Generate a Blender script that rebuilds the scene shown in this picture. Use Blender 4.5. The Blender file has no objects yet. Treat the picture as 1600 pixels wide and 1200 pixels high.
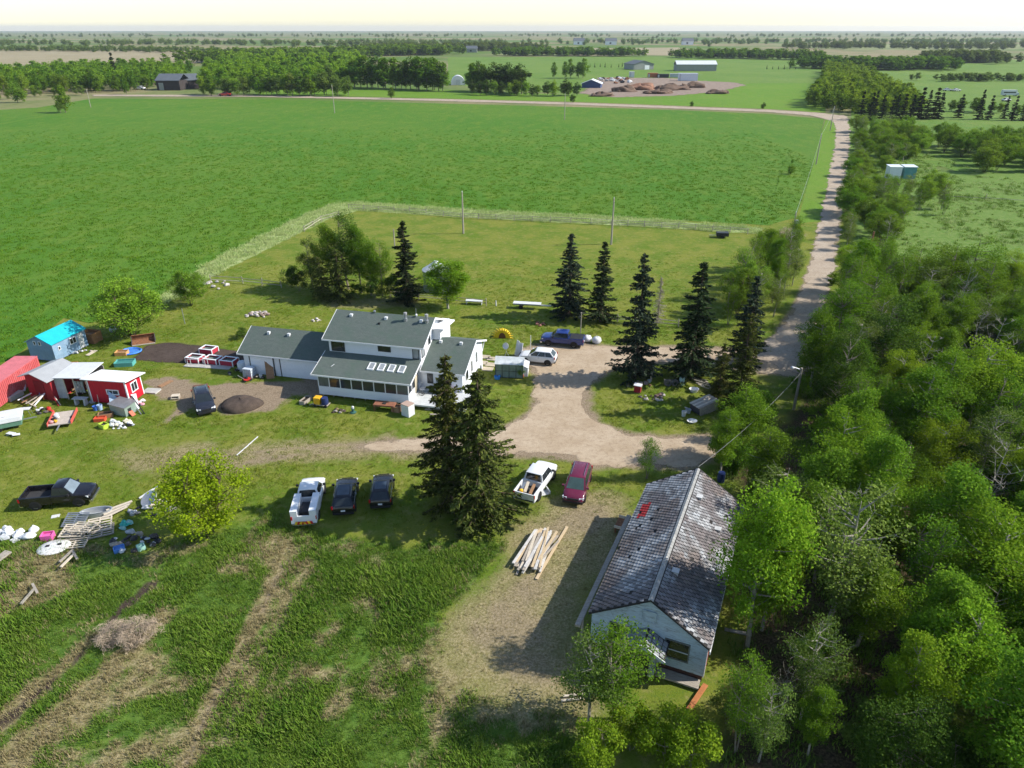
import bpy, bmesh, math, random
import numpy as np
from mathutils import Vector, Matrix

scn = bpy.context.scene
COL = scn.collection
rnd = random.Random(7)
R = math.radians

# ------------------------------------------------------------------ camera
CAM_H, FPX = 35.0, 1110.0            # metres above the yard, focal length for a 1600 px wide frame
TH = math.atan(555.0 / FPX)          # pitch below the horizon
cd = bpy.data.cameras.new('camera'); cam = bpy.data.objects.new('camera', cd); COL.objects.link(cam)
cam.location = (0, 0, CAM_H); cam.rotation_euler = (math.pi / 2 - TH, 0, 0)
cd.sensor_width = 36.0; cd.lens = 36.0 * FPX / 1600.0
cd.clip_start = 0.5; cd.clip_end = 60000
scn.camera = cam

# ------------------------------------------------------------------ sky, sun, exposure
SUN_EL, SUN_AZ = R(38), R(88)        # azimuth clockwise from +Y (camera heading)
w = bpy.data.worlds.new('World'); scn.world = w; w.use_nodes = True
nt = w.node_tree; nt.nodes.clear()
sky = nt.nodes.new('ShaderNodeTexSky'); sky.sky_type = 'NISHITA'; sky.sun_disc = False
sky.sun_elevation = SUN_EL; sky.sun_rotation = SUN_AZ
sky.air_density = 1.0; sky.dust_density = 0.6; sky.ozone_density = 1.0; sky.altitude = 600
bg = nt.nodes.new('ShaderNodeBackground'); bg.inputs['Strength'].default_value = 0.13
out = nt.nodes.new('ShaderNodeOutputWorld')
nt.links.new(sky.outputs[0], bg.inputs[0]); nt.links.new(bg.outputs[0], out.inputs[0])
sd = bpy.data.lights.new('sun', 'SUN'); sun = bpy.data.objects.new('sun', sd); COL.objects.link(sun)
sd.energy = 4.6; sd.angle = R(0.55); sd.color = (1.0, 0.95, 0.86)
sdir = Vector((math.cos(SUN_EL) * math.sin(SUN_AZ), math.cos(SUN_EL) * math.cos(SUN_AZ), math.sin(SUN_EL)))
sun.rotation_euler = (-sdir).to_track_quat('-Z', 'Y').to_euler(); sun.location = sdir * 200
vs = scn.view_settings
vs.view_transform = 'Standard'; vs.look = 'None'; vs.exposure = 0.6; vs.gamma = 1.0; vs.use_curve_mapping = False
scn.cycles.use_denoising = True
scn.cycles.use_adaptive_sampling = True; scn.cycles.adaptive_threshold = 0.02
scn.cycles.max_bounces = 5; scn.cycles.diffuse_bounces = 2; scn.cycles.glossy_bounces = 2
scn.cycles.transmission_bounces = 3; scn.cycles.transparent_max_bounces = 8; scn.cycles.volume_bounces = 0

# ------------------------------------------------------------------ photo pixel -> point on the ground (or at height z)
CT, ST = math.cos(TH), math.sin(TH)
def gp(px, py, z=0.0):
    u = (px - 800) / FPX; v = (py - 600) / FPX
    t = (z - CAM_H) / (-ST - v * CT)
    return Vector((u * t, (CT - v * ST) * t, z))
def hpx(py, y):                      # height of something at distance y whose top shows at row py
    v = (py - 600) / FPX
    return CAM_H + y * (-ST - v * CT) / (CT - v * ST)
def mpp(p):                          # metres per photo pixel at a point
    return (p.y * CT - (p.z - CAM_H) * ST) / FPX
def ang(a, b):
    return math.atan2(b.y - a.y, b.x - a.x)

# ------------------------------------------------------------------ materials
MATS = {}
def _new(name):
    m = bpy.data.materials.new(name); m.use_nodes = True; n = m.node_tree; n.nodes.clear()
    o = n.nodes.new('ShaderNodeOutputMaterial'); MATS[name] = m
    return m, n, o
def _n(nt, t, **kw):
    x = nt.nodes.new(t)
    for k, v in kw.items():
        if k.startswith('i_'):
            x.inputs[k[2:].replace('_', ' ')].default_value = v
        else:
            setattr(x, k, v)
    return x
def _mix(nt, fac, a, b, blend='MIX'):
    x = nt.nodes.new('ShaderNodeMix'); x.data_type = 'RGBA'; x.blend_type = blend
    for s, val in ((0, fac), (6, a), (7, b)):
        if hasattr(val, 'node'): nt.links.new(val, x.inputs[s])
        elif s == 0: x.inputs[0].default_value = val
        else: x.inputs[s].default_value = (*val, 1) if len(val) == 3 else val
    return x.outputs[2]
def _math(nt, op, a, b=0.0, c=None, clamp=False):
    x = nt.nodes.new('ShaderNodeMath'); x.operation = op; x.use_clamp = clamp
    for i, val in enumerate((a, b) if c is None else (a, b, c)):
        if hasattr(val, 'node'): nt.links.new(val, x.inputs[i])
        else: x.inputs[i].default_value = val
    return x.outputs[0]
def _sstep(nt, v, lo, hi):
    x = nt.nodes.new('ShaderNodeMapRange'); x.interpolation_type = 'SMOOTHSTEP'
    nt.links.new(v, x.inputs[0]); x.inputs[1].default_value = lo; x.inputs[2].default_value = hi
    return x.outputs[0]
def _noise(nt, vec, scale, detail=4.0, rough=0.6, dist=0.0):
    x = nt.nodes.new('ShaderNodeTexNoise'); nt.links.new(vec, x.inputs['Vector'])
    x.inputs['Scale'].default_value = scale; x.inputs['Detail'].default_value = detail
    x.inputs['Roughness'].default_value = rough; x.inputs['Distortion'].default_value = dist
    return x.outputs['Fac']
def _pos(nt): return nt.nodes.new('ShaderNodeNewGeometry').outputs['Position']
def _objc(nt): return nt.nodes.new('ShaderNodeTexCoord').outputs['Object']
def _scale(nt, vec, s):
    x = nt.nodes.new('ShaderNodeMapping'); nt.links.new(vec, x.inputs[0]); x.inputs['Scale'].default_value = s
    return x.outputs[0]
def _attr(nt, name):
    x = nt.nodes.new('ShaderNodeAttribute'); x.attribute_name = name
    return x.outputs['Fac']
def _princ(nt, o, col, rough=0.8, metal=0.0, spec=0.3, height=None, hs=0.3, hd=0.05, coat=0.0):
    p = nt.nodes.new('ShaderNodeBsdfPrincipled')
    if hasattr(col, 'node'): nt.links.new(col, p.inputs['Base Color'])
    else: p.inputs['Base Color'].default_value = (*col, 1)
    if hasattr(rough, 'node'): nt.links.new(rough, p.inputs['Roughness'])
    else: p.inputs['Roughness'].default_value = rough
    p.inputs['Metallic'].default_value = metal; p.inputs['Specular IOR Level'].default_value = spec
    p.inputs['Coat Weight'].default_value = coat; p.inputs['Coat Roughness'].default_value = 0.06
    if height is not None:
        b = nt.nodes.new('ShaderNodeBump'); b.inputs['Strength'].default_value = hs; b.inputs['Distance'].default_value = hd
        nt.links.new(height, b.inputs['Height']); nt.links.new(b.outputs[0], p.inputs['Normal'])
    nt.links.new(p.outputs[0], o.inputs[0])
    return p
def mat(name, col, rough=0.8, var=0.18, scale=3.0, metal=0.0, spec=0.3, bump=0.0, coat=0.0, dirt=None, dirt_amt=0.0, grain=None):
    """base colour with two scales of wear; dirt = a second colour in blotches; grain = stretch of the pattern"""
    if name in MATS: return MATS[name]
    m, n, o = _new(name)
    c = _objc(n)
    if grain: c = _scale(n, c, grain)
    f = _noise(n, c, scale, 5, 0.65)
    g = _noise(n, c, scale * 7.3, 3, 0.6)
    ff = _math(n, 'ADD', _math(n, 'MULTIPLY', f, 0.6), _math(n, 'MULTIPLY', g, 0.4))
    lo = tuple(x * (1 - var) for x in col); hi = tuple(min(1, x * (1 + var)) for x in col)
    cc = _mix(n, _sstep(n, ff, 0.3, 0.7), lo, hi)
    if dirt is not None:
        k = _noise(n, c, scale * 0.8, 6, 0.7)
        cc = _mix(n, _math(n, 'MULTIPLY', _sstep(n, k, 0.5, 0.68), dirt_amt), cc, dirt)
    _princ(n, o, cc, rough, metal, spec, ff if bump else None, bump, 0.03, coat)
    return m
def paint(name, col, rough=0.28):
    if name in MATS: return MATS[name]
    m, n, o = _new(name)
    f = _noise(n, _objc(n), 2.2, 5, 0.7)
    dust = tuple(0.88 * x + 0.12 * y for x, y in zip(col, (0.3, 0.26, 0.2)))
    cc = _mix(n, _math(n, 'MULTIPLY', _sstep(n, f, 0.35, 0.8), 0.35), col, dust)
    r = _math(n, 'ADD', _math(n, 'MULTIPLY', f, 0.2), rough - 0.14)
    _princ(n, o, cc, r, 0.0, 0.5, coat=0.35)
    return m
def leafmat(name, dark, light, trans=0.3, tip=None):
    if name in MATS: return MATS[name]
    m, n, o = _new(name)
    gi = n.nodes.new('ShaderNodeNewGeometry'); oi = n.nodes.new('ShaderNodeObjectInfo')
    f = _math(n, 'ADD', _math(n, 'MULTIPLY', gi.outputs['Random Per Island'], 0.5),
              _math(n, 'MULTIPLY', _noise(n, gi.outputs['Position'], 0.55, 3, 0.6), 0.5))
    c = _mix(n, _sstep(n, f, 0.2, 0.8), dark, light)
    hs = n.nodes.new('ShaderNodeHueSaturation'); n.links.new(c, hs.inputs['Color'])
    n.links.new(_math(n, 'ADD', _math(n, 'MULTIPLY', oi.outputs['Random'], 0.03), 0.488), hs.inputs['Hue'])
    n.links.new(_math(n, 'ADD', _math(n, 'MULTIPLY', _math(n, 'FRACT', _math(n, 'MULTIPLY', oi.outputs['Random'], 7.31)), 0.45), 0.75), hs.inputs['Value'])
    d = n.nodes.new('ShaderNodeBsdfDiffuse'); t = n.nodes.new('ShaderNodeBsdfTranslucent'); mx = n.nodes.new('ShaderNodeMixShader')
    n.links.new(hs.outputs[0], d.inputs[0])
    tc = _mix(n, 0.5, hs.outputs[0], tuple(min(1, x * 1.5) for x in light)); n.links.new(tc, t.inputs[0])
    mx.inputs[0].default_value = trans
    n.links.new(d.outputs[0], mx.inputs[1]); n.links.new(t.outputs[0], mx.inputs[2]); n.links.new(mx.outputs[0], o.inputs[0])
    return m
def glassmat(name='window_glass', col=(0.015, 0.02, 0.025), rough=0.06):
    if name in MATS: return MATS[name]
    m, n, o = _new(name)
    f = _noise(n, _objc(n), 1.3, 3)
    cc = _mix(n, f, tuple(x * 0.5 for x in col), tuple(x * 1.6 for x in col))
    _princ(n, o, cc, rough, 0.0, 0.6)
    return m
def siding(name, col, pitch=0.2, var=0.06, hs=0.6, peel=None, peel_amt=0.0):
    """horizontal lap boards: a saw-tooth relief up the wall"""
    if name in MATS: return MATS[name]
    m, n, o = _new(name)
    c = _objc(n); sx = n.nodes.new('ShaderNodeSeparateXYZ'); n.links.new(c, sx.inputs[0])
    saw = _math(n, 'FRACT', _math(n, 'DIVIDE', sx.outputs[2], pitch))
    f = _noise(n, c, 0.9, 5, 0.65)
    cc = _mix(n, f, tuple(x * (1 - var) for x in col), tuple(min(1, x * (1 + var)) for x in col))
    line = _sstep(n, saw, 0.12, 0.0)
    cc = _mix(n, _math(n, 'MULTIPLY', line, 0.35), cc, tuple(x * 0.45 for x in col))
    _princ(n, o, cc, 0.55, 0, 0.3, _math(n, 'SUBTRACT', 1.0, saw), hs, 0.02)
    return m
def shingled(name, a, b, c3):
    """asphalt shingles too small to pick apart: courses, tabs and mottling"""
    if name in MATS: return MATS[name]
    m, n, o = _new(name)
    c = _objc(n)
    br = n.nodes.new('ShaderNodeTexBrick'); n.links.new(c, br.inputs['Vector'])
    br.inputs['Scale'].default_value = 1.0; br.inputs['Brick Width'].default_value = 0.33; br.inputs['Row Height'].default_value = 0.14
    br.inputs['Mortar Size'].default_value = 0.006; br.inputs['Color1'].default_value = (*a, 1); br.inputs['Color2'].default_value = (*b, 1)
    br.inputs['Mortar'].default_value = (*[x * 0.5 for x in a], 1); br.inputs['Bias'].default_value = 0.0
    big = _noise(n, c, 0.5, 5, 0.7); fine = _noise(n, c, 22, 3, 0.7)
    cc = _mix(n, _sstep(n, big, 0.42, 0.75), br.outputs['Color'], c3)
    cc = _mix(n, _math(n, 'MULTIPLY', _sstep(n, fine, 0.4, 0.65), 0.35), cc, tuple(x * 1.9 for x in a))
    _princ(n, o, cc, 0.9, 0, 0.2, fine, 0.4, 0.02)
    return m

# ------------------------------------------------------------------ mesh building
class MB:
    def __init__(s): s.v = []; s.f = []; s.m = []
    def add(s, vs, fs, mi=0):
        b = len(s.v); s.v += [tuple(x) for x in vs]
        for f in fs: s.f.append(tuple(b + i for i in f)); s.m.append(mi)
        return s
    def box(s, x0, x1, y0, y1, z0, z1, mi=0):
        return s.add([(x0, y0, z0), (x1, y0, z0), (x1, y1, z0), (x0, y1, z0), (x0, y0, z1), (x1, y0, z1), (x1, y1, z1), (x0, y1, z1)],
                     [(3, 2, 1, 0), (4, 5, 6, 7), (0, 1, 5, 4), (1, 2, 6, 5), (2, 3, 7, 6), (3, 0, 4, 7)], mi)
    def hexa(s, p, mi=0):            # 8 points: bottom loop then top loop
        return s.add(p, [(3, 2, 1, 0), (4, 5, 6, 7), (0, 1, 5, 4), (1, 2, 6, 5), (2, 3, 7, 6), (3, 0, 4, 7)], mi)
    def prism(s, poly, a, b, axis='x', mi=0):   # poly in the plane normal to axis, extruded from a to b
        n = len(poly)
        def pt(p, t):
            return (t, p[0], p[1]) if axis == 'x' else (p[0], t, p[1]) if axis == 'y' else (p[0], p[1], t)
        vs = [pt(p, a) for p in poly] + [pt(p, b) for p in poly]
        fs = [tuple(range(n))[::-1], tuple(range(n, 2 * n))] + [(i, (i + 1) % n, n + (i + 1) % n, n + i) for i in range(n)]
        return s.add(vs, fs, mi)
    def tube(s, pts, rad, sides=6, mi=0, cap=True):
        pts = [Vector(p) for p in pts]; rr = rad if isinstance(rad, (list, tuple)) else [rad] * len(pts)
        vs = []
        for i, p in enumerate(pts):
            d = (pts[min(i + 1, len(pts) - 1)] - pts[max(i - 1, 0)])
            d = d.normalized() if d.length > 1e-9 else Vector((0, 0, 1))
            a = d.orthogonal().normalized(); b = d.cross(a)
            for k in range(sides):
                t = 2 * math.pi * k / sides
                vs.append(p + (a * math.cos(t) + b * math.sin(t)) * rr[i])
        fs = []
        for i in range(len(pts) - 1):
            # keep neighbouring rings aligned
            for k in range(sides):
                k2 = (k + 1) % sides
                fs.append((i * sides + k, i * sides + k2, (i + 1) * sides + k2, (i + 1) * sides + k))
        if cap:
            fs.append(tuple(range(sides))[::-1]); fs.append(tuple(range((len(pts) - 1) * sides, len(pts) * sides)))
        return s.add(vs, fs, mi)
    def lathe(s, prof, c=(0, 0, 0), sides=16, mi=0, sx=1.0, sy=1.0, cap=True):
        vs = []; n = len(prof)
        for r, z in prof:
            for k in range(sides):
                t = 2 * math.pi * k / sides
                vs.append((c[0] + r * sx * math.cos(t), c[1] + r * sy * math.sin(t), c[2] + z))
        fs = []
        for i in range(n - 1):
            for k in range(sides):
                k2 = (k + 1) % sides
                fs.append((i * sides + k, i * sides + k2, (i + 1) * sides + k2, (i + 1) * sides + k))
        if cap:
            fs.append(tuple(range(sides))[::-1]); fs.append(tuple(range((n - 1) * sides, n * sides)))
        return s.add(vs, fs, mi)
    def bar(s, a, b, w, h, mi=0):    # a plank from a to b: w across, h thick
        a = Vector(a); b = Vector(b); d = (b - a).normalized()
        up = Vector((0, 0, 1)) if abs(d.z) < 0.95 else Vector((0, 1, 0))
        sd_ = d.cross(up).normalized() * (w / 2); u = sd_.cross(d).normalized() * (h / 2)
        return s.hexa([a - sd_ - u, a + sd_ - u, b + sd_ - u, b - sd_ - u, a - sd_ + u, a + sd_ + u, b + sd_ + u, b - sd_ + u], mi)
    def blob(s, c, r, seed=0, amp=0.25, nu=10, nv=7, mi=0, flat=True):
        q = random.Random(seed); ph = [q.uniform(0, 6.28) for _ in range(6)]
        vs = []; rx, ry, rz = r
        for j in range(nv + 1):
            th = math.pi * j / nv
            for i in range(nu):
                t = 2 * math.pi * i / nu
                k = 1 + amp * (math.sin(2 * t + ph[0] + th) * 0.5 + math.sin(3 * t + ph[1] - 2 * th) * 0.4 + math.sin(5 * th + ph[2] + t) * 0.35) + q.uniform(-amp, amp) * 0.25
                z = c[2] + rz * k * math.cos(th)
                vs.append((c[0] + rx * k * math.sin(th) * math.cos(t), c[1] + ry * k * math.sin(th) * math.sin(t), max(z, c[2] - rz * 0.5) if flat else z))
        fs = [(j * nu + i, (j + 1) * nu + i, (j + 1) * nu + (i + 1) % nu, j * nu + (i + 1) % nu) for j in range(nv) for i in range(nu)]
        return s.add(vs, fs, mi)
    def mesh(s, name, mats, smooth=None):
        me = bpy.data.meshes.new(name); me.from_pydata(s.v, [], s.f)
        mats = mats if isinstance(mats, (list, tuple)) else [mats]
        for m_ in mats: me.materials.append(m_)
        if len(mats) > 1: me.polygons.foreach_set('material_index', s.m)
        bm = bmesh.new(); bm.from_mesh(me); bmesh.ops.recalc_face_normals(bm, faces=bm.faces); bm.to_mesh(me); bm.free()
        if smooth:
            me.polygons.foreach_set('use_smooth', [True] * len(me.polygons)); me.set_sharp_from_angle(angle=R(smooth))
        me.update()
        return me
    def build(s, name, mats, parent=None, smooth=None):
        return link(name, s.mesh(name, mats, smooth), parent)
def link(name, me, parent=None):
    o = bpy.data.objects.new(name, me); COL.objects.link(o)
    if parent is not None: o.parent = parent
    return o
def tag(o, label=None, cat=None, group=None, kind=None):
    if label: o['label'] = label
    if cat: o['category'] = cat
    if group: o['group'] = group
    if kind: o['kind'] = kind
    return o
def thing(name, label, cat, loc=(0, 0, 0), rz=0.0, group=None):
    o = bpy.data.objects.new(name, None); COL.objects.link(o); o.empty_display_size = 0.3
    o.location = loc; o.rotation_euler = (0, 0, rz)
    return tag(o, label, cat, group)
def lone(mb, name, mats, label, cat, loc=(0, 0, 0), rz=0.0, group=None, smooth=None):
    o = mb.build(name, mats, None, smooth); o.location = loc; o.rotation_euler = (0, 0, rz)
    return tag(o, label, cat, group)
def copy_tree(o, parent=None):
    c = o.copy(); COL.objects.link(c); c.parent = parent
    for ch in o.children: copy_tree(ch, c)
    return c
def npmesh(name, V, Fq, mats, smooth=False):
    me = bpy.data.meshes.new(name); nv, nf = len(V), len(Fq); k = Fq.shape[1]
    me.vertices.add(nv); me.vertices.foreach_set('co', np.ascontiguousarray(V, dtype=np.float32).ravel())
    me.loops.add(nf * k); me.loops.foreach_set('vertex_index', np.ascontiguousarray(Fq, dtype=np.int32).ravel())
    me.polygons.add(nf); me.polygons.foreach_set('loop_start', np.arange(0, nf * k, k, dtype=np.int32))
    me.update(calc_edges=True)
    for m_ in (mats if isinstance(mats, (list, tuple)) else [mats]): me.materials.append(m_)
    if smooth: me.polygons.foreach_set('use_smooth', np.ones(nf, dtype=bool))
    return me

# ================================================================== GROUND
def poly_sd(P, poly):
    """signed distance (positive inside) of points P (N,2) to a polygon"""
    poly = np.array(poly, dtype=float); N = len(poly)
    d2 = np.full(len(P), 1e18); inside = np.zeros(len(P), dtype=bool)
    for i in range(N):
        a = poly[i]; b = poly[(i + 1) % N]; e = b - a
        wv = P - a; t = np.clip((wv @ e) / max(e @ e, 1e-9), 0, 1)
        q = wv - t[:, None] * e; d2 = np.minimum(d2, (q * q).sum(1))
        c1 = (a[1] <= P[:, 1]) != (b[1] <= P[:, 1])
        with np.errstate(divide='ignore', invalid='ignore'):
            xi = a[0] + (P[:, 1] - a[1]) * e[0] / (e[1] if abs(e[1]) > 1e-9 else 1e-9)
        inside ^= c1 & (P[:, 0] < xi)
    d = np.sqrt(d2)
    return np.where(inside, d, -d)
def line_d(P, line):
    line = np.array(line, dtype=float); d2 = np.full(len(P), 1e18)
    for a, b in zip(line[:-1], line[1:]):
        e = b - a; wv = P - a; t = np.clip((wv @ e) / max(e @ e, 1e-9), 0, 1)
        q = wv - t[:, None] * e; d2 = np.minimum(d2, (q * q).sum(1))
    return np.sqrt(d2)
def PX(*pts): return [tuple(gp(*p)[:2]) for p in pts]

_rs = np.random.RandomState(5)
_perm = _rs.rand(256, 256)
def vnoise(P, s):
    x = P[:, 0] / s; y = P[:, 1] / s; xi = np.floor(x).astype(int); yi = np.floor(y).astype(int)
    fx = x - xi; fy = y - yi; fx = fx * fx * (3 - 2 * fx); fy = fy * fy * (3 - 2 * fy)
    g = lambda i, j: _perm[(xi + i) % 256, (yi + j) % 256]
    return (g(0, 0) * (1 - fx) + g(1, 0) * fx) * (1 - fy) + (g(0, 1) * (1 - fx) + g(1, 1) * fx) * fy
def sst(x, lo, hi):
    t = np.clip((x - lo) / (hi - lo), 0, 1); return t * t * (3 - 2 * t)

DRIVE = PX((1240, 553), (1180, 548), (1100, 545), (1020, 543), (930, 540), (868, 536), (815, 545), (805, 562), (832, 576), (840, 600), (834, 640),
           (800, 664), (720, 679), (660, 686), (600, 692), (560, 695), (560, 699), (620, 701), (690, 702), (800, 706), (880, 712), (930, 728),
           (1000, 728), (1080, 728), (1140, 700), (1105, 678), (1040, 684), (985, 680), (938, 664), (914, 640), (912, 606), (945, 578), (1020, 566), (1100, 568), (1180, 580), (1250, 590))
ROAD_L = [(1180, 560), (1214, 518), (1240, 480), (1266, 413), (1279, 360), (1305, 227), (1306, 200), (1300, 187)]
ROAD_R = [(1262, 590), (1275, 520), (1291, 470), (1303, 413), (1311, 360), (1327, 227), (1328, 198), (1322, 185)]
ROAD = PX(*ROAD_L) + PX((1270, 180.5), (1200, 174.5), (900, 163.5), (700, 157.5), (400, 151), (145, 150)) + PX((145, 148.2), (400, 149), (700, 155.3), (900, 161), (1200, 172), (1275, 177), (1310, 180)) + PX(*ROAD_R)[::-1]
WORK = PX((800, 830), (860, 800), (950, 780), (985, 800), (960, 850), (925, 930), (900, 1030), (890, 1088), (830, 1092), (760, 1085), (690, 1000), (700, 955), (760, 920), (800, 880))
GARDEN = PX((205, 562), (232, 540), (262, 535), (330, 543), (402, 556), (385, 573), (340, 570), (285, 568))
FOREST = PX((1316, 455), (1600, 480), (1900, 560), (2100, 1240), (1112, 1240), (1140, 1090), (1160, 960), (1172, 800), (1152, 750), (1110, 742), (1165, 708), (1238, 650), (1288, 570), (1306, 510))
FIELD = [tuple(gp(*p)[:2]) for p in ((-900, 250), (-300, 190), (60, 168), (145, 154), (400, 155), (700, 162), (1000, 170), (1200, 178), (1288, 186), (1281, 215), (1262, 290), (1243, 340), (1200, 352), (1000, 341), (760, 329), (560, 316),
         (520, 319), (470, 338), (400, 373), (320, 413), (250, 462), (212, 484), (140, 505), (100, 497), (20, 560), (-200, 640))]
LUSH = PX((-300, 860), (60, 840), (160, 850), (240, 860), (330, 835), (420, 800), (450, 830), (640, 850), (770, 835), (800, 860), (740, 920), (690, 960), (700, 1020), (750, 1080), (900, 1100), (920, 1240), (-300, 1240))
DIRT_G = PX((215, 595), (260, 588), (330, 600), (400, 598), (505, 592), (505, 618), (455, 622), (430, 640), (380, 650), (340, 640), (300, 640), (262, 660), (270, 630), (240, 612))
DRYROAD = PX((300, 700), (560, 690), (700, 680), (800, 665), (830, 690), (840, 705), (700, 706), (560, 712), (420, 725), (330, 735), (200, 730), (190, 712))
YARD = PX((330, 430), (560, 322), (1165, 362), (1240, 345), (1200, 560), (1100, 720), (980, 800), (680, 840), (430, 800), (250, 820), (-200, 830), (-200, 600), (20, 565), (215, 490))
RIGHT = PX((1330, 190), (1900, 260), (2100, 560), (1600, 480), (1316, 455))
BAND = PX((1190, 356), (1000, 341), (760, 329), (560, 316), (520, 319), (470, 338), (400, 373), (320, 413), (250, 462), (262, 474), (330, 433), (410, 393), (480, 359), (515, 342), (560, 329), (760, 342), (1000, 354), (1190, 366))
RUTS = [PX((330, 716), (450, 700), (560, 694), (660, 690)), PX((350, 728), (470, 710), (560, 703), (660, 698))]
TRACK1 = PX((448, 850), (425, 920), (392, 985), (352, 1060), (312, 1140), (280, 1210)); TRACK2 = PX((480, 880), (440, 950), (412, 1005), (385, 1070), (360, 1140))
DITCH = PX((236, 912), (205, 940), (160, 985), (120, 1030), (60, 1085), (-20, 1150)); BANK = PX((255, 960), (215, 1010), (160, 1060), (95, 1115), (30, 1180))
BANK2 = PX((140, 1000), (90, 1050), (20, 1110), (-40, 1170))

def masks(P):
    big = vnoise(P, 6.0); mid = vnoise(P + 31, 2.1); fin = vnoise(P + 77, 0.8); n = 0.5 * big + 0.3 * mid + 0.2 * fin
    jit = (mid - 0.5) * 1.0 + (fin - 0.5) * 0.5
    o = {}
    sd_d = poly_sd(P, DRIVE) + jit * 0.8
    work = poly_sd(P, WORK) + jit * 1.8 + (big - .5) * 4.5
    yard = sst(poly_sd(P, YARD), -1.0, 2.0)
    lush = sst(poly_sd(P, LUSH) + jit, -0.5, 1.2)
    tr1 = line_d(P, TRACK1) + jit * 0.3; tr2 = line_d(P, TRACK2) + jit * 0.8
    ditch = line_d(P, DITCH) + jit * 0.6; bank = line_d(P, BANK) + jit * 1.2; bank2 = line_d(P, BANK2) + jit * 0.9
    dry = np.maximum.reduce([sst(work, -3.2, 1.4) * 0.74, sst(-tr1, -1.0, -0.4), sst(-tr2, -0.8, -0.3) * 0.75, sst(-bank, -1.5, -0.5) * 0.95, sst(-bank2, -1.0, -0.3) * 0.9,
                             sst(n, 0.54, 0.7) * lush * 0.8,
                             sst(poly_sd(P, DRYROAD) + jit * 2, -2.5, 1.2) * 0.75,
                             sst(poly_sd(P, PX((0, 862), (60, 850), (120, 880), (110, 925), (40, 950), (-60, 930))) + jit * 1.5, -1.0, 1.0) * 0.8,
                             sst(poly_sd(P, PX((480, 850), (560, 850), (620, 900), (640, 990), (560, 960), (520, 900))) + jit * 3, -1.0, 2.0) * 0.65 * sst(n, 0.4, 0.6),
                             sst(poly_sd(P, PX((500, 470), (640, 465), (660, 480), (520, 482))) + jit, -1.5, 0.8) * 0.6])
    dirt = np.maximum.reduce([sst(sd_d, -1.6, 0.2) * 0.85, sst(work, 0.5, 3.0) * 0.55 * sst(n, 0.35, 0.6), sst(-tr1, -0.35, -0.1) * 0.6, sst(poly_sd(P, DIRT_G) + jit * 1.2, -0.6, 0.8),
                              sst(poly_sd(P, ROAD) + jit * 0.5, -0.8, 0.2) * 0.7])
    soil = np.maximum(sst(poly_sd(P, GARDEN) + jit * 0.4, -0.5, 0.3), sst(-ditch, -0.5, -0.1) * 0.85)
    forest = sst(poly_sd(P, FOREST) + jit, -1.5, 1.5)
    clear = sst(-line_d(P, PX((1190, 985), (1210, 1060))) + jit, -3.0, -1.0)
    right = sst(poly_sd(P, RIGHT), -1, 3)
    o['band'] = sst(poly_sd(P, BAND) + jit * .5, -.4, .6)
    rut = np.minimum(line_d(P, RUTS[0]), line_d(P, RUTS[1])) + jit * .8; dirt = np.maximum(dirt, sst(-rut, -1.0, -.1) * .6)
    o['dry'] = np.clip(dry, 0, 1); o['dirt'] = np.clip(dirt, 0, 1); o['soil'] = np.clip(soil, 0, 1)
    o['lush'] = lush * (1 - sst(work, -0.5, 0.6)) ; o['litter'] = np.clip(forest, 0, 1); o['yard'] = yard; o['pasture'] = right
    return o

def grid(x0, x1, y0, y1, step):
    xs = np.arange(x0, x1 + step * 0.5, step); ys = np.arange(y0, y1 + step * 0.5, step)
    X, Y = np.meshgrid(xs, ys); nx, ny = len(xs), len(ys)
    P = np.stack([X.ravel(), Y.ravel()], 1); i = np.arange(nx * ny).reshape(ny, nx)
    Q = np.stack([i[:-1, :-1].ravel(), i[:-1, 1:].ravel(), i[1:, 1:].ravel(), i[1:, :-1].ravel()], 1)
    return P, Q
def addattr(me, name, vals):
    a = me.attributes.new(name, 'FLOAT', 'POINT'); a.data.foreach_set('value', np.ascontiguousarray(vals, dtype=np.float32))

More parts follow.
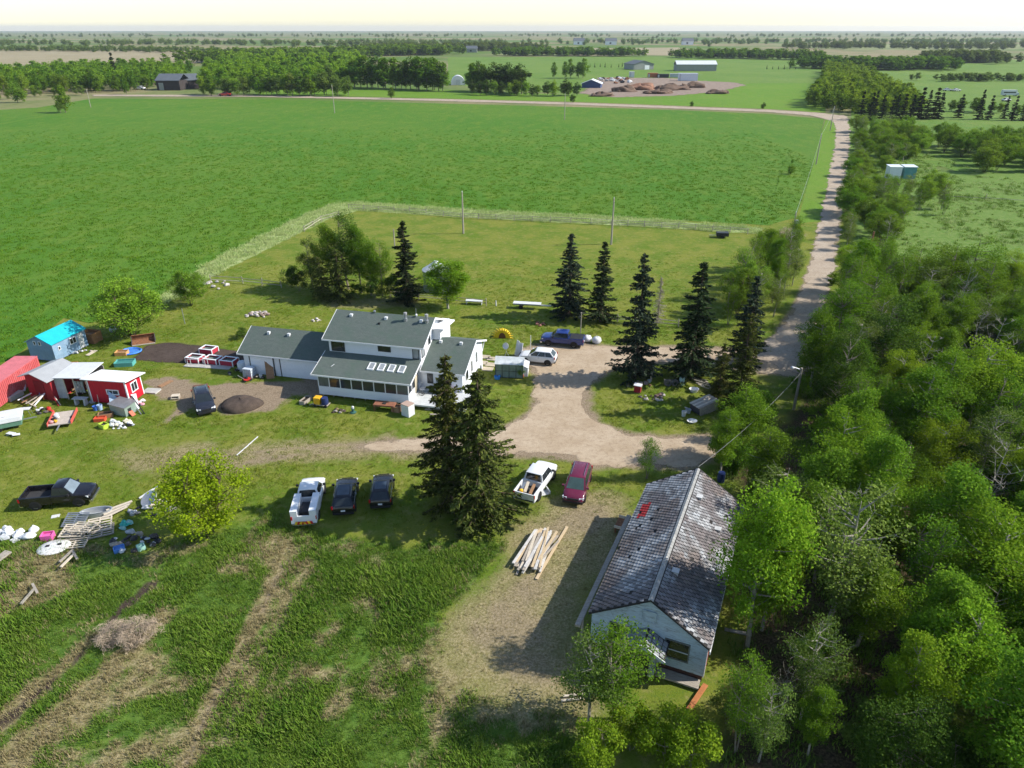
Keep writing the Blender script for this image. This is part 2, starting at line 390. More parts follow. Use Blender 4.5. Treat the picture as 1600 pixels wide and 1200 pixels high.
# -- ground material: lawn, tall grass, dead grass, bare dirt, soil, forest litter
def ground_material():
    m, n, o = _new('yard_ground')
    p = _pos(n)
    n1 = _noise(n, p, 0.22, 5, 0.6); n2 = _noise(n, p, 1.1, 5, 0.65); n3 = _noise(n, p, 6.0, 4, 0.7); n4 = _noise(n, p, 22.0, 3, 0.7)
    lawn = _mix(n, _sstep(n, n1, 0.35, 0.65), (0.115, 0.18, 0.016), (0.205, 0.222, 0.036))
    lawn = _mix(n, _math(n, 'MULTIPLY', _sstep(n, n2, 0.48, 0.72), 0.6), lawn, (0.31, 0.27, 0.10))
    lawn = _mix(n, _math(n, 'MULTIPLY', _sstep(n, n3, 0.45, 0.7), 0.5), lawn, (0.055, 0.125, 0.012))
    vo = n.nodes.new('ShaderNodeTexVoronoi'); n.links.new(p, vo.inputs['Vector']); vo.inputs['Scale'].default_value = 1.6
    dots = _math(n, 'MULTIPLY', _sstep(n, vo.outputs['Distance'], 0.11, 0.05), _sstep(n, n1, 0.5, 0.62))
    lawn = _mix(n, _math(n, 'MULTIPLY', dots, 0.8), lawn, (0.55, 0.45, 0.03))
    tall = _mix(n, _sstep(n, n2, 0.35, 0.65), (0.06, 0.135, 0.018), (0.12, 0.205, 0.03))
    tall = _mix(n, _math(n, 'MULTIPLY', _sstep(n, n3, 0.4, 0.65), 0.5), tall, (0.13, 0.2, 0.04))
    dry = _mix(n, _sstep(n, n3, 0.35, 0.65), (0.205, 0.165, 0.075), (0.40, 0.335, 0.19))
    dry = _mix(n, _math(n, 'MULTIPLY', _sstep(n, n2, 0.42, 0.62), 0.55), dry, (0.155, 0.165, 0.045))
    dirt = _mix(n, _sstep(n, n3, 0.3, 0.7), (0.20, 0.145, 0.095), (0.36, 0.285, 0.20))
    dirt = _mix(n, _math(n, 'MULTIPLY', _sstep(n, n2, 0.5, 0.7), 0.5), dirt, (0.13, 0.095, 0.065))
    soil = _mix(n, _sstep(n, n3, 0.3, 0.7), (0.036, 0.026, 0.021), (0.10, 0.074, 0.058))
    lit = _mix(n, _sstep(n, n3, 0.35, 0.7), (0.045, 0.03, 0.018), (0.15, 0.11, 0.06))
    lit = _mix(n, _math(n, 'MULTIPLY', _sstep(n, n2, 0.45, 0.65), 0.6), lit, (0.06, 0.095, 0.015))
    past = _mix(n, _sstep(n, n2, 0.35, 0.7), (0.105, 0.20, 0.03), (0.19, 0.26, 0.07))
    c = lawn
    def over(c, a, layer, amp=0.5):
        nz = _math(n, 'ADD', _math(n, 'ADD', _math(n, 'MULTIPLY', n3, 0.35), _math(n, 'MULTIPLY', n4, 0.25)), _math(n, 'MULTIPLY', n2, 0.4))
        k = _math(n, 'ADD', _attr(n, a), _math(n, 'MULTIPLY', _math(n, 'SUBTRACT', nz, 0.5), amp * 2))
        return _mix(n, _sstep(n, k, 0.18, 0.82), c, layer)
    c = over(c, 'pasture', past, 0.2); c = over(c, 'lush', tall); c = over(c, 'litter', lit)
    c = over(c, 'band', _mix(n, _sstep(n, n2, .35, .65), (.24, .34, .10), (.40, .44, .20)), .3); c = over(c, 'dry', dry, 0.7); c = over(c, 'dirt', dirt, 0.5); c = over(c, 'soil', soil, 0.3)
    c = _mix(n, _math(n, 'MULTIPLY', _sstep(n, n4, 0.35, 0.65), 0.3), c, _mix(n, 1.0, c, (0.4, 0.4, 0.4), 'MULTIPLY'))
    _princ(n, o, c, 0.95, 0, 0.1, _math(n, 'ADD', _math(n, 'MULTIPLY', n3, 0.6), _math(n, 'MULTIPLY', n4, 0.4)), 0.7, 0.12)
    return m
P_, Q_ = grid(-150, 150, 8, 200, 0.6)
gm = npmesh('ground', np.column_stack([P_, np.zeros(len(P_))]), Q_, ground_material())
for k_, v_ in masks(P_).items(): addattr(gm, k_, v_)
tag(link('ground', gm), 'mown yard grass and rough grass around the farm buildings', None, None, 'structure')

# -- loose sheets with ragged edges (gravel, soil)
def ragged(name, poly, matr, step, z, label, soft=0.7, jit=1.0):
    A = np.array(poly); P, Q = grid(A[:, 0].min() - 2, A[:, 0].max() + 2, A[:, 1].min() - 2, A[:, 1].max() + 2, step)
    sdv = poly_sd(P, poly) + ((vnoise(P + 9, 1.7) - 0.5) * 1.2 + (vnoise(P + 3, 0.6) - 0.5) * 0.6) * jit
    keep = (sdv[Q] > -soft).any(1); Q = Q[keep]; used = np.unique(Q); re = np.zeros(len(P), int); re[used] = np.arange(len(used))
    me = npmesh(name, np.column_stack([P[used], np.full(len(used), z)]), re[Q], matr)
    addattr(me, 'edge', np.clip(0.5 + sdv[used] / (2 * soft), 0, 1))
    return tag(link(name, me), label, None, None, 'structure')
def loose_material(name, a, b, c3, tracks=False, hs=0.5):
    m, n, o = _new(name); p = _pos(n)
    n1 = _noise(n, p, 0.35, 5, 0.6); n2 = _noise(n, p, 2.2, 5, 0.65); n3 = _noise(n, p, 14, 4, 0.7)
    c = _mix(n, _sstep(n, n1, 0.3, 0.7), a, b)
    c = _mix(n, _math(n, 'MULTIPLY', _sstep(n, n2, 0.45, 0.7), 0.6), c, c3)
    c = _mix(n, _math(n, 'MULTIPLY', _sstep(n, n3, 0.4, 0.7), 0.4), c, tuple(min(1, x * 1.35) for x in b))
    bs = n.nodes.new('ShaderNodeBsdfPrincipled'); n.links.new(c, bs.inputs['Base Color']); bs.inputs['Roughness'].default_value = 0.95
    bs.inputs['Specular IOR Level'].default_value = 0.1
    bu = n.nodes.new('ShaderNodeBump'); bu.inputs['Strength'].default_value = hs; bu.inputs['Distance'].default_value = 0.08
    n.links.new(_math(n, 'ADD', n2, _math(n, 'MULTIPLY', n3, 0.4)), bu.inputs['Height']); n.links.new(bu.outputs[0], bs.inputs['Normal'])
    tr = n.nodes.new('ShaderNodeBsdfTransparent'); mx = n.nodes.new('ShaderNodeMixShader')
    k = _math(n, 'ADD', _attr(n, 'edge'), _math(n, 'MULTIPLY', _math(n, 'SUBTRACT', _math(n, 'ADD', _math(n, 'MULTIPLY', n2, 0.5), _math(n, 'MULTIPLY', n3, 0.5)), 0.5), 1.2))
    n.links.new(_sstep(n, k, 0.38, 0.62), mx.inputs[0]); n.links.new(tr.outputs[0], mx.inputs[1]); n.links.new(bs.outputs[0], mx.inputs[2]); n.links.new(mx.outputs[0], o.inputs[0])
    return m
DRV = loose_material('driveway_dirt', (0.335, 0.255, 0.17), (0.425, 0.34, 0.245), (0.22, 0.155, 0.10))
GRV = loose_material('road_gravel', (0.32, 0.255, 0.19), (0.41, 0.34, 0.265), (0.215, 0.165, 0.12))
ragged('driveway', DRIVE, DRV, 0.5, 0.012, 'pale packed dirt driveway looping round the grass island')
ragged('gravel_road', PX(*ROAD_L) + PX(*ROAD_R)[::-1], GRV, 0.6, 0.02, 'straight gravel road running away beside the trees')
ragged('far_road', PX((1328, 190), (1322, 181), (1275, 176), (1200, 171.5), (900, 160.6), (700, 155), (400, 148.6), (145, 147.8), (145, 150.2), (400, 151.4), (700, 158), (900, 163.8), (1200, 175), (1270, 181), (1304, 190)), GRV, 2.5, 0.03, 'narrow gravel road along the far edge of the field', 1.5, 1.0)
ragged('garden_soil', GARDEN, loose_material('tilled_soil', (0.055, 0.04, 0.033), (0.085, 0.064, 0.054), (0.035, 0.025, 0.02), hs=1.0), 0.4, 0.02, 'dark tilled soil of the vegetable garden', 0.4, 0.4)

# -- crop field and the country beyond
def field_material(name, a, b, c3, speck, far=False):
    m, n, o = _new(name); p = _pos(n)
    n1 = _noise(n, p, 0.018, 4, 0.6); n2 = _noise(n, _scale(n, p, (0.5, 0.22, 1)), 0.5, 4, 0.6); n3 = _noise(n, _scale(n, p, (0.8, 0.45, 1)), 1.6, 5, 0.75)
    c = _mix(n, _sstep(n, n1, 0.35, 0.65), a, b)
    c = _mix(n, _math(n, 'MULTIPLY', _sstep(n, n2, 0.45, 0.68), 0.6), c, c3)
    c = _mix(n, _math(n, 'MULTIPLY', _sstep(n, n3, 0.52, 0.68), 0.85), c, speck)
    _princ(n, o, c, 0.9, 0, 0.15, n3, 0.8, 0.35)
    return m
def sheet(name, pts, matr, z, label):
    A = [tuple(gp(*p)[:2]) if len(p) == 2 else p[:2] for p in pts]
    me = bpy.data.meshes.new(name); me.from_pydata([(x, y, z) for x, y in A], [], [tuple(range(len(A)))]); me.materials.append(matr)
    bm = bmesh.new(); bm.from_mesh(me); bmesh.ops.triangulate(bm, faces=bm.faces)
    for f_ in bm.faces:
        if f_.normal.z < 0: f_.normal_flip()
    bm.to_mesh(me); bm.free()
    return tag(link(name, me), label, None, None, 'structure')
CROP = field_material('crop', (0.062, 0.165, 0.010), (0.088, 0.178, 0.015), (0.135, 0.20, 0.022), (0.026, 0.09, 0.006))  # last tone paints the shadow specks between crop clumps into the colour
FA = np.array(FIELD)
sheet('field', [(x, y, 0) for x, y in FIELD], CROP, 0.03, 'broad bright green crop field behind the yard')
def far_material():
    m, n, o = _new('far_land'); p = _pos(n)
    n1 = _noise(n, p, 0.0022, 3, 0.5); n2 = _noise(n, p, 0.012, 4, 0.6); n3 = _noise(n, p, 0.25, 4, 0.7)
    c = _mix(n, _sstep(n, n1, 0.42, 0.56), (0.10, 0.165, 0.03), (0.26, 0.215, 0.12))
    c = _mix(n, _math(n, 'MULTIPLY', _sstep(n, n2, 0.45, 0.65), 0.6), c, (0.085, 0.15, 0.03))
    c = _mix(n, _math(n, 'MULTIPLY', _sstep(n, n3, 0.45, 0.7), 0.4), c, (0.05, 0.10, 0.02))
    _princ(n, o, c, 0.95, 0, 0.1)
    return m
sheet('terrain', [(-12000, -150, 0), (12000, -150, 0), (12000, 14000, 0), (-12000, 14000, 0)], far_material(), -0.12, 'flat farmland reaching to the horizon')
PAST = field_material('pasture_grass', (0.10, 0.19, 0.025), (0.135, 0.215, 0.035), (0.17, 0.22, 0.05), (0.06, 0.125, 0.015))
PAST2 = field_material('bright_pasture', (0.105, 0.215, 0.015), (0.125, 0.225, 0.02), (0.15, 0.22, 0.03), (0.07, 0.15, 0.012))
TAN = field_material('stubble', (0.29, 0.24, 0.15), (0.33, 0.275, 0.18), (0.22, 0.23, 0.09), (0.2, 0.17, 0.09))
PALE = field_material('pale_pasture', (0.19, 0.24, 0.085), (0.24, 0.26, 0.11), (0.26, 0.25, 0.12), (0.14, 0.19, 0.06))
sheet('verge_field', [(545, 136), (700, 140), (900, 148), (1180, 130), (1290, 130), (1290, 176), (1200, 170), (900, 159), (700, 154), (400, 147), (400, 140)], PAST2, -0.06, 'bright green strip beyond the far road')
sheet('far_pasture', [(700, 132), (700, 89), (1060, 88), (1290, 91), (1290, 132), (1180, 134), (920, 150)], PAST, -0.08, 'pale green pasture around the far barns')
sheet('right_pasture', [(1330, 185), (1330, 120), (1360, 104), (1470, 93), (2300, 93), (2600, 300), (1600, 300), (1440, 250)], PAST, -0.07, 'green pasture right of the dark spruces')
sheet('stubble_field', [(-600, 104), (-300, 78), (120, 80), (335, 77), (345, 92), (300, 100), (120, 96), (0, 106)], TAN, -0.05, 'bare tan stubble field in the far left distance')
sheet('stubble_field', [(880, 76), (1060, 74), (1110, 82), (1060, 87), (960, 85)], TAN, -0.04, 'tan strip of field beyond the far barns')
sheet('stubble_field', [(1200, 69.5), (1600, 69), (1600, 77), (1480, 79), (1290, 77)], PALE, -0.04, 'pale field on the far right skyline')
sheet('road_verge', [(1290, 186), (1306, 187), (1307, 200), (1306, 227), (1282, 345), (1245, 350), (1262, 290), (1281, 215)], PAST2, 0.012, 'bright green verge left of the gravel road')
sheet('road_verge', [(1322, 186), (1335, 186), (1480, 236), (1440, 300), (1330, 300), (1312, 345), (1310, 340), (1327, 227)], PAST, 0.010, 'green verge right of the gravel road')
# the grassy strip between crop and fence, and the roadside verge
VERGE = mat('verge_grass', (0.15, 0.23, 0.04), 0.95, 0.4, 0.5, bump=0.5)

# ================================================================== TREES
BARK = mat('bark_grey', (0.20, 0.17, 0.13), 0.9, 0.4, 2.0, bump=0.6)
BARKL = mat('bark_pale', (0.30, 0.275, 0.225), 0.85, 0.35, 2.5, bump=0.4, dirt=(0.1, 0.09, 0.07), dirt_amt=0.7)
BARKB = mat('bark_brown', (0.10, 0.07, 0.05), 0.95, 0.4, 2.0, bump=0.6)
L_ASPEN = leafmat('leaf_aspen', (0.06, 0.13, 0.012), (0.175, 0.29, 0.024), 0.34)
L_BRIGHT = leafmat('leaf_bright', (0.11, 0.20, 0.012), (0.25, 0.36, 0.028), 0.38)
L_WILLOW = leafmat('leaf_willow', (0.105, 0.185, 0.016), (0.235, 0.345, 0.036), 0.36)
L_MAPLE = leafmat('leaf_maple', (0.13, 0.215, 0.008), (0.29, 0.38, 0.018), 0.36)
L_GREY = leafmat('leaf_grey', (0.085, 0.13, 0.025), (0.19, 0.26, 0.05), 0.28)
L_DARK = leafmat('leaf_dark', (0.03, 0.065, 0.01), (0.09, 0.15, 0.022), 0.25)
L_SPRUCE = leafmat('needle_spruce', (0.011, 0.022, 0.010), (0.05, 0.068, 0.028), 0.08)
L_SPRUCE_B = leafmat('needle_blue', (0.014, 0.026, 0.018), (0.065, 0.09, 0.055), 0.08)
L_SPRUCE_Y = leafmat('needle_yellow', (0.024, 0.038, 0.010), (0.14, 0.16, 0.036), 0.12)
L_TWIG = mat('dead_twig', (0.30, 0.26, 0.21), 0.9, 0.3, 3.0)

def leaves_mesh(name, C, size, matr, rs, aspect=0.6, up=0.45, axis=None):
    """C (N,3) leaf centres -> one quad each, turned at random with a bias to face up"""
    N = len(C)
    nrm = rs.normal(size=(N, 3)); nrm[:, 2] = np.abs(nrm[:, 2]) + up * 1.5; nrm /= np.linalg.norm(nrm, axis=1)[:, None]
    a = rs.normal(size=(N, 3)) if axis is None else axis + rs.normal(size=(N, 3)) * 0.25
    a -= (a * nrm).sum(1)[:, None] * nrm; a /= np.maximum(np.linalg.norm(a, axis=1), 1e-6)[:, None]
    b = np.cross(nrm, a)
    s = (size * (0.6 + 0.8 * rs.rand(N)))[:, None] if np.isscalar(size) else (size * (0.7 + 0.6 * rs.rand(N)))[:, None]
    V = np.stack([C - a * s * 0.5, C + b * s * aspect * 0.5 - a * s * 0.05, C + a * s * 0.5, C - b * s * aspect * 0.5 - a * s * 0.05], 1).reshape(-1, 3)
    return npmesh(name, V, np.arange(4 * N).reshape(N, 4), matr)

def make_broadleaf(seed, H, Rc, base, nclump, nleaf, lsize, leafm, barkm, stems=1, clump_r=0.16, shape=1.0, limb_vis=1.0, lean=0.05, aspect=0.6):
    """trunk with limbs to every leaf clump; returns (trunk mesh, crown mesh)"""
    rs = np.random.RandomState(seed); q = random.Random(seed)
    cz = (H + base) / 2; hz = (H - base) / 2
    cl = []
    while len(cl) < nclump:
        v = rs.normal(size=3); v /= np.linalg.norm(v); r = rs.rand() ** 0.42
        x, y, z = v * r
        wv = 1.0 - 0.35 * max(z, 0) * shape - 0.25 * max(-z, 0)
        cl.append((x * Rc * wv, y * Rc * wv, cz + z * hz, r))
    cl = np.array(cl)
    tr = MB(); tops = []
    for k in range(stems):
        th = 2 * math.pi * k / stems + q.uniform(0, 1); sp = 0 if stems == 1 else Rc * 0.45
        top = Vector((math.cos(th) * sp + q.uniform(-lean, lean) * H, math.sin(th) * sp + q.uniform(-lean, lean) * H, H * (0.9 if stems == 1 else 0.75)))
        b0 = Vector((math.cos(th) * 0.12 * (stems > 1), math.sin(th) * 0.12 * (stems > 1), -0.1))
        mid = b0.lerp(top, 0.5) + Vector((q.uniform(-.03, .03) * H, q.uniform(-.03, .03) * H, 0))
        r0 = 0.016 * H / math.sqrt(stems)
        tr.tube([b0, mid, top], [r0, r0 * 0.62, r0 * 0.12], 6)
        tops.append((b0, mid, top))
    for x, y, z, r in cl:
        c = Vector((x, y, z)); b0, mid, top = min(tops, key=lambda t: (t[1] - c).length)
        f = max(0.12, min(0.93, (z - 0.35 * math.hypot(x, y)) / top.z))
        s = b0.lerp(mid, f * 2) if f < 0.5 else mid.lerp(top, f * 2 - 1)
        m_ = s.lerp(c, 0.55) + Vector((0, 0, -0.05 * (c - s).length))
        tr.tube([s, m_, c], [0.0048 * H * limb_vis, 0.003 * H * limb_vis, 0.001 * H], 4, cap=False)
        if limb_vis > 1.2:
            for _ in range(3):
                e = c + Vector((q.gauss(0, 1), q.gauss(0, 1), q.gauss(0.3, .8))) * Rc * 0.16
                tr.tube([m_.lerp(c, q.random()), e], [0.002 * H, 0.0007 * H], 3, cap=False)
    per = nleaf // nclump; C = []
    for x, y, z, r in cl:
        k = clump_r * (0.7 + 0.7 * rs.rand()) * (Rc + hz)
        d = rs.normal(size=(per, 3)); d /= np.linalg.norm(d, axis=1)[:, None]
        d *= (rs.rand(per) ** 0.45)[:, None] * k; d[:, 2] *= 0.75
        d += rs.normal(size=(1, 3)) * 0.05 * k
        C.append(d + (x, y, z))
    C = np.concatenate(C); C = C[C[:, 2] > 0.15]
    return tr.mesh('trunk', barkm, 60), leaves_mesh('crown', C, lsize, leafm, rs, aspect)

def make_spruce(seed, H, Rm, nwh, lsize, leafm, barkm, dens=1.0, gap=0.0, bare=0.05, power=0.8, dead=0.0):
    """whorls of drooping branches, each clothed in short sprays"""
    rs = np.random.RandomState(seed); q = random.Random(seed)
    tr = MB(); tr.tube([(0, 0, -0.1), (0, 0, H * 0.55), (q.uniform(-.1, .1), q.uniform(-.1, .1), H)], [0.013 * H, 0.008 * H, 0.0015 * H], 7)
    C, A = [], []
    for i in range(nwh):
        t = (i + q.uniform(-.3, .3)) / nwh; t = min(max(t, 0.0), 0.985); z = H * (bare + (1 - bare) * t)
        Rl = Rm * ((1 - t) ** power) * q.uniform(0.82, 1.15) * (0.8 + 0.2 * min(1, t * 8)) + 0.12
        for k in range(q.randint(6, 9)):
            if q.random() < gap: continue
            th = q.uniform(0, 2 * math.pi); Lb = Rl * q.uniform(0.62, 1.14)
            droop = q.uniform(0.2, 0.5) * (1 - 0.75 * t); zz = z + q.uniform(-.2, .2)
            dr = Vector((math.cos(th), math.sin(th), 0))
            def at(f):
                return dr * Lb * f + Vector((0, 0, zz - droop * Lb * f * (1.35 - 0.6 * f) + 0.16 * Lb * max(0, t - 0.75) * 4 * f))
            tr.tube([at(0), at(0.5), at(1)], [0.0032 * H, 0.002 * H, 0.0006 * H], 3, cap=False)
            if q.random() < dead: continue
            ns = max(4, int(Lb / lsize * 3.4 * dens))
            for j in range(ns):
                f = (0.14 + 0.9 * (j + q.random()) / ns)
                p0 = at(f); wd = 0.32 * Lb * (1.05 - f) * (0.35 + f) + 0.05
                sd2 = Vector((-dr.y, dr.x, 0))
                for s_ in (-1, 1, 0):
                    o_ = sd2 * s_ * q.uniform(0.2, 1.0) * wd
                    C.append((p0.x + o_.x, p0.y + o_.y, p0.z + q.uniform(-.09, .05) - abs(s_) * 0.25 * wd))
                    ax = dr * 0.9 + sd2 * s_ * 0.8 + Vector((0, 0, -0.3)); A.append(tuple(ax))
    return tr.mesh('trunk', barkm, 60), leaves_mesh('crown', np.array(C), lsize, leafm, rs, 0.42, 0.35, np.array(A))

def make_bare(seed, H, n, barkm):
    q = random.Random(seed); tr = MB()
    tops = [Vector((q.uniform(-.07, .07) * H, q.uniform(-.07, .07) * H, H))]
    tr.tube([(0, 0, -0.1), tops[0] * 0.5 + Vector((q.uniform(-.2, .2), q.uniform(-.2, .2), 0)), tops[0]], [0.009 * H, 0.006 * H, 0.0015 * H], 5)
    for i in range(n):
        f = q.uniform(0.3, 0.95); s = tops[0] * f; th = q.uniform(0, 6.28); L_ = H * 0.3 * (1.1 - f) + 0.3
        e = s + Vector((math.cos(th) * L_, math.sin(th) * L_, L_ * q.uniform(0.3, 1.0))); m_ = s.lerp(e, 0.5) + Vector((0, 0, -0.1 * L_))
        tr.tube([s, m_, e], [0.0032 * H, 0.002 * H, 0.0006 * H], 4, cap=False)
        for k in range(6):
            a = m_.lerp(e, q.random()); b = a + Vector((q.gauss(0, .5), q.gauss(0, .5), q.uniform(0.1, .7))) * L_ * 0.5
            tr.tube([a, b], [0.002 * H, 0.0006 * H], 3, cap=False)
    return tr.mesh('trunk', barkm, 60), None

# prototypes (mesh data only; every tree below is an object of its own that shares it)
DEC = [make_broadleaf(11 + i, 10.0, 2.3 + 0.25 * i, 2.6 - 0.35 * i, 60, 16500, 0.165, [L_ASPEN, L_ASPEN, L_BRIGHT, L_ASPEN, L_DARK][i], [BARK, BARKL, BARKL, BARK, BARK][i], clump_r=0.14) for i in range(5)]
SPARSE = [make_broadleaf(31 + i, 9.0, 2.3, 2.0, 48, 6800, 0.15, [L_GREY, L_ASPEN, L_GREY][i], [BARKL, BARK, BARKL][i], clump_r=0.15, limb_vis=1.22, stems=1 + i % 2) for i in range(3)]
BRIGHT = [make_broadleaf(41 + i, 9.0, 2.4, 1.6, 64, 16500, 0.17, L_BRIGHT, BARKL, clump_r=0.135) for i in range(2)]
SHRUB = [make_broadleaf(51 + i, 3.0, 1.7, 0.2, 26, 4200, 0.15, [L_ASPEN, L_GREY, L_BRIGHT, L_DARK][i], BARK, stems=4, clump_r=0.17, limb_vis=1.2) for i in range(4)]
WILLOW = [make_broadleaf(61 + i, 7.0, 3.6, 1.0, 80, 17000, 0.19, [L_WILLOW, L_WILLOW, L_ASPEN][i], BARKB, stems=5, clump_r=0.12, limb_vis=1.3) for i in range(3)]
MAPLE = [make_broadleaf(71, 7.2, 3.6, 0.9, 62, 13000, 0.21, L_MAPLE, BARKB, stems=3, clump_r=0.13, limb_vis=1.5)]
SPR = [make_spruce(81 + i, 12.0, [2.3, 2.0, 2.5, 1.9][i], 30, 0.34, [L_SPRUCE, L_SPRUCE_B, L_SPRUCE_B, L_SPRUCE][i], BARKB) for i in range(4)]
SPRY = [make_spruce(91 + i, 13.0, 2.9 + 0.3 * i, 28, 0.30, L_SPRUCE_Y, BARKB, dens=1.25, gap=0.08, power=0.68) for i in range(2)]
PINE = [make_spruce(97, 8.0, 3.0, 17, 0.34, L_SPRUCE_Y, BARKB, dens=1.0, gap=0.15, power=0.5)]
LARCH = [make_spruce(99, 7.0, 1.1, 24, 0.12, L_TWIG, BARK, dens=0.35, gap=0.1)]
BARE = [make_bare(101 + i, 8.0, 16, BARKL) for i in range(3)]
FARD = [make_broadleaf(111 + i, 12.0, 3.6, 1.0, 34, 1900, 0.75, [L_ASPEN, L_WILLOW, L_DARK, L_GREY][i], BARK, clump_r=0.16) for i in range(4)]
FARS = [make_spruce(121 + i, 12.0, 2.4, 16, 0.8, L_SPRUCE, BARKB, dens=0.8) for i in range(2)]

L_BRUSH = mat('brown_twigs', (.36, .28, .20), .9, .4, 2.0)
BRUSH = [make_broadleaf(131, 3.0, 2.2, 0.1, 30, 2400, 0.5, L_BRUSH, BARKB, stems=6, clump_r=.2, limb_vis=1.3, aspect=.07)]
def tree(proto, loc, h=None, wide=1.0, rz=None, name='broadleaf_tree', label='', group=None, cat='tree', base_h=None, tilt=0.0):
    t = thing(name, label, cat, loc, rnd.uniform(0, 6.28) if rz is None else rz, group)
    t.rotation_euler[0] = tilt
    s = 1.0 if h is None else h / base_h
    t.scale = (s * wide, s * wide, s)
    if proto[0] is not None: link('trunk', proto[0], t)
    if proto[1] is not None: link('crown', proto[1], t)
    return t
def tree_px(proto, base_h, b, top=None, h=None, wide=1.0, **kw):
    p = gp(*b); hh = h if h else hpx(top, p.y)
    return tree(proto, p, hh, wide, base_h=base_h, **kw)

# -- named spruces of the yard
S_ = dict(name='spruce_tree', cat='spruce', group='spruces of the yard')
tree_px(SPRY[0], 13, (752, 812), 577, wide=1.3, rz=0.4, label='big yellowish spruce in front of the house, right of the joined pair', **S_)
tree_px(SPRY[1], 13, (706, 790), 552, wide=1.0, rz=2.0, label='taller pointed spruce of the pair in front of the house, left one', **S_)
tree_px(SPR[0], 12, (637, 472), 344, wide=1.3, label='dark pointed spruce behind the farmhouse beside the grain bin', **S_)
tree_px(SPR[1], 12, (889, 494), 364, wide=1.5, label='dark blue spruce left of the pair behind the blue pickup', **S_)
tree_px(SPR[3], 12, (938, 503), 376, wide=1.3, label='thinner spruce right of the pair behind the blue pickup', **S_)
tree_px(SPR[2], 12, (992, 592), 395, wide=1.0, label='tall narrow bluish spruce on the edge of the grass island', **S_)
tree_px(SPR[0], 12, (1078, 592), 408, wide=1.3, rz=1.0, label='broad dark spruce in the middle of the grass island', **S_)
tree_px(SPR[1], 12, (1163, 566), 430, wide=1.3, rz=2.2, label='dark spruce by the road half hidden behind the yellowish one', **S_)
tree_px(SPRY[0], 13, (1150, 645), 488, wide=1.05, rz=3.3, label='yellowish open spruce at the right end of the grass island', **S_)
tree_px(SPRY[1], 13, (1120, 628), 535, wide=1.0, rz=3.9, label='small yellowish spruce low on the grass island beside the scrap', **S_)
tree_px(LARCH[0], 7, (1027, 505), 433, wide=1.1, name='dead_conifer', label='small bare grey conifer behind the gravel drive', cat='tree')
# -- named broadleaf trees of the yard
tree_px(WILLOW[0], 7, (208, 527), 433, wide=1.15, name='willow_tree', label='larger yellow green willow behind the sheds and loader bucket')
tree_px(WILLOW[1], 7, (300, 477), 420, wide=1.0, name='willow_tree', label='small round yellow green willow at the field corner')
tree_px(BRIGHT[0], 9, (700, 482), 404, wide=1.75, name='broadleaf_tree', label='bright green spreading tree in front of the grain bin')
tree_px(MAPLE[0], 7.2, (328, 838), 716, wide=0.97, name='maple_tree', label='bright yellow green maple beside the pallet heap')
G_ = dict(group='trees of the clump behind the house')
tree_px(PINE[0], 8, (533, 470), 388, wide=0.95, name='pine_tree', label='dark brownish pine at the front of the clump behind the house', cat='pine', **G_)
tree_px(PINE[0], 8, (505, 466), 400, wide=0.9, rz=2.0, name='pine_tree', label='second bushy pine left in the clump behind the house', cat='pine', **G_)
for i, (x, y, t, wd, pr) in enumerate([(545, 452, 333, 0.9, DEC[4]), (520, 455, 350, 0.8, DEC[0]), (580, 462, 372, 0.8, DEC[1]), (598, 462, 365, 0.62, DEC[3]), (565, 458, 352, 0.75, DEC[0]), (490, 452, 372, 0.7, DEC[4])]):
    tree_px(pr, 10, (x, y), t, wide=wd, label=['tallest tree at the back middle of the clump behind the house', 'leafy tree left of the tallest in the clump', 'leafy tree right of the pines in the clump', 'slim rightmost tree of the clump beside the dark spruce', 'leafy tree right of the tallest in the clump', 'dark leafy tree at the left of the clump'][i], **G_)
for x, y, t in ((455, 447, 408), (468, 455, 420), (610, 464, 420), (560, 466, 436), (585, 467, 432)):
    tree_px(SHRUB[3], 3, (x, y), t, wide=0.75, name='shrub', cat='shrub', label={455: 'leftmost dark shrub at the foot of the tree clump', 468: 'second dark shrub at the left foot of the clump', 560: 'dark shrub right of the pines at the clump foot', 585: 'dark shrub under the right trees of the clump', 610: 'dark shrub between the clump and the dark spruce'}[x], group='shrubs at the tree clump')
tree_px(SHRUB[3], 3, (380, 528), 512, wide=1.3, name='shrub', cat='shrub', label='low dark shrub on the lawn behind the garage')

# -- woods and scrub by area
def scatter_pts(poly, spacing, seed, tries=30):
    """dart throwing inside a ground polygon"""
    A = np.array(poly); q = np.random.RandomState(seed); x0, y0 = A.min(0); x1, y1 = A.max(0)
    n = int((x1 - x0) * (y1 - y0) / (spacing * spacing) * tries)
    P = np.column_stack([q.uniform(x0, x1, n), q.uniform(y0, y1, n)]); P = P[poly_sd(P, poly) > 0]
    cell = {}; outp = []
    for x, y in P:
        i, j = int(x // spacing), int(y // spacing)
        if all((x - a) ** 2 + (y - b) ** 2 >= spacing * spacing for di in (-1, 0, 1) for dj in (-1, 0, 1) for a, b in cell.get((i + di, j + dj), ())):
            cell.setdefault((i, j), []).append((x, y)); outp.append((x, y))
    return outp
def in_view(x, y, mx=140, my=60, h=8.0):
    d = y * CT + CAM_H * ST
    if d <= 1: return False
    px = 800 + FPX * x / d
    dt = y * CT + (CAM_H - h) * ST; pyt = 600 - FPX * ((h - CAM_H) * CT + y * ST) / max(dt, 1)
    return -mx < px < 1600 + mx and pyt < 1200 + my
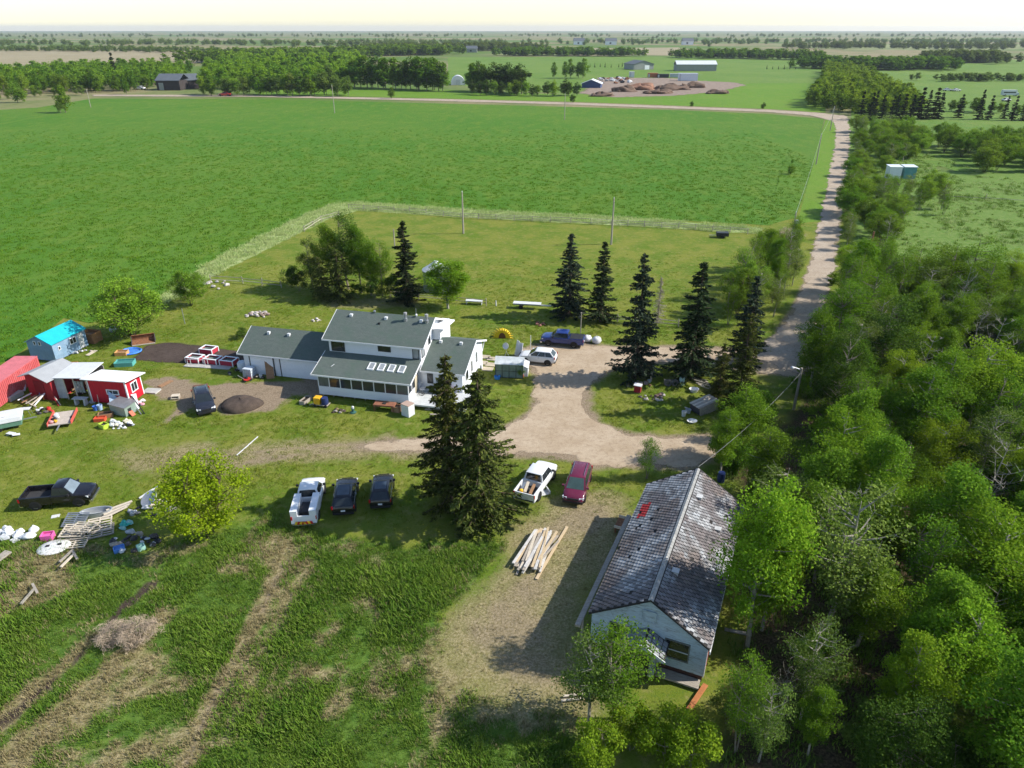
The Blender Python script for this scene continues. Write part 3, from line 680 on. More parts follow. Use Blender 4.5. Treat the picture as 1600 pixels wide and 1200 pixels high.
def wood(poly, spacing, seed, kinds, hr, name, label, group, cat='tree', wide=(0.8, 1.2), avoid=None):
    q = random.Random(seed); n = 0
    for x, y in scatter_pts(poly, spacing, seed):
        if not in_view(x, y): continue
        if avoid and avoid(x, y): continue
        if keep_clear(x, y): continue
        pr, bh = q.choices([k[0] for k in kinds], [k[1] for k in kinds])[0]
        tree(pr, (x, y, 0), q.uniform(*hr) if bh > 4 else q.uniform(hr[0] * 0.4, hr[1] * 0.5), q.uniform(*wide), q.uniform(0, 6.28), name, label, group, cat, bh); n += 1
    return n
_lp = gp(1240, 640); _bt = (gp(1397, 280), gp(1420, 280))
def keep_clear(x, y):
    if abs(x - _lp.x * y / _lp.y) < 2.6 and -13 < y - _lp.y < 3: return True
    return any(abs(x - b.x) < 8 and -19 < y - b.y < 6 for b in _bt)
CLEARING = PX((1120, 900), (1240, 920), (1285, 1000), (1300, 1080), (1330, 1260), (1040, 1260), (1100, 1000))
CL = np.array(CLEARING)
def not_clear(x, y): return poly_sd(np.array([[x, y]]), CLEARING)[0] > -0.8
KD = [((DEC[0], 10), 3), ((DEC[1], 10), 3), ((DEC[2], 10), 4), ((DEC[3], 10), 3), ((DEC[4], 10), 1), ((SPARSE[0], 9), 1.6), ((SPARSE[1], 9), 1.6), ((BARE[0], 8), 0.5), ((BARE[1], 8), 0.5)]
wood(FOREST, 3.4, 3, KD, (6.0, 10.5), 'aspen_tree', 'leafy aspen among the dense wood right of the gravel road', 'aspens of the roadside wood', avoid=not_clear)
wood(FOREST, 3.9, 4, [((SHRUB[0], 3), 2), ((SHRUB[1], 3), 2), ((SHRUB[3], 3), 2)], (4.0, 7.0), 'shrub', 'leafy shrub under the aspens of the roadside wood', 'undergrowth shrubs of the roadside wood', 'shrub', (0.9, 1.4), not_clear)
EDGE = PX((1090, 738), (1140, 690), (1215, 625), (1268, 560), (1290, 510), (1306, 510), (1288, 570), (1238, 650), (1165, 708), (1110, 742))
wood(EDGE, 2.6, 14, [((SHRUB[0], 3), 2), ((SHRUB[1], 3), 2), ((SHRUB[2], 3), 1)], (5.0, 8.0), 'shrub', 'leafy shrub at the roadside edge of the wood', 'edge shrubs of the roadside wood', 'shrub', (0.7, 1.0))
# trees that stand out round the old house
tree_px(BRIGHT[1], 9, (1168, 1010), 748, wide=0.72, name='aspen_tree', label='tall bright green aspen close beside the old house roof')
tree_px(BRIGHT[0], 9, (1190, 985), 785, wide=0.7, name='aspen_tree', label='second bright aspen right behind the tall one at the old house')
tree_px(SPARSE[0], 9, (1290, 985), 750, wide=1.0, name='aspen_tree', label='thin pale aspen with bare white limbs right of the old house')
tree_px(BARE[2], 8, (1300, 900), 760, wide=1.3, name='bare_tree', label='leafless white limbed tree in the wood right of the old house')
tree_px(BRIGHT[1], 9, (1462, 1120), 945, wide=1.0, name='aspen_tree', label='bright green aspen low in the right corner of the wood')
tree_px(BRIGHT[0], 9, (1395, 1160), 995, wide=0.8, name='aspen_tree', label='bright green young aspen in the bottom right of the wood')
tree_px(SPARSE[1], 9, (958, 1125), 975, wide=1.15, rz=0.5, name='aspen_tree', label='thin leafy tree with pale limbs in front of the old house')
tree_px(SPARSE[2], 9, (920, 1130), 992, wide=1.0, rz=2.5, name='aspen_tree', label='thin leafy tree at the left front corner of the old house')
for i, (x, y, t, wd) in enumerate([(985, 1170, 1112, 0.9), (1040, 1185, 1118, 0.9), (1075, 1195, 1128, 0.9), (930, 1200, 1135, 0.8)]):
    tree_px(SHRUB[2], 3, (x, y), t, wide=wd, name='shrub', cat='shrub', label=['bright bush below the thin tree before the old house', 'bright bush below the old house entrance', 'bright bush below the right corner of the old house', 'bright bush lowest left before the old house'][i], group='bright bushes in front of the old house')
tree_px(SPARSE[1], 9, (1150, 1175), 1020, wide=0.7, name='aspen_tree', label='thin young tree at the right front corner of the old house')
tree_px(SPARSE[0], 9, (1185, 1190), 1060, wide=0.7, name='aspen_tree', label='thin young tree by the brown clearing at the bottom edge')
tree_px(BARE[0], 8, (1222, 1110), 1040, wide=1.1, rz=1.0, name='bare_tree', label='dead twisted sapling standing in the brown clearing')
tree_px(SPARSE[1], 9, (1010, 748), 682, wide=0.95, name='aspen_tree', label='small leafy tree at the back left corner of the old house')
tree_px(SPARSE[2], 9, (1250, 1130), 960, wide=0.75, name='aspen_tree', label='slim leafy aspen at the right side of the brown clearing')
tree_px(DEC[1], 10, (1262, 1180), 1075, wide=0.8, name='aspen_tree', label='small leafy aspen at the bottom edge right of the clearing')
tree_px(SHRUB[1], 3, (1135, 1130), 1085, wide=0.8, name='shrub', cat='shrub', label='thin greyish shrub at the old house right front corner')
tree_px(SHRUB[0], 3, (1270, 1040), 985, wide=0.8, name='shrub', cat='shrub', label='green shrub at the far right of the brown clearing')
tree_px(BARE[1], 8, (1205, 1100), 1050, wide=1.2, rz=2.4, name='bare_tree', label='second dead twisted sapling in the brown clearing')
# thicket left of the road
THICK = PX((1115, 500), (1160, 460), (1190, 425), (1235, 400), (1242, 420), (1238, 450), (1215, 495), (1195, 515), (1150, 520))
wood(THICK, 3.0, 8, [((SPARSE[0], 9), 2), ((SPARSE[1], 9), 1), ((DEC[0], 10), 1), ((DEC[4], 10), 1), ((WILLOW[1], 7), 1)], (5.5, 8.5), 'broadleaf_tree', 'leafy tree in the thicket left of the gravel road', 'trees of the thicket left of the road', wide=(0.7, 1.0))
# scrub right of the road
SCR1 = PX((1336, 205), (1380, 200), (1440, 228), (1440, 246), (1392, 258), (1384, 275), (1400, 300), (1465, 300), (1478, 340), (1408, 344), (1396, 385), (1340, 400), (1316, 400), (1322, 330), (1333, 250))
wood(SCR1, 5.2, 9, [((WILLOW[0], 7), 2), ((WILLOW[2], 7), 2), ((SPARSE[0], 9), 1.4), ((SPARSE[1], 9), 1), ((DEC[3], 10), 1)], (4.5, 7.5), 'broadleaf_tree', 'leafy tree in the scrub along the right side of the road', 'trees of the scrub right of the road', wide=(0.9, 1.25))
SCR2 = PX((1312, 400), (1395, 390), (1380, 425), (1320, 445))
wood(SCR2, 3.6, 10, [((SPARSE[0], 9), 2), ((SHRUB[1], 3), 2), ((BARE[1], 8), 0.6)], (4.0, 6.5), 'broadleaf_tree', 'greyish thin tree at the near end of the roadside scrub', 'thin trees at the end of the roadside scrub')
HEDGE = PX((1445, 226), (1600, 226), (1760, 240), (1760, 262), (1600, 270), (1530, 270), (1524, 250), (1445, 238))
wood(HEDGE, 6.0, 12, [((WILLOW[0], 7), 2), ((WILLOW[2], 7), 2), ((DEC[3], 10), 1)], (5.5, 8.0), 'broadleaf_tree', 'rounded tree in the tall hedge across the right pasture', 'trees of the hedge across the right pasture', wide=(0.9, 1.2))
for x, y, t in ((1235, 272, 258), (1238, 255, 248), (1405, 432, 420), (1300, 445, 425)):
    tree_px(SHRUB[0], 3, (x, y), t, wide=1.0, name='shrub', cat='shrub', label={258: 'farther low shrub at the field edge by the road', 248: 'smaller shrub just behind it at the field edge', 420: 'low shrub on the pasture side of the wood', 425: 'low shrub at the road where the wood begins'}[t], group='shrubs beside the road ditch')
tree_px(BRUSH[0], 3, (1232, 380), 362, h=2.8, wide=1.3, name='bare_shrub', label='grey leafless shrub at the foot of the transformer pole', cat='shrub')
# dead bush in the rough grass
tree_px(BRUSH[0], 3, (218, 1000), 0, h=1.6, wide=1.2, name='dead_bush', label='brown leafless bush in the rough grass by the ditch', cat='bush')
tree_px(BRUSH[0], 3, (182, 1000), 0, h=1.2, wide=1.5, rz=1.5, name='dead_bush', label='smaller brown twiggy bush left of the dead bush by the ditch', cat='bush')
tree_px(SHRUB[0], 3, (812, 590), 0, h=1.9, wide=0.6, name='shrub', cat='shrub', label='small green shrub growing beside the greenhouse')

# ================================================================== BUILDINGS
WHITE = mat('white_trim', (0.78, 0.79, 0.80), 0.5, 0.06, 2.0)
SIDE_W = siding('white_siding', (0.74, 0.76, 0.79), 0.2)
ROOF_G = shingled('green_grey_shingles', (0.085, 0.105, 0.095), (0.11, 0.13, 0.115), (0.07, 0.105, 0.082))
GLASS = glassmat()
GLASSP = glassmat('porch_glass', (0.03, 0.035, 0.04), 0.12)
GLASSL = glassmat('skylight_glass', (0.25, 0.27, 0.28), 0.15)
DKTRIM = mat('dark_window_frame', (0.035, 0.04, 0.042), 0.5, 0.2)
METAL = mat('galvanised_metal', (0.42, 0.44, 0.46), 0.38, 0.18, 2.5, metal=0.7)
CONC = mat('concrete', (0.42, 0.41, 0.38), 0.9, 0.15, 2.0, bump=0.2)
WOODG = mat('weathered_wood', (0.34, 0.30, 0.25), 0.85, 0.35, 3.0, bump=0.4, grain=(1, 6, 6))
WOODN = mat('new_lumber', (0.52, 0.40, 0.25), 0.8, 0.2, 3.0, grain=(1, 6, 6))
WOODB = mat('brown_wood', (0.30, 0.17, 0.09), 0.8, 0.25, 3.0)
WOODP = mat('pale_plank', (0.55, 0.48, 0.38), 0.85, 0.25, 3.0, grain=(1, 6, 6))
RUST = mat('rust', (0.24, 0.105, 0.05), 0.85, 0.45, 4.0, bump=0.4, dirt=(0.08, 0.05, 0.04), dirt_amt=0.7)
RUBBER = mat('black_rubber', (0.018, 0.018, 0.019), 0.8, 0.3)
BLACKP = mat('black_plastic', (0.02, 0.02, 0.022), 0.5, 0.2)
PLASTW = mat('white_plastic', (0.62, 0.63, 0.64), 0.45, 0.08, 2.0)

def window(parent, plane, a0, a1, z0, z1, at_, outn, frame=None, glass=None, bar=0.07, mull=0):
    """a framed pane on a wall. plane 'y': wall faces along y, a = x.  plane 'x': a = y.  outn = +-1 outward"""
    frame = frame or WHITE; glass = glass or GLASS
    f = MB(); d0, d1 = sorted((at_ + outn * 0.002, at_ + outn * 0.06))
    def bx(m, p0, p1, q0, q1, e0, e1):
        if plane == 'y': m.box(p0, p1, e0, e1, q0, q1)
        else: m.box(e0, e1, p0, p1, q0, q1)
    bx(f, a0 - bar, a0, z0 - bar, z1 + bar, d0, d1); bx(f, a1, a1 + bar, z0 - bar, z1 + bar, d0, d1)
    bx(f, a0, a1, z1, z1 + bar, d0, d1); bx(f, a0, a1, z0 - bar, z0, d0, d1)
    for k in range(mull):
        c = a0 + (a1 - a0) * (k + 1) / (mull + 1); bx(f, c - 0.025, c + 0.025, z0, z1, d0, d1)
    fr = f.build('window', frame, parent)
    g = MB(); e0, e1 = sorted((at_ + outn * 0.003, at_ + outn * 0.025)); bx(g, a0, a1, z0, z1, e0, e1)
    g.build('pane', glass, fr)
    return fr
def wallbox(parent, x0, x1, y0, y1, z0, z1, matr, name='wall'):
    return MB().box(x0, x1, y0, y1, z0, z1).build(name, matr, parent)
def slab(p00, p10, p11, p01, t=0.12):
    """a roof slab from four top corners, t thick (downward)"""
    top = [Vector(p) for p in (p00, p10, p11, p01)]
    return MB().hexa([p - Vector((0, 0, t)) for p in top] + top)
def gable_roof(parent, x0, x1, yf, yr, yb, ze, zr, matr, t=0.14, trim=None, zb=None, rake=0.16):
    zb = ze if zb is None else zb
    a = slab((x0, yf, ze), (x1, yf, ze), (x1, yr, zr), (x0, yr, zr), t).build('roof', matr, parent)
    slab((x0, yr + 0.004, zr), (x1, yr + 0.004, zr), (x1, yb, zb), (x0, yb, zb), t).build('roof', matr, parent)
    if trim:
        f = MB()
        f.box(x0 - 0.02, x1 + 0.02, yf - 0.04, yf - 0.003, ze - 0.17, ze - 0.02)
        f.build('eave_trim', trim, a)
        f = MB()
        for xx in (x0 - 0.05, x1 + 0.005):
            for (ya, za, yb_, zb_) in ((yf - 0.04, ze, yr, zr), (yr, zr, yb, zb)):
                f.hexa([(xx, ya, za - 0.2), (xx + 0.045, ya, za - 0.2), (xx + 0.045, yb_, zb_ - 0.2), (xx, yb_, zb_ - 0.2),
                        (xx, ya, za + 0.015), (xx + 0.045, ya, za + 0.015), (xx + 0.045, yb_, zb_ + 0.015), (xx, yb_, zb_ + 0.015)])
        f.build('rake_trim', trim, a)
    return a

# ---- the farmhouse -------------------------------------------------
HO = gp(512, 550.5, 3.9); HA = -R(12.8)
house = thing('farmhouse', 'white two storey farmhouse with green grey shingle roofs and attached garage', 'house', (HO.x, HO.y, 0), HA)
def roof_z(y, yf, ze, yr, zr): return ze + (y - yf) * (zr - ze) / (yr - yf)
# two storey block
b = MB(); b.prism([(0.5, 0.25), (8.2, 0.25), (8.2, 5.38), (4.3, 6.98), (0.5, 5.3)], 0.0, 10.4, 'x'); b.build('wall', SIDE_W, house)
gable_roof(house, -0.55, 10.85, 0.15, 4.3, 8.6, 5.36, 7.2, ROOF_G, trim=WHITE)
window(house, 'y', 0.35, 1.75, 4.0, 5.05, 0.5, -1, DKTRIM)
window(house, 'y', 5.7, 7.0, 4.45, 5.05, 0.5, -1, DKTRIM)
window(house, 'y', 9.55, 10.15, 3.95, 5.05, 0.5, -1, DKTRIM, GLASSL)
window(house, 'x', 0.75, 1.5, 4.0, 5.05, 10.4, 1, DKTRIM, GLASSL)
window(house, 'x', 3.0, 3.5, 4.6, 5.9, 10.4, 1, DKTRIM)
# a bay on the right gable behind the ridge
b = MB(); b.box(10.401, 11.3, 4.4, 7.9, 3.6, 5.75); b.build('wall', SIDE_W, house)
b = MB(); b.hexa([(10.4, 4.2, 5.78), (11.75, 4.2, 5.78), (11.75, 8.3, 5.35), (10.4, 8.3, 5.35), (10.4, 4.2, 5.95), (11.75, 4.2, 5.95), (11.75, 8.3, 5.52), (10.4, 8.3, 5.52)]); b.build('bay_roof', WHITE, house)
# garage
b = MB(); b.prism([(0.72, 0.0), (7.2, 0.0), (7.2, 2.5), (3.95, 4.25), (0.72, 2.48)], -10.85, -0.002, 'x'); b.build('wall', SIDE_W, house)
gable_roof(house, -11.35, -0.003, 0.35, 3.95, 7.6, 2.52, 4.42, ROOF_G, trim=WHITE)
for x0, x1 in ((-10.05, -7.2), (-6.3, -1.9)):
    d = MB().box(x0, x1, 0.66, 0.717, 0.03, 2.15).build('garage_door', mat('garage_door_paint', (0.74, 0.77, 0.80), 0.45, 0.05), house)
    for k in range(4):
        MB().box(x0 + 0.05, x1 - 0.05, 0.63, 0.658, 0.06 + k * 0.53, 0.53 + k * 0.53).build('panel', MATS['garage_door_paint'], d)
    f = MB(); f.box(x0 - 0.09, x0 - 0.001, 0.62, 0.718, 0.03, 2.25); f.box(x1 + 0.001, x1 + 0.09, 0.62, 0.718, 0.03, 2.25); f.build('door_frame', DKTRIM, d)
# porch / sun room
pf = -2.85
b = MB(); b.box(0, 10.05, pf, 0.498, 0.32, 1.28); b.build('porch_wall', SIDE_W, house)
b = MB(); b.prism([(pf + 0.001, 2.45), (0.498, 2.45), (0.498, 3.55), (pf + 0.001, 2.62)], 0.001, 10.049, 'x'); b.build('porch_header', SIDE_W, house)
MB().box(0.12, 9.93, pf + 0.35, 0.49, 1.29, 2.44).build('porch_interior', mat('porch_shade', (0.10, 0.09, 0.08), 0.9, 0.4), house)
np_ = 8
for k in range(np_ + 1):
    x = 0.02 + k * (10.01 / np_)
    MB().box(x - 0.045, x + 0.045, pf + 0.004, pf + 0.1, 1.281, 2.449).build('porch_post', WHITE, house)
for k in range(np_):
    x = 0.02 + k * (10.01 / np_); MB().box(x + 0.05, x + 10.01 / np_ - 0.05, pf + 0.03, pf + 0.055, 1.281, 2.449).build('pane', GLASSP if k not in (0, 7) else glassmat('porch_glass_clear', (0.10, 0.115, 0.12), 0.1), house)
for y in (pf + 1.1, pf + 2.2, 0.35):
    MB().box(9.96, 10.05, y - 0.05, y + 0.05, 1.281, 2.449).build('porch_post', WHITE, house)
MB().box(9.99, 10.015, pf + 0.12, 0.3, 1.281, 2.449).build('pane', GLASSP, house)
pr = slab((-0.5, pf - 0.32, 2.74), (10.45, pf - 0.32, 2.74), (10.45, 0.497, 3.86), (-0.5, 0.497, 3.86), 0.13).build('porch_roof', ROOF_G, house)
f = MB(); f.box(-0.52, 10.47, pf - 0.37, pf - 0.323, 2.56, 2.725)
for xx in (-0.55, 10.455): f.hexa([(xx, pf - .36, 2.56), (xx + .045, pf - .36, 2.56), (xx + .045, .49, 3.68), (xx, .49, 3.68), (xx, pf - .36, 2.755), (xx + .045, pf - .36, 2.755), (xx + .045, .49, 3.875), (xx, .49, 3.875)])
f.build('eave_trim', WHITE, pr)
for k in range(4):                                       # four skylights
    x = 5.15 + k * 1.12; fs = (pf - 0.32, 2.74, 0.497, 3.86)
    z0 = lambda y: fs[1] + (y - fs[0]) * (fs[3] - fs[1]) / (fs[2] - fs[0])
    ya, yb = -1.75, -0.75; fr = MB()
    for (xa, xb, y1, y2) in ((x, x + .09, ya, yb), (x + .62, x + .71, ya, yb), (x + .09, x + .62, ya, ya + .09), (x + .09, x + .62, yb - .09, yb)):
        fr.hexa([(xa, y1, z0(y1) - .05), (xb, y1, z0(y1) - .05), (xb, y2, z0(y2) - .05), (xa, y2, z0(y2) - .05), (xa, y1, z0(y1) + .12), (xb, y1, z0(y1) + .12), (xb, y2, z0(y2) + .12), (xa, y2, z0(y2) + .12)])
    sk = fr.build('skylight', WHITE, house)
    slab((x + .09, ya + .09, z0(ya + .09) + .07), (x + .62, ya + .09, z0(ya + .09) + .07), (x + .62, yb - .09, z0(yb - .09) + .07), (x + .09, yb - .09, z0(yb - .09) + .07), 0.03).build('pane', GLASSL, sk)
for k in range(9):                                       # porch stands on short posts
    MB().box(0.2 + k * 1.2, 0.32 + k * 1.2, pf + 0.25, pf + 0.37, -0.05, 0.32).build('foundation_post', WOODG, house)
# right wing
b = MB(); b.prism([(0.35, 0.2), (8.4, 0.2), (8.4, 3.0), (4.8, 4.55), (0.35, 2.78)], 10.402, 14.9, 'x'); b.build('wall', SIDE_W, house)
gable_roof(house, 10.404, 15.25, 0.0, 4.8, 9.0, 2.84, 4.75, ROOF_G, trim=WHITE, zb=3.1)
window(house, 'y', 11.1, 11.6, 1.35, 2.35, 0.35, -1, DKTRIM, GLASS); window(house, 'y', 12.4, 13.6, 1.35, 2.35, 0.35, -1, DKTRIM, GLASS)
window(house, 'x', 3.6, 4.1, 1.4, 2.7, 14.9, 1); window(house, 'x', 5.6, 6.1, 1.6, 2.9, 14.9, 1); window(house, 'x', 1.5, 2.4, 1.3, 2.4, 14.9, 1)
b = MB(); b.bar((14.92, 8.3, 1.9), (15.0, 8.95, 2.95), 0.08, 0.08); b.build('eave_brace', WHITE, house)
dr = MB().box(10.06, 10.10, -0.95, -0.1, 0.6, 2.4).build('door', mat('beige_door', (0.5, 0.44, 0.32), 0.5, 0.1), house)
# deck
dk = MB().box(10.06, 16.2, -3.25, 0.34, 0.36, 0.50).build('deck', mat('grey_deck', (0.55, 0.56, 0.55), 0.7, 0.15, 1.5), house)
for k in range(24):
    y = -3.24 + k * 0.149; MB().box(10.07, 16.19, y, y + 0.135, 0.502, 0.53).build('plank', MATS['grey_deck'], dk)
for x in (10.3, 12.2, 14.1, 16.0): MB().box(x, x + 0.12, -3.1, -2.98, -0.05, 0.36).build('deck_post', WOODG, house)
# vents, chimneys, mast
def zr(y): return 5.36 + (y - 0.15) * (7.2 - 5.36) / 4.15
for x in (1.3, 5.35, 9.35): MB().box(x, x + 0.3, 3.4, 3.75, zr(3.4) - 0.1, zr(3.5) + 0.24).build('roof_vent', PLASTW, house)
MB().box(4.9, 5.1, 2.7, 2.9, zr(2.7) - .1, zr(2.8) + .15).build('roof_vent', BLACKP, house)
for x in (-8.9, -6.4): MB().box(x, x + 0.3, 3.0, 3.3, 3.85, 4.25).build('roof_vent', PLASTW, house)
for x in (11.3, 13.6): MB().box(x, x + 0.3, 3.9, 4.2, 4.3, 4.7).build('roof_vent', PLASTW, house)
for x, h in ((7.75, 0.95), (10.15, 0.95)):
    z = zr(3.55); c = MB().lathe([(0.2, -0.15), (0.2, 0.28), (0.13, 0.32), (0.13, h - 0.28)], (x, 3.55, z), 12).build('chimney', METAL, house, 40)
    MB().lathe([(0.13, h - 0.281), (0.2, h - 0.27), (0.2, h - 0.04), (0.12, h)], (x, 3.55, z), 12).build('chimney_cap', mat('chimney_cap_metal', (0.3, 0.3, 0.3), 0.5, 0.3), c, 40)
c = MB(); c.tube([(8.75, 4.2, 7.1), (8.75, 4.2, 8.1)], 0.03, 6); c.build('antenna_mast', METAL, house)
MB().lathe([(0.03, 0), (0.12, 0.05), (0.14, 0.2), (0.04, 0.3)], (8.75, 4.2, 7.2), 10).build('dish', PLASTW, house, 40)
c = MB(); c.tube([(-0.35, 3.3, 4.15), (-0.3, 3.2, 6.0)], 0.03, 6); c.build('conduit_mast', PLASTW, house)
MB().lathe([(0.02, -.1), (0.14, 0), (0.16, 0.12), (0.05, 0.2)], (3.9, 4.3, 7.25), 10).build('turbine_vent', METAL, house, 40)
MB().tube([(1.2, -1.9, 3.2), (1.45, -1.55, 3.36)], 0.03, 4).build('roof_stick', PLASTW, house)

# ---- the old house, bottom right ------------------------------------
OA = R(-23.4)                                            # local x = across (left eave to right eave), local y = along the ridge
oc = (gp(921, 950, 3.3) + gp(1112, 1003, 3.3)) / 2
old = thing('old_house', 'derelict pale blue house with worn grey shingle roof at the wood edge', 'house', (oc.x, oc.y, 0), OA)
OW, OLn, OE, OR_ = 3.5, 14.6, 3.15, 5.45                 # half width, length, eave height, ridge height
PEEL = mat('peeling_blue_board', (0.44, 0.53, 0.58), 0.75, 0.14, 2.5, bump=0.3, dirt=(0.17, 0.17, 0.15), dirt_amt=0.75, grain=(1.0, 5, 5))
ODK = mat('dark_underlay', (0.03, 0.028, 0.027), 0.95, 0.3)
b = MB(); b.prism([(-OW, 0.55), (OW, 0.55), (OW, OE - 0.02), (0, OR_ - 0.2), (-OW, OE - 0.02)], 0.0, OLn, 'y')
b.build('wall', mat('old_wall_board', (0.36, 0.42, 0.44), 0.8, 0.25, 1.5), old)
b = MB(); b.box(-OW + 0.05, OW - 0.05, 0.05, OLn - 0.05, -0.1, 0.548); b.build('foundation', mat('brown_skirting', (0.10, 0.05, 0.04), 0.9, 0.3), old)
pw = 0.155
k = 0; z = 0.57
while z < OR_ - 0.35:                                    # clapboards of the near gable, one by one
    hw = OW if z + pw < OE else OW * (OR_ - 0.15 - z - pw) / (OR_ - OE)
    gaps = [(-2.35, -1.05), (1.05, 2.55)] if 1.2 < z + pw / 2 < 2.72 else []
    segs = []; s0 = -hw
    for g0, g1 in gaps: segs.append((s0, g0)); s0 = g1
    segs.append((s0, hw))
    for s0, s1 in segs:
        if s1 - s0 > 0.1:
            m_ = MB(); m_.hexa([(s0, -0.045, z), (s1, -0.045, z), (s1, -0.004, z), (s0, -0.004, z), (s0, -0.018, z + pw - 0.004), (s1, -0.018, z + pw - 0.004), (s1, -0.004, z + pw - 0.004), (s0, -0.004, z + pw - 0.004)])
            m_.build('clapboard', PEEL, old)
    z += pw
for (xa, xb) in ((-2.27, -1.13), (1.13, 2.47)):
    f = window(old, 'y', xa, xb, 1.3, 2.62, 0.0, -1, mat('worn_sash', (0.16, 0.17, 0.16), 0.8, 0.3), GLASS, 0.08)
    MB().box(xa, xb, -0.06, -0.03, 1.9, 1.96).build('sash_bar', PLASTW, f)
f = window(old, 'y', -0.35, 0.35, 3.6, 4.35, -0.05, -1, PEEL, PEEL, 0.06)
# entrance canopy
OSHP = mat('pale_grey_shingle', (.27, .28, .29), .9, .3)
cy = MB(); cy.prism([(-1.15, 2.35), (0, 3.0), (1.15, 2.35)], -1.35, -0.05, 'y'); cy.build('entry_gable', PEEL, old)
for s_ in (-1, 1):
    m_ = MB(); m_.hexa([(0, -1.55, 3.01), (s_ * 1.35, -1.55, 2.26), (s_ * 1.35, -0.05, 2.26), (0, -0.05, 3.01), (0, -1.55, 3.1), (s_ * 1.35, -1.55, 2.35), (s_ * 1.35, -0.05, 2.35), (0, -0.05, 3.1)])
    m_.build('entry_roof', mat('entry_felt', (.22, .25, .27), .9, .25) if s_ < 0 else ODK, old)
    if s_ > 0:
        for r_ in range(4):
            for c_ in range(5): e_ = MB(); x_ = .12 + r_ * .3; e_.hexa([(x_ + dx, -1.52 + c_ * .29 + (.14 if r_ % 2 else 0) * (c_ < 4) + dy, 3.1 - (x_ + dx) * .5556 + dz) for dz in (.004, .04) for dx, dy in ((0, 0), (.26, 0), (.26, .23), (0, .23))]); e_.build('shingle', OSHP, old)
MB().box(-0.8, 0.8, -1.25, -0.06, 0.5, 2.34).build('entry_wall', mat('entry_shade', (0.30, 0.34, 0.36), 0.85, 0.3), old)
MB().box(-0.45, 0.45, -1.29, -1.252, 0.55, 2.25).build('door', mat('dark_doorway', (0.03, 0.028, 0.026), 0.9, 0.3), old)
for s_ in (-1, 1): MB().bar((0, -1.57, 3.06), (s_ * 1.38, -1.57, 2.29), 0.05, 0.2).build('rake_board', mat('pale_rake', (0.55, 0.58, 0.58), 0.7, 0.2), old)
for k in range(0): MB().box(-1.0, 2.6, -1.3 + 0.0 * k - 0.35 * k, -1.01 - 0.35 * k + 0.02, 0.42 - 0.17 * k - .06, 0.42 - 0.17 * k).build('step_board', WOODG, old)
MB().box(0.82, 3.4, -0.75, -0.05, 0.14, 0.26).build('porch_floor', WOODG, old)
# roof deck, shingles, ridge caps
for s_ in (-1, 1):
    ov = 0.14; ex = OW + ov; ze = OE - ov * (OR_ - OE) / OW
    m_ = MB(); m_.hexa([(0, -0.28, OR_ - 0.13), (s_ * ex, -0.28, ze - 0.13), (s_ * ex, OLn + .28, ze - 0.13), (0, OLn + .28, OR_ - 0.13), (0, -0.28, OR_ - 0.012), (s_ * ex, -0.28, ze - 0.012), (s_ * ex, OLn + .28, ze - 0.012), (0, OLn + .28, OR_ - 0.012)])
    m_.build('roof', ODK, old)
def old_shingle_mat():
    m, n, o = _new('worn_shingle'); p = _pos(n); gi = n.nodes.new('ShaderNodeNewGeometry'); oi = n.nodes.new('ShaderNodeObjectInfo')
    rv = _math(n, 'FRACT', _math(n, 'ADD', gi.outputs['Random Per Island'], oi.outputs['Random']))
    n1 = _noise(n, p, 0.42, 4, 0.55, 0.6); n2 = _noise(n, p, 1.3, 4, 0.6); n3 = _noise(n, p, 16, 4, 0.7); n5 = _noise(n, _scale(n, p, (1, 1, 1)), 0.27, 3, 0.5)
    c = _mix(n, _sstep(n, n1, 0.42, 0.56), (0.19, 0.165, 0.165), (0.42, 0.43, 0.44))
    c = _mix(n, _math(n, 'MULTIPLY', _sstep(n, n5, 0.5, 0.6), 0.85), c, (0.20, 0.155, 0.135))
    c = _mix(n, _math(n, 'MULTIPLY', _sstep(n, n2, 0.58, 0.68), 0.7), c, (0.34, 0.38, 0.41))
    c = _mix(n, _math(n, 'MULTIPLY', _sstep(n, n2, 0.40, 0.30), 0.8), c, (0.045, 0.05, 0.045))
    c = _mix(n, _math(n, 'MULTIPLY', rv, 0.75), c, (0.075, 0.07, 0.07))
    c = _mix(n, _math(n, 'MULTIPLY', _sstep(n, n3, 0.45, 0.7), 0.3), c, (0.30, 0.30, 0.30))
    _princ(n, o, c, 0.92, 0, 0.2, n3, 0.6, 0.02)
    return m
OSH = old_shingle_mat(); OSHR = mat('red_shingle', (0.45, 0.035, 0.035), 0.8, 0.2)
sl = math.hypot(OW + 0.16, (OR_ - OE) * (OW + 0.16) / OW); tilt = math.atan2(OR_ - OE, OW)
sw, sh = 0.32, 0.26
m_ = MB(); m_.hexa([(0.05, -0.02, 0.0), (sw - 0.05, -0.02, 0.0), (sw - 0.03, sh - .04, -0.012), (0.03, sh - .04, -0.012), (0.05, -0.02, 0.05), (sw - 0.05, -0.02, 0.05), (sw - 0.03, sh - .04, 0.006), (0.03, sh - .04, 0.006)])
SH_ME = m_.mesh('shingle', OSH); SH_RED = m_.mesh('shingle', OSHR)
allS = []; nrow = int(sl / sh); ncol = int((OLn + 0.5) / sw)
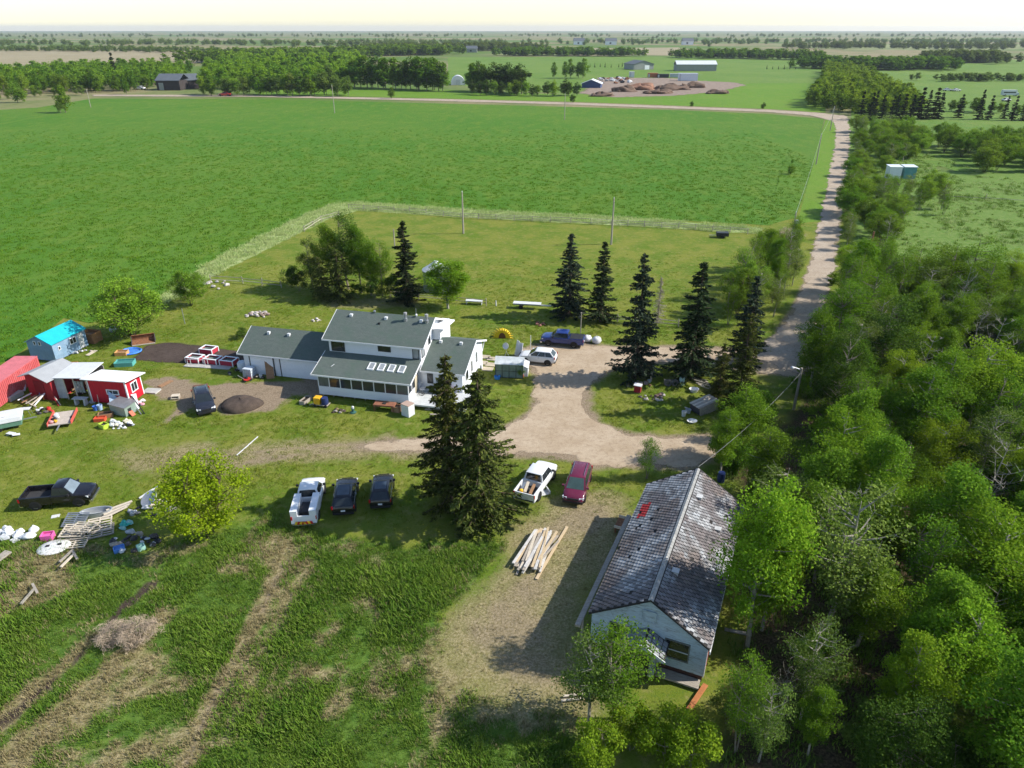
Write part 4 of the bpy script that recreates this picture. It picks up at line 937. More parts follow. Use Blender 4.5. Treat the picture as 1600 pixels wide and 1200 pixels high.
for s_ in (-1, 1):
    for r_ in range(nrow):
        for c_ in range(ncol):
            yy = -0.26 + c_ * sw + (0.5 * sw if r_ % 2 else 0) * 0.98
            if yy > OLn + 0.26 - sw: continue
            d = sl - (r_) * sh                            # distance from the ridge to the butt edge
            pos = Vector((s_ * d * math.cos(tilt), yy, OR_ - d * math.sin(tilt) - 0.006))
            # shingle local x runs along the ridge, local y up the slope
            M4 = Matrix.Translation(pos) @ Matrix((((0), -s_ * math.cos(tilt), s_ * math.sin(tilt)), (1, 0, 0), (0, math.sin(tilt), math.cos(tilt)))).to_4x4()
            if rnd.random() < 0.012: continue
            M4 = M4 @ Matrix.Rotation(R(rnd.uniform(-1.5, 1.5)), 4, 'Z') @ Matrix.Rotation(R(rnd.uniform(-1.2, 1.6)), 4, 'X')
            allS.append((yy, s_, r_, M4))
red = lambda a: a[1] == -1 and 9.6 < a[0] < 11.3 and 2 <= a[2] <= 4
allS.sort(key=lambda a: (not red(a), a[0]))
for a in allS[:300]:
    o = link('shingle', SH_RED if red(a) else SH_ME, old); o.matrix_local = a[3]
rest = MB()
for a in allS[300:]:
    rest.add([a[3] @ Vector(v) for v in m_.v], m_.f)
o = rest.build('shingles', OSH, old); o['kind'] = 'stuff'
for k in range(int(OLn / 0.3) + 2):
    rc = MB(); y = -0.27 + k * 0.3
    rc.add([(-0.16, y, OR_ - 0.07), (0, y, OR_ + 0.035), (0.16, y, OR_ - 0.07), (-0.16, y + 0.33, OR_ - 0.085), (0, y + 0.33, OR_ + 0.02), (0.16, y + 0.33, OR_ - 0.085)], [(0, 1, 4, 3), (1, 2, 5, 4), (0, 2, 1), (3, 4, 5), (0, 3, 5, 2)])
    rc.build('ridge_cap', mat('pale_ridge', (0.30, 0.30, 0.29), 0.9, 0.3), old)
def ozr(d): return OR_ - d * math.tan(tilt)
for x, y in ((0.75, 3.2), (0.7, 11.6), (2.4, 9.9)):
    v_ = MB(); v_.box(x - .17, x + .17, y - .17, y + .17, ozr(x) - .15, ozr(x) + .16); v_.box(x - .22, x + .22, y - .22, y + .22, ozr(x) + .161, ozr(x) + .2); v_.build('roof_vent', mat('old_vent', (0.5, 0.5, 0.49), 0.6, 0.2), old)
# white corner board, red brown trim on the right wall
MB().box(OW + 0.002, OW + 0.05, -0.06, 0.16, 0.5, OE - 0.2).build('corner_board', WHITE, old)
MB().box(OW + 0.003, OW + 0.04, 0.162, OLn, 0.5, 1.3).build('red_wainscot', mat('barn_red_board', (0.25, 0.06, 0.04), 0.85, 0.25), old)
MB().box(OW + 0.15, OW + 0.21, -0.28, OLn + .28, OE - 0.5, OE - 0.26).build('gutter', WHITE, old)
# long pale beam along the left eave, junk shelf at its end
lw = old.matrix_basis
def oldp(x, y, z): return Matrix.Translation((oc.x, oc.y, 0)) @ Matrix.Rotation(OA, 4, 'Z') @ Vector((x, y, z))
A_, B_ = gp(905, 975, 0.9), gp(980, 806, 2.1)
lone(MB().bar((0, 0, 0), gp(983, 806, 2.3) - gp(902, 978, 2.3), 0.32, 0.16), 'long_plank', WOODG, 'long grey beam lying raised along the left wall of the old house', 'beam', gp(902, 978, 2.3))
for i_, y in enumerate((0.06, .5, .95)):
    lone(MB().box(-0.07, 0.07, -0.07, 0.07, -2.3, -0.09), 'support_post', WOODG, ['wooden post under the near end of the long beam', 'wooden post under the middle of the long beam', 'wooden post under the far end of the long beam'][i_], 'post', gp(905, 975, 2.3).lerp(gp(983, 808, 2.3), y) , OA)
jr = thing('junk_rack', 'rusty open box of scrap metal beside the old house', 'scrap box', oldp(-4.5, 12.3, 0), OA)
j = MB(); j.box(-.8, .8, -.7, .7, .45, .52); j.build('tray', RUST, jr)
for s_ in (-1, 1): MB().box(-.8, .8, s_ * .7 - .03, s_ * .7 + .03, .521, .75).build('side_board', WOODP, jr)
for x in (-.7, .7):
    for y in (-.6, .6): MB().box(x - .05, x + .05, y - .05, y + .05, 0, .45).build('leg', RUST, jr)
MB().tube([(0.3 + .3 * math.cos(t * .4), .1 + .3 * math.sin(t * .4), .58) for t in range(17)], .05, 6).build('coil', mat('red_coil', (.45, .12, .08), .7, .3), jr)
lone(MB().bar((0, 0, 0.1), (-0.6, -2.2, 0.12), 0.3, 0.06), 'fallen_plank', mat('orange_board', (0.42, 0.16, 0.06), 0.85, 0.25), 'orange brown plank leaning out from the old house front corner', 'plank', oldp(3.75, -0.2, 0.1), OA)
lone(MB().lathe([(0.3, 0), (0.33, 0.3), (0.33, 0.6), (0.3, 0.9)], (0, 0, 0), 16), 'plastic_drum', mat('navy_plastic', (0.02, 0.035, 0.12), 0.4, 0.2), 'dark blue drum behind the old house', 'drum', gp(1126, 752), smooth=40)
lone(MB().bar((0, 0, 0.05), (1.6, -0.5, 0.08), 0.25, 0.06), 'fallen_plank', WOODG, 'grey plank on the ground right of the old house', 'plank', gp(1132, 984))
lone(MB().bar((0, 0, 0.12), (1.3, 0.15, 0.14), 0.14, 0.08), 'fallen_plank', WOODP, 'upper pale plank in the grass left of the front trees', 'plank', gp(880, 1090))
lone(MB().bar((0, 0, 0.12), (1.3, 0.15, 0.14), 0.14, 0.08), 'fallen_plank', WOODP, 'lower pale plank in the grass left of the front trees', 'plank', gp(877, 1097))

# ---- sheds on the left ----------------------------------------------
def frame_at(a, b): return gp(*a), ang(gp(*a), gp(*b))
# blue shed with a turquoise roof
p0, rz = frame_at((50, 562), (89, 566.5)); W_, D_ = 3.5, 5.0
s = thing('storage_shed', 'blue grey wooden shed with bright turquoise roof at the field edge', 'shed', p0, rz)
BLUEW = mat('grey_blue_board', (0.19, 0.30, 0.43), 0.75, 0.15, 1.2, dirt=(0.32, 0.42, 0.5), dirt_amt=0.4); TEAL = mat('turquoise_metal', (0.015, 0.42, 0.50), 0.5, 0.12, 1.5)
MB().prism([(0, 0.15), (W_, 0.15), (W_, 2.3), (W_ * 0.5, 3.15), (0, 2.3)], 0, D_, 'y').build('wall', BLUEW, s)
for a, b_ in ((0, 1), (1, 0)):
    e = -0.15 if a == 0 else W_ + 0.15; m_ = MB()
    m_.hexa([(W_ / 2, -.2, 3.17), (e, -.2, 2.24), (e, D_ + .2, 2.24), (W_ / 2, D_ + .2, 3.17), (W_ / 2, -.2, 3.25), (e, -.2, 2.32), (e, D_ + .2, 2.32), (W_ / 2, D_ + .2, 3.25)])
    m_.build('roof', TEAL if a else BLUEW, s)
window(s, 'y', 1.05, 1.3, 2.05, 2.45, 0, -1, bar=.05); window(s, 'y', 1.75, 2.0, 2.05, 2.45, 0, -1, bar=.05)
window(s, 'x', 0.75, 1.0, 1.3, 1.65, W_, 1, bar=.05); window(s, 'x', 2.55, 3.4, 1.25, 1.9, W_, 1, mull=1)
dr = MB().box(W_ + .002, W_ + .05, 3.75, 4.5, .2, 2.05).build('door', PLASTW, s); MB().box(W_ + .051, W_ + .08, 3.85, 3.9, 1.1, 1.2).build('handle', METAL, dr)
for y in (.3, 1.7, 3.1, 4.6): MB().box(.1, W_ - .1, y, y + .2, -.02, .149).build('skid', WOODG, s)
# red freight container
CRED = mat('faded_red_metal', (0.52, 0.105, 0.11), 0.6, 0.12, 1.0, dirt=(0.58, 0.22, 0.24), dirt_amt=0.5)
pc, pd = gp(6, 634), gp(61, 593); rz = ang(pc, pd)
s = thing('shipping_container', 'faded red corrugated container at the left edge behind the trailer', 'container', pc, rz - math.pi / 2)
Lc, Wc, Hc = 7.0, 2.44, 2.45
MB().box(-Wc, 0, -2.5, Lc, 0.12, Hc).build('body', CRED, s)
for k in range(34): MB().box(0.001, 0.045, -2.4 + k * 0.275, -2.27 + k * 0.275, 0.2, Hc - 0.1).build('rib', CRED, s)
MB().box(-Wc - .02, .06, -2.52, Lc + .02, Hc + .002, Hc + .05).build('roof', mat('pink_red_roof', (0.55, 0.15, 0.165), 0.6, 0.15, 1.0), s)
for x in (-.1, .05): pass
for y in (-2.5, Lc - .15):
    for x in (-Wc - .01, -.13): MB().box(x, x + .15, y, y + .16, 0, Hc + .06).build('corner_post', CRED, s)
# small red shed with grey gable roof
p0, rz = frame_at((49, 620), (87, 627)); W_, D_ = 3.3, 3.4
s = thing('red_shed', 'small dark red shed with grey gable roof beside the container', 'shed', p0, rz)
DRED = mat('barn_red', (0.32, 0.022, 0.03), 0.75, 0.2, 1.5)
GREYM = mat('grey_metal_roof', (0.34, 0.35, 0.36), 0.55, 0.1, 1.5)
MB().prism([(0, 0), (W_, 0), (W_, 2.55), (W_ * .45, 3.1), (0, 2.55)], 0, D_, 'y').build('wall', DRED, s)
for e, a in ((-.3, 0), (W_ + .3, 1)):
    xr = W_ * .45; ze = 3.1 - (abs(e - xr)) * (.55 / (W_ * .5)); m_ = MB()
    m_.hexa([(xr, -.55, 3.12), (e, -.55, ze + .02), (e, D_ + .2, ze + .02), (xr, D_ + .2, 3.12), (xr, -.55, 3.2), (e, -.55, ze + .1), (e, D_ + .2, ze + .1), (xr, D_ + .2, 3.2)]); m_.build('roof', GREYM, s)
MB().box(1.0, 2.3, -.05, -.003, .05, 2.1).build('door', mat('dark_red_door', (.2, .015, .02), .8, .2), s)
# open lean-to hung with plastic sheeting
p0, rz = frame_at((89, 623), (143, 626)); Wl = (gp(143, 626) - gp(89, 623)).length
s = thing('lean_to', 'white roofed open lean-to hung with torn plastic sheeting between red sheds', 'lean-to', p0, rz)
CLEARP = mat('cloudy_plastic', (0.42, 0.44, 0.46), 0.3, 0.2, 2.0)
slab((-.1, -.25, 2.55), (Wl + .05, -.25, 2.75), (Wl + .05, 3.2, 3.0), (-.1, 3.2, 2.75), .06).build('roof', PLASTW, s)
for x in (.05, 1.3, 2.4, Wl - .1): MB().box(x, x + .09, .0, .09, 0, 2.48).build('post', WOODP, s)
MB().box(0, Wl, 3.0, 3.08, 0, 2.7).build('back_wall', mat('grey_ply', (.3, .28, .26), .85, .2), s)
for k in range(6):
    x = .12 + k * .2; MB().add([(x, -.02, .1), (x + .2, .06 * (k % 2), .15), (x + .22, .02, 2.45), (x, -.03, 2.5), (x, .01, .1), (x + .2, .06 * (k % 2) + .03, .15), (x + .22, .05, 2.45), (x, 0.0, 2.5)], [(0, 1, 2, 3), (7, 6, 5, 4), (0, 4, 5, 1), (1, 5, 6, 2), (2, 6, 7, 3), (3, 7, 4, 0)]).build('plastic_sheet', CLEARP, s)
for k in range(3): MB().box(2.45 + k * .36, 2.75 + k * .36, .03, .05, .9, 2.2).build('plastic_pane', glassmat('cloudy_pane', (.2, .24, .25), .2), s)
for k in range(14): MB().blob((rnd.uniform(1.0, 2.2), rnd.uniform(.5, 2.4), rnd.uniform(.1, 1.4)), (rnd.uniform(.15, .3),) * 3, k, .3, 6, 4).build('stored_junk', [mat('junk_dark', (.05, .04, .04), .8), mat('junk_red', (.25, .05, .04), .8), PLASTW, WOODB][k % 4], s)
# red coop with a white mono-pitch roof
p0, rz = frame_at((145, 629), (203, 633)); W_, D_ = 4.25, 2.5
s = thing('chicken_coop', 'bright red coop with white trim and white sloping roof', 'coop', p0, rz)
BRED = mat('bright_red_board', (0.50, 0.012, 0.028), 0.65, 0.18, 1.6, grain=(3, 3, .5))
MB().prism([(0, .1), (D_, .1), (D_, 2.35), (0, 2.75)], 0, W_, 'x').build('wall', BRED, s)
slab((-.3, -.5, 2.95), (W_ + .5, -.5, 2.95), (W_ + .5, D_ + .3, 2.5), (-.3, D_ + .3, 2.5), .09).build('roof', mat('white_roof_sheet', (.8, .81, .82), .5, .06), s)
for x in (-.012, W_ - .11): MB().box(x, x + .12, -.03, -.002, .1, 2.74).build('corner_board', WHITE, s)
for y in (0.0, D_ - .12): MB().box(W_ + .002, W_ + .03, y, y + .12, .1, 2.36).build('corner_board', WHITE, s)
window(s, 'y', 2.05, 3.25, 1.2, 1.6, 0, -1, mull=1, bar=.1); window(s, 'x', .8, 1.65, 1.15, 2.05, W_, 1, mull=1, bar=.1)
MB().box(2.1, 3.2, -.04, -.003, .12, 1.05).build('door', DRED, s)
# green metal hutch in front of the coop
p0, rz = frame_at((174, 647), (201, 653))
s = thing('metal_hutch', 'small pale green metal hutch with orange flap in front of the coop', 'hutch', p0, rz)
GRNM = mat('pale_green_metal', (.30, .38, .34), .45, .15, 2.0, metal=.3)
MB().hexa([(0, 0, .05), (2.0, 0, .05), (2.0, 1.4, .05), (0, 1.4, .05), (0, 0, 1.15), (2.0, 0, 1.05), (2.0, 1.4, 1.15), (0, 1.4, 1.25)]).build('wall', GRNM, s)
MB().hexa([(-.1, -.1, 1.16), (2.12, -.1, 1.06), (2.12, 1.5, 1.17), (-.1, 1.5, 1.27), (-.1, -.1, 1.2), (2.12, -.1, 1.1), (2.12, 1.5, 1.21), (-.1, 1.5, 1.31)]).build('roof', METAL, s)
MB().box(2.002, 2.03, .35, .75, .4, .8).build('opening', ODK, s); MB().bar((2.05, .55, .45), (2.5, .5, .05), .42, .04).build('flap', mat('orange_flap', (.6, .14, .08), .6, .15), s)
# log fence, grain bin, greenhouse, far booths -------------------------
p = gp(683, 452); s = thing('grain_bin', 'round galvanised grain bin with white conical top behind the bright tree', 'grain bin', p)
MB().lathe([(2.0, 0), (2.0, 3.1)], (0, 0, 0), 28).build('wall', mat('corrugated_steel', (.42, .47, .52), .4, .12, 3, metal=.6, grain=(.4, .4, 8)), s, 40)
MB().lathe([(2.12, 3.02), (2.1, 3.12), (.35, 4.25), (.3, 4.4), (.05, 4.45)], (0, 0, 0), 28).build('roof', mat('bin_roof_white', (.68, .7, .72), .45, .08), s, 30)
for k in range(6): MB().lathe([(2.03, .3 + k * .5), (2.03, .36 + k * .5)], (0, 0, 0), 28, cap=False).build('band', METAL, s)
p = gp(774, 590); s = thing('greenhouse', 'small clear panel greenhouse with dark frame beside the driveway', 'greenhouse', p, R(-6))
GHP = glassmat('greenhouse_panel', (.5, .53, .53), .3); Wg, Dg = 3.1, 1.9
for k in range(5): MB().box(k * Wg / 4 - .03, k * Wg / 4 + .03, -.03, .03, 0, 1.7).build('post', DKTRIM, s)
for k in range(5): MB().box(k * Wg / 4 - .03, k * Wg / 4 + .03, Dg - .03, Dg + .03, 0, 1.7).build('post', DKTRIM, s)
for z in (.05, .85, 1.66): MB().box(.031, Wg - .031, -.025, .025, z, z + .05).build('rail', DKTRIM, s)
for k in range(4):
    for z0, z1 in ((.1, .85), (.9, 1.66)): MB().box(k * Wg / 4 + .035, (k + 1) * Wg / 4 - .035, -.01, .01, z0, z1).build('panel', glassmat('greenhouse_front', (.14, .19, .17), .2), s)
slab((-.08, -.1, 1.72), (Wg + .08, -.1, 1.72), (Wg + .08, Dg / 2, 2.25), (-.08, Dg / 2, 2.25), .04).build('roof_panel', GHP, s)
slab((-.08, Dg / 2 + .003, 2.25), (Wg + .08, Dg / 2 + .003, 2.25), (Wg + .08, Dg + .1, 1.72), (-.08, Dg + .1, 1.72), .04).build('roof_panel', GHP, s)
MB().prism([(0, .1), (Dg, .1), (Dg, 1.7), (Dg / 2, 2.2), (0, 1.7)], Wg - .01, Wg + .02, 'x').build('end_panel', GHP, s)
MB().box(.3, Wg - .3, .4, Dg - .3, 0, .6).build('bench', WOODG, s)
s = thing('lean_cabinet', 'small white box shed against the right end of the greenhouse', 'box', gp(812, 588), R(-6))
MB().hexa([(0, 0, 0), (.9, 0, 0), (.9, 1.7, 0), (0, 1.7, 0), (0, 0, 1.45), (.9, 0, 1.05), (.9, 1.7, 1.05), (0, 1.7, 1.45)]).build('body', mat('pale_grey_board', (.55, .56, .57), .7, .1), s)
MB().hexa([(-.05, -.08, 1.47), (.98, -.08, 1.03), (.98, 1.78, 1.03), (-.05, 1.78, 1.47), (-.05, -.08, 1.52), (.98, -.08, 1.08), (.98, 1.78, 1.08), (-.05, 1.78, 1.52)]).build('lid', PLASTW, s)
for i_, (px, colr, lb) in enumerate(((1397, (.70, .73, .76), 'white booth like shed right of the gravel road'), (1420, (.10, .27, .28), 'teal booth like shed beside the white one'))):
    p = gp(px, 280); s = thing('metal_booth', lb, 'shed', p, R(-4), 'booth sheds in the right pasture'); c_ = mat('booth_%s' % ('white' if i_ == 0 else 'teal'), colr, .5, .1)
    MB().box(-1.5, 1.5, 0, 2.6, 0, 3.0).build('wall', c_, s); MB().hexa([(-1.65, -.2, 3.01), (1.65, -.2, 3.01), (1.65, 2.8, 3.2), (-1.65, 2.8, 3.2), (-1.65, -.2, 3.1), (1.65, -.2, 3.1), (1.65, 2.8, 3.3), (-1.65, 2.8, 3.3)]).build('roof', mat('booth_roof', (.62, .68, .7), .5, .08), s)
    for k in range(6): MB().box(-1.35 + k * .5, -1.25 + k * .5, -.03, -.002, .05, 2.95).build('rib', c_, s)
    MB().box(-.4, .45, -.05, -.031, .05, 2.1).build('door', c_, s)

# ================================================================== VEHICLES
CGLASS = glassmat('car_glass', (0.02, 0.026, 0.03), 0.04)
CGLASSG = glassmat('car_glass_green', (0.05, 0.085, 0.08), 0.05)
CHROME = mat('chrome', (0.55, 0.56, 0.57), 0.25, 0.1, metal=0.9)
LAMPW = mat('headlamp_glass', (0.7, 0.72, 0.74), 0.15, 0.1); LAMPR = mat('tail_lamp', (0.42, 0.015, 0.02), 0.2, 0.2)
PLATE = mat('licence_plate', (0.7, 0.72, 0.75), 0.5, 0.1); RIM = mat('alloy_rim', (0.36, 0.37, 0.38), 0.35, 0.2, metal=0.7)
def ring(x, hw, z0, z1, crown=0.03, tuck=0.1):
    """half cross-section (bottom to top), mirrored to a closed loop"""
    h = z1 - z0
    half = [(hw * 0.82, z0), (hw * 0.97, z0 + h * 0.16), (hw, z0 + h * 0.45), (hw * 0.985, z0 + h * 0.72), (hw * (1 - tuck * 0.35), z1 - 0.05), (hw * (1 - tuck), z1), (hw * 0.45, z1 + crown)]
    return [(x, -a, b) for a, b in half] + [(x, a, b) for a, b in half[::-1]]
def loft(rings, caps=True):
    m = MB(); n = len(rings[0]); vs = [p for r in rings for p in r]; fs = []
    for i in range(len(rings) - 1):
        for k in range(n): fs.append((i * n + k, i * n + (k + 1) % n, (i + 1) * n + (k + 1) % n, (i + 1) * n + k))
    if caps: fs.append(tuple(range(n))); fs.append(tuple(range((len(rings) - 1) * n, len(rings) * n)))
    return m.add(vs, fs)
def wheel(parent, x, y, r=0.34, wd=0.24):
    s_ = 1 if y > 0 else -1; m = MB(); prof = [(r * 0.62, -wd / 2), (r * 0.95, -wd / 2), (r, -wd / 2 + .03), (r, wd / 2 - .03), (r * .95, wd / 2), (r * 0.62, wd / 2)]
    sid = 22; vs = []
    for a, b in prof:
        for k in range(sid): t = 2 * math.pi * k / sid; vs.append((x + a * math.cos(t), y + b, r + a * math.sin(t)))
    fs = [(i * sid + k, i * sid + (k + 1) % sid, (i + 1) * sid + (k + 1) % sid, (i + 1) * sid + k) for i in range(len(prof) - 1) for k in range(sid)]
    o = m.add(vs, fs).build('wheel', RUBBER, parent, 50)
    rm = MB(); yo = y + s_ * (wd / 2 - 0.035); vs = [(x, yo + s_ * .02, r)]
    for k in range(20): t = 2 * math.pi * k / 20; rr = r * (0.64 if k % 4 < 2 else 0.6); vs.append((x + rr * math.cos(t), yo, r + rr * math.sin(t)))
    vs2 = [(a, b - s_ * .05, c) for a, b, c in vs]
    rm.add(vs + vs2, [(0, k + 1, (k + 1) % 20 + 1) for k in range(20)] + [(21, 21 + (k + 1) % 20 + 1, 21 + k + 1) for k in range(20)] + [(k + 1, 22 + k, 22 + (k + 1) % 20, (k + 1) % 20 + 1) for k in range(20)])
    rm.build('rim', RIM, o)
    return o
def quadpanel(parent, name, pts, matr, off=0.012, par2=None):
    """a thin pane lying proud on four corner points"""
    P = [Vector(p) for p in pts]; n = (P[1] - P[0]).cross(P[3] - P[0]).normalized()
    return MB().hexa([p - n * 0.004 for p in P] + [p + n * off for p in P]).build(name, matr, par2 or parent)
def greenhouse_cab(t, pm, base, top, zb, zt, hwb, hwt, nside, glassm, pillar=0.07, roofmat=None, rails=False):
    """base=(x_rear,x_front), top=(x_rear,x_front): painted cab with proud panes"""
    bx0, bx1 = base; tx0, tx1 = top
    B = [(bx0, -hwb, zb), (bx1, -hwb, zb), (bx1, hwb, zb), (bx0, hwb, zb)]
    midr = [(tx0 + .03, -hwt - .02, zt - .06), (tx1 + .05, -hwt - .02, zt - .06), (tx1 + .05, hwt + .02, zt - .06), (tx0 + .03 - .06, hwt + .02, zt - .06)]
    midr[0] = (tx0 - .03, -hwt - .02, zt - .06); midr[3] = (tx0 - .03, hwt + .02, zt - .06)
    T = [(tx0 + .08, -hwt + .07, zt), (tx1 - .1, -hwt + .07, zt), (tx1 - .1, hwt - .07, zt), (tx0 + .08, hwt - .07, zt)]
    m = MB(); m.add(B + midr + T, [(0, 1, 5, 4), (1, 2, 6, 5), (2, 3, 7, 6), (3, 0, 4, 7), (4, 5, 9, 8), (5, 6, 10, 9), (6, 7, 11, 10), (7, 4, 8, 11), (8, 9, 10, 11), (3, 2, 1, 0)])
    cabo = m.build('cab', pm, t, 35)
    if roofmat: MB().box(tx0 + .25, tx1 - .2, -hwt + .16, hwt - .16, zt + .001, zt + .012).build('sunroof', roofmat, cabo)
    def face(i, j, u0, u1, v0, v1):
        b0, b1, t1, t0 = Vector(B[i]), Vector(B[j]), Vector(midr[j]), Vector(midr[i])
        f = lambda u, v: (b0.lerp(b1, u)).lerp(t0.lerp(t1, u), v)
        return [f(u0, v0), f(u1, v0), f(u1, v1), f(u0, v1)]
    quadpanel(t, 'windscreen', face(1, 2, .07, .93, .05, .96), glassm); quadpanel(t, 'rear_window', face(3, 0, .09, .91, .1, .94), CGLASS)
    for a, b in ((0, 1), (2, 3)):
        for k in range(nside):
            u0, u1 = k / nside, (k + 1) / nside
            u0 = u0 * .92 + .04 + .008; u1 = u1 * .92 + .04 - .008
            P = face(a, b, u0, u1, .08, .92)
            quadpanel(t, 'side_window', P, CGLASS)
    if rails:
        for s_ in (-1, 1):
            MB().tube([(tx0 + .2, s_ * (hwt - .12), zt), (tx0 + .3, s_ * (hwt - .12), zt + .06), (tx1 - .3, s_ * (hwt - .12), zt + .06), (tx1 - .2, s_ * (hwt - .12), zt)], .02, 5).build('roof_rail', CHROME, cabo)
    return cabo
def details(t, Lh, hw, zl, ztail, front=True, plate=True, tail_w=.2, tail_h=.28, head_w=.42, bumper=None, grille=BLACKP):
    for s_ in (-1, 1):
        MB().hexa([(Lh - .16, s_ * (hw - .05) , zl - .09), (Lh - .03, s_ * (hw - head_w), zl - .09), (Lh - .2, s_ * (hw - head_w), zl - .07), (Lh - .38, s_ * (hw - .1), zl - .07),
                   (Lh - .2, s_ * (hw - .02), zl + .07), (Lh - .08, s_ * (hw - head_w), zl + .06), (Lh - .3, s_ * (hw - head_w), zl + .09), (Lh - .42, s_ * (hw - .08), zl + .09)]).build('headlight', LAMPW, t)
        MB().box(-Lh - .012, -Lh + .1, s_ * hw * .93 - .07, s_ * hw * .93 + .03 * s_ + .02, ztail, ztail + tail_h).build('tail_light', LAMPR, t)
    MB().box(Lh - .06, Lh + .015, -hw * .5, hw * .5, zl - .12, zl + .05).build('grille', grille, t)
    if plate: MB().box(-Lh - .03, -Lh - .012, -.17, .17, .62, .76).build('licence_plate', PLATE, t)
    for x0, x1 in ((-Lh - .04, -Lh + .2), (Lh - .2, Lh + .05)):
        MB().box(x0, x1, -hw * .9, hw * .9, .34, .52).build('bumper', bumper or BLACKP, t)
def arches(t, xs, hw, r):
    for x in xs:
        for s_ in (-1, 1):
            m = MB(); n = 12; vs = []
            for k in range(n + 1): a = math.pi * k / n * 1.16 - .08 * math.pi; vs.append((x + (r + .075) * math.cos(a), s_ * (hw + .006), r + (r + .075) * math.sin(a)))
            vs.append((x, s_ * (hw + .006), r * .6)); vs2 = [(a, b - s_ * .12, c) for a, b, c in vs]
            k = len(vs); m.add(vs + vs2, [tuple(range(k)), tuple(range(k, 2 * k))[::-1]] + [(i, (i + 1) % k, k + (i + 1) % k, k + i) for i in range(k)])
            m.build('wheel_arch', BLACKP, t)
def mirrors(t, x, hw, z, pm):
    for s_ in (-1, 1): MB().box(x - .06, x + .08, s_ * hw - .02 if s_ > 0 else -hw - .2, s_ * hw + .2 if s_ > 0 else -hw + .02, z, z + .16).build('mirror', pm, t)
def car(name, label, pm, loc, rz, L=4.6, W=1.84, H=1.68, kind='suv', glassm=None, rails=False, roofmat=None, group='vehicles parked about the yard', scale=1.0):
    t = thing(name, label, 'car' if kind != 'van' else 'minivan', loc, rz, group); t.scale = (scale,) * 3
    hw = W / 2; Lh = L / 2; glassm = glassm or CGLASS; bz = .27
    if kind == 'van': cowl, belt, hood, nose = Lh - .95, 1.05, .98, .82
    elif kind == 'sedan': cowl, belt, hood, nose = Lh - 1.25, .92, .9, .74
    else: cowl, belt, hood, nose = Lh - 1.22, 1.04, 1.0, .86
    st = [(-Lh, hw * .88, bz + .12, belt - .2), (-Lh + .1, hw * .95, bz + .05, belt - .02), (-Lh + .5, hw, bz, belt), (0, hw, bz - .02, belt), (cowl - .1, hw, bz, belt), (cowl + .05, hw * .99, bz, hood + .03), (Lh - .55, hw * .96, bz, hood - .04), (Lh - .2, hw * .9, bz + .03, nose), (Lh - .05, hw * .8, bz + .08, nose - .14), (Lh, hw * .72, bz + .14, nose - .26)]
    loft([ring(*s_) for s_ in st]).build('body', pm, t, 38)
    rr = {'suv': (-Lh + .08, -Lh + .62), 'van': (-Lh + .08, -Lh + .42), 'sedan': (-Lh + .75, -Lh + 1.35)}[kind]
    greenhouse_cab(t, pm, (rr[0], cowl + .02), (rr[1], cowl - (.85 if kind != 'van' else 1.0)), belt - .02, H, hw * .93, hw * .70, 3, glassm, rails=rails, roofmat=roofmat)
    r = .35 if kind == 'suv' else .32; xs = (-Lh + .85, Lh - .88)
    arches(t, xs, hw, r)
    for x in xs:
        for s_ in (-1, 1): wheel(t, x, s_ * (hw - .1), r)
    details(t, Lh, hw, nose - .1, .85 if kind != 'sedan' else .7); mirrors(t, cowl - .25, hw, belt + .02, pm)
    for s_ in (-1, 1):
        for x in (-.35, .75): MB().box(x, x + .16, s_ * (hw - .006) - .012, s_ * (hw - .006) + .012, belt - .16, belt - .13).build('door_handle', CHROME, t)
    return t
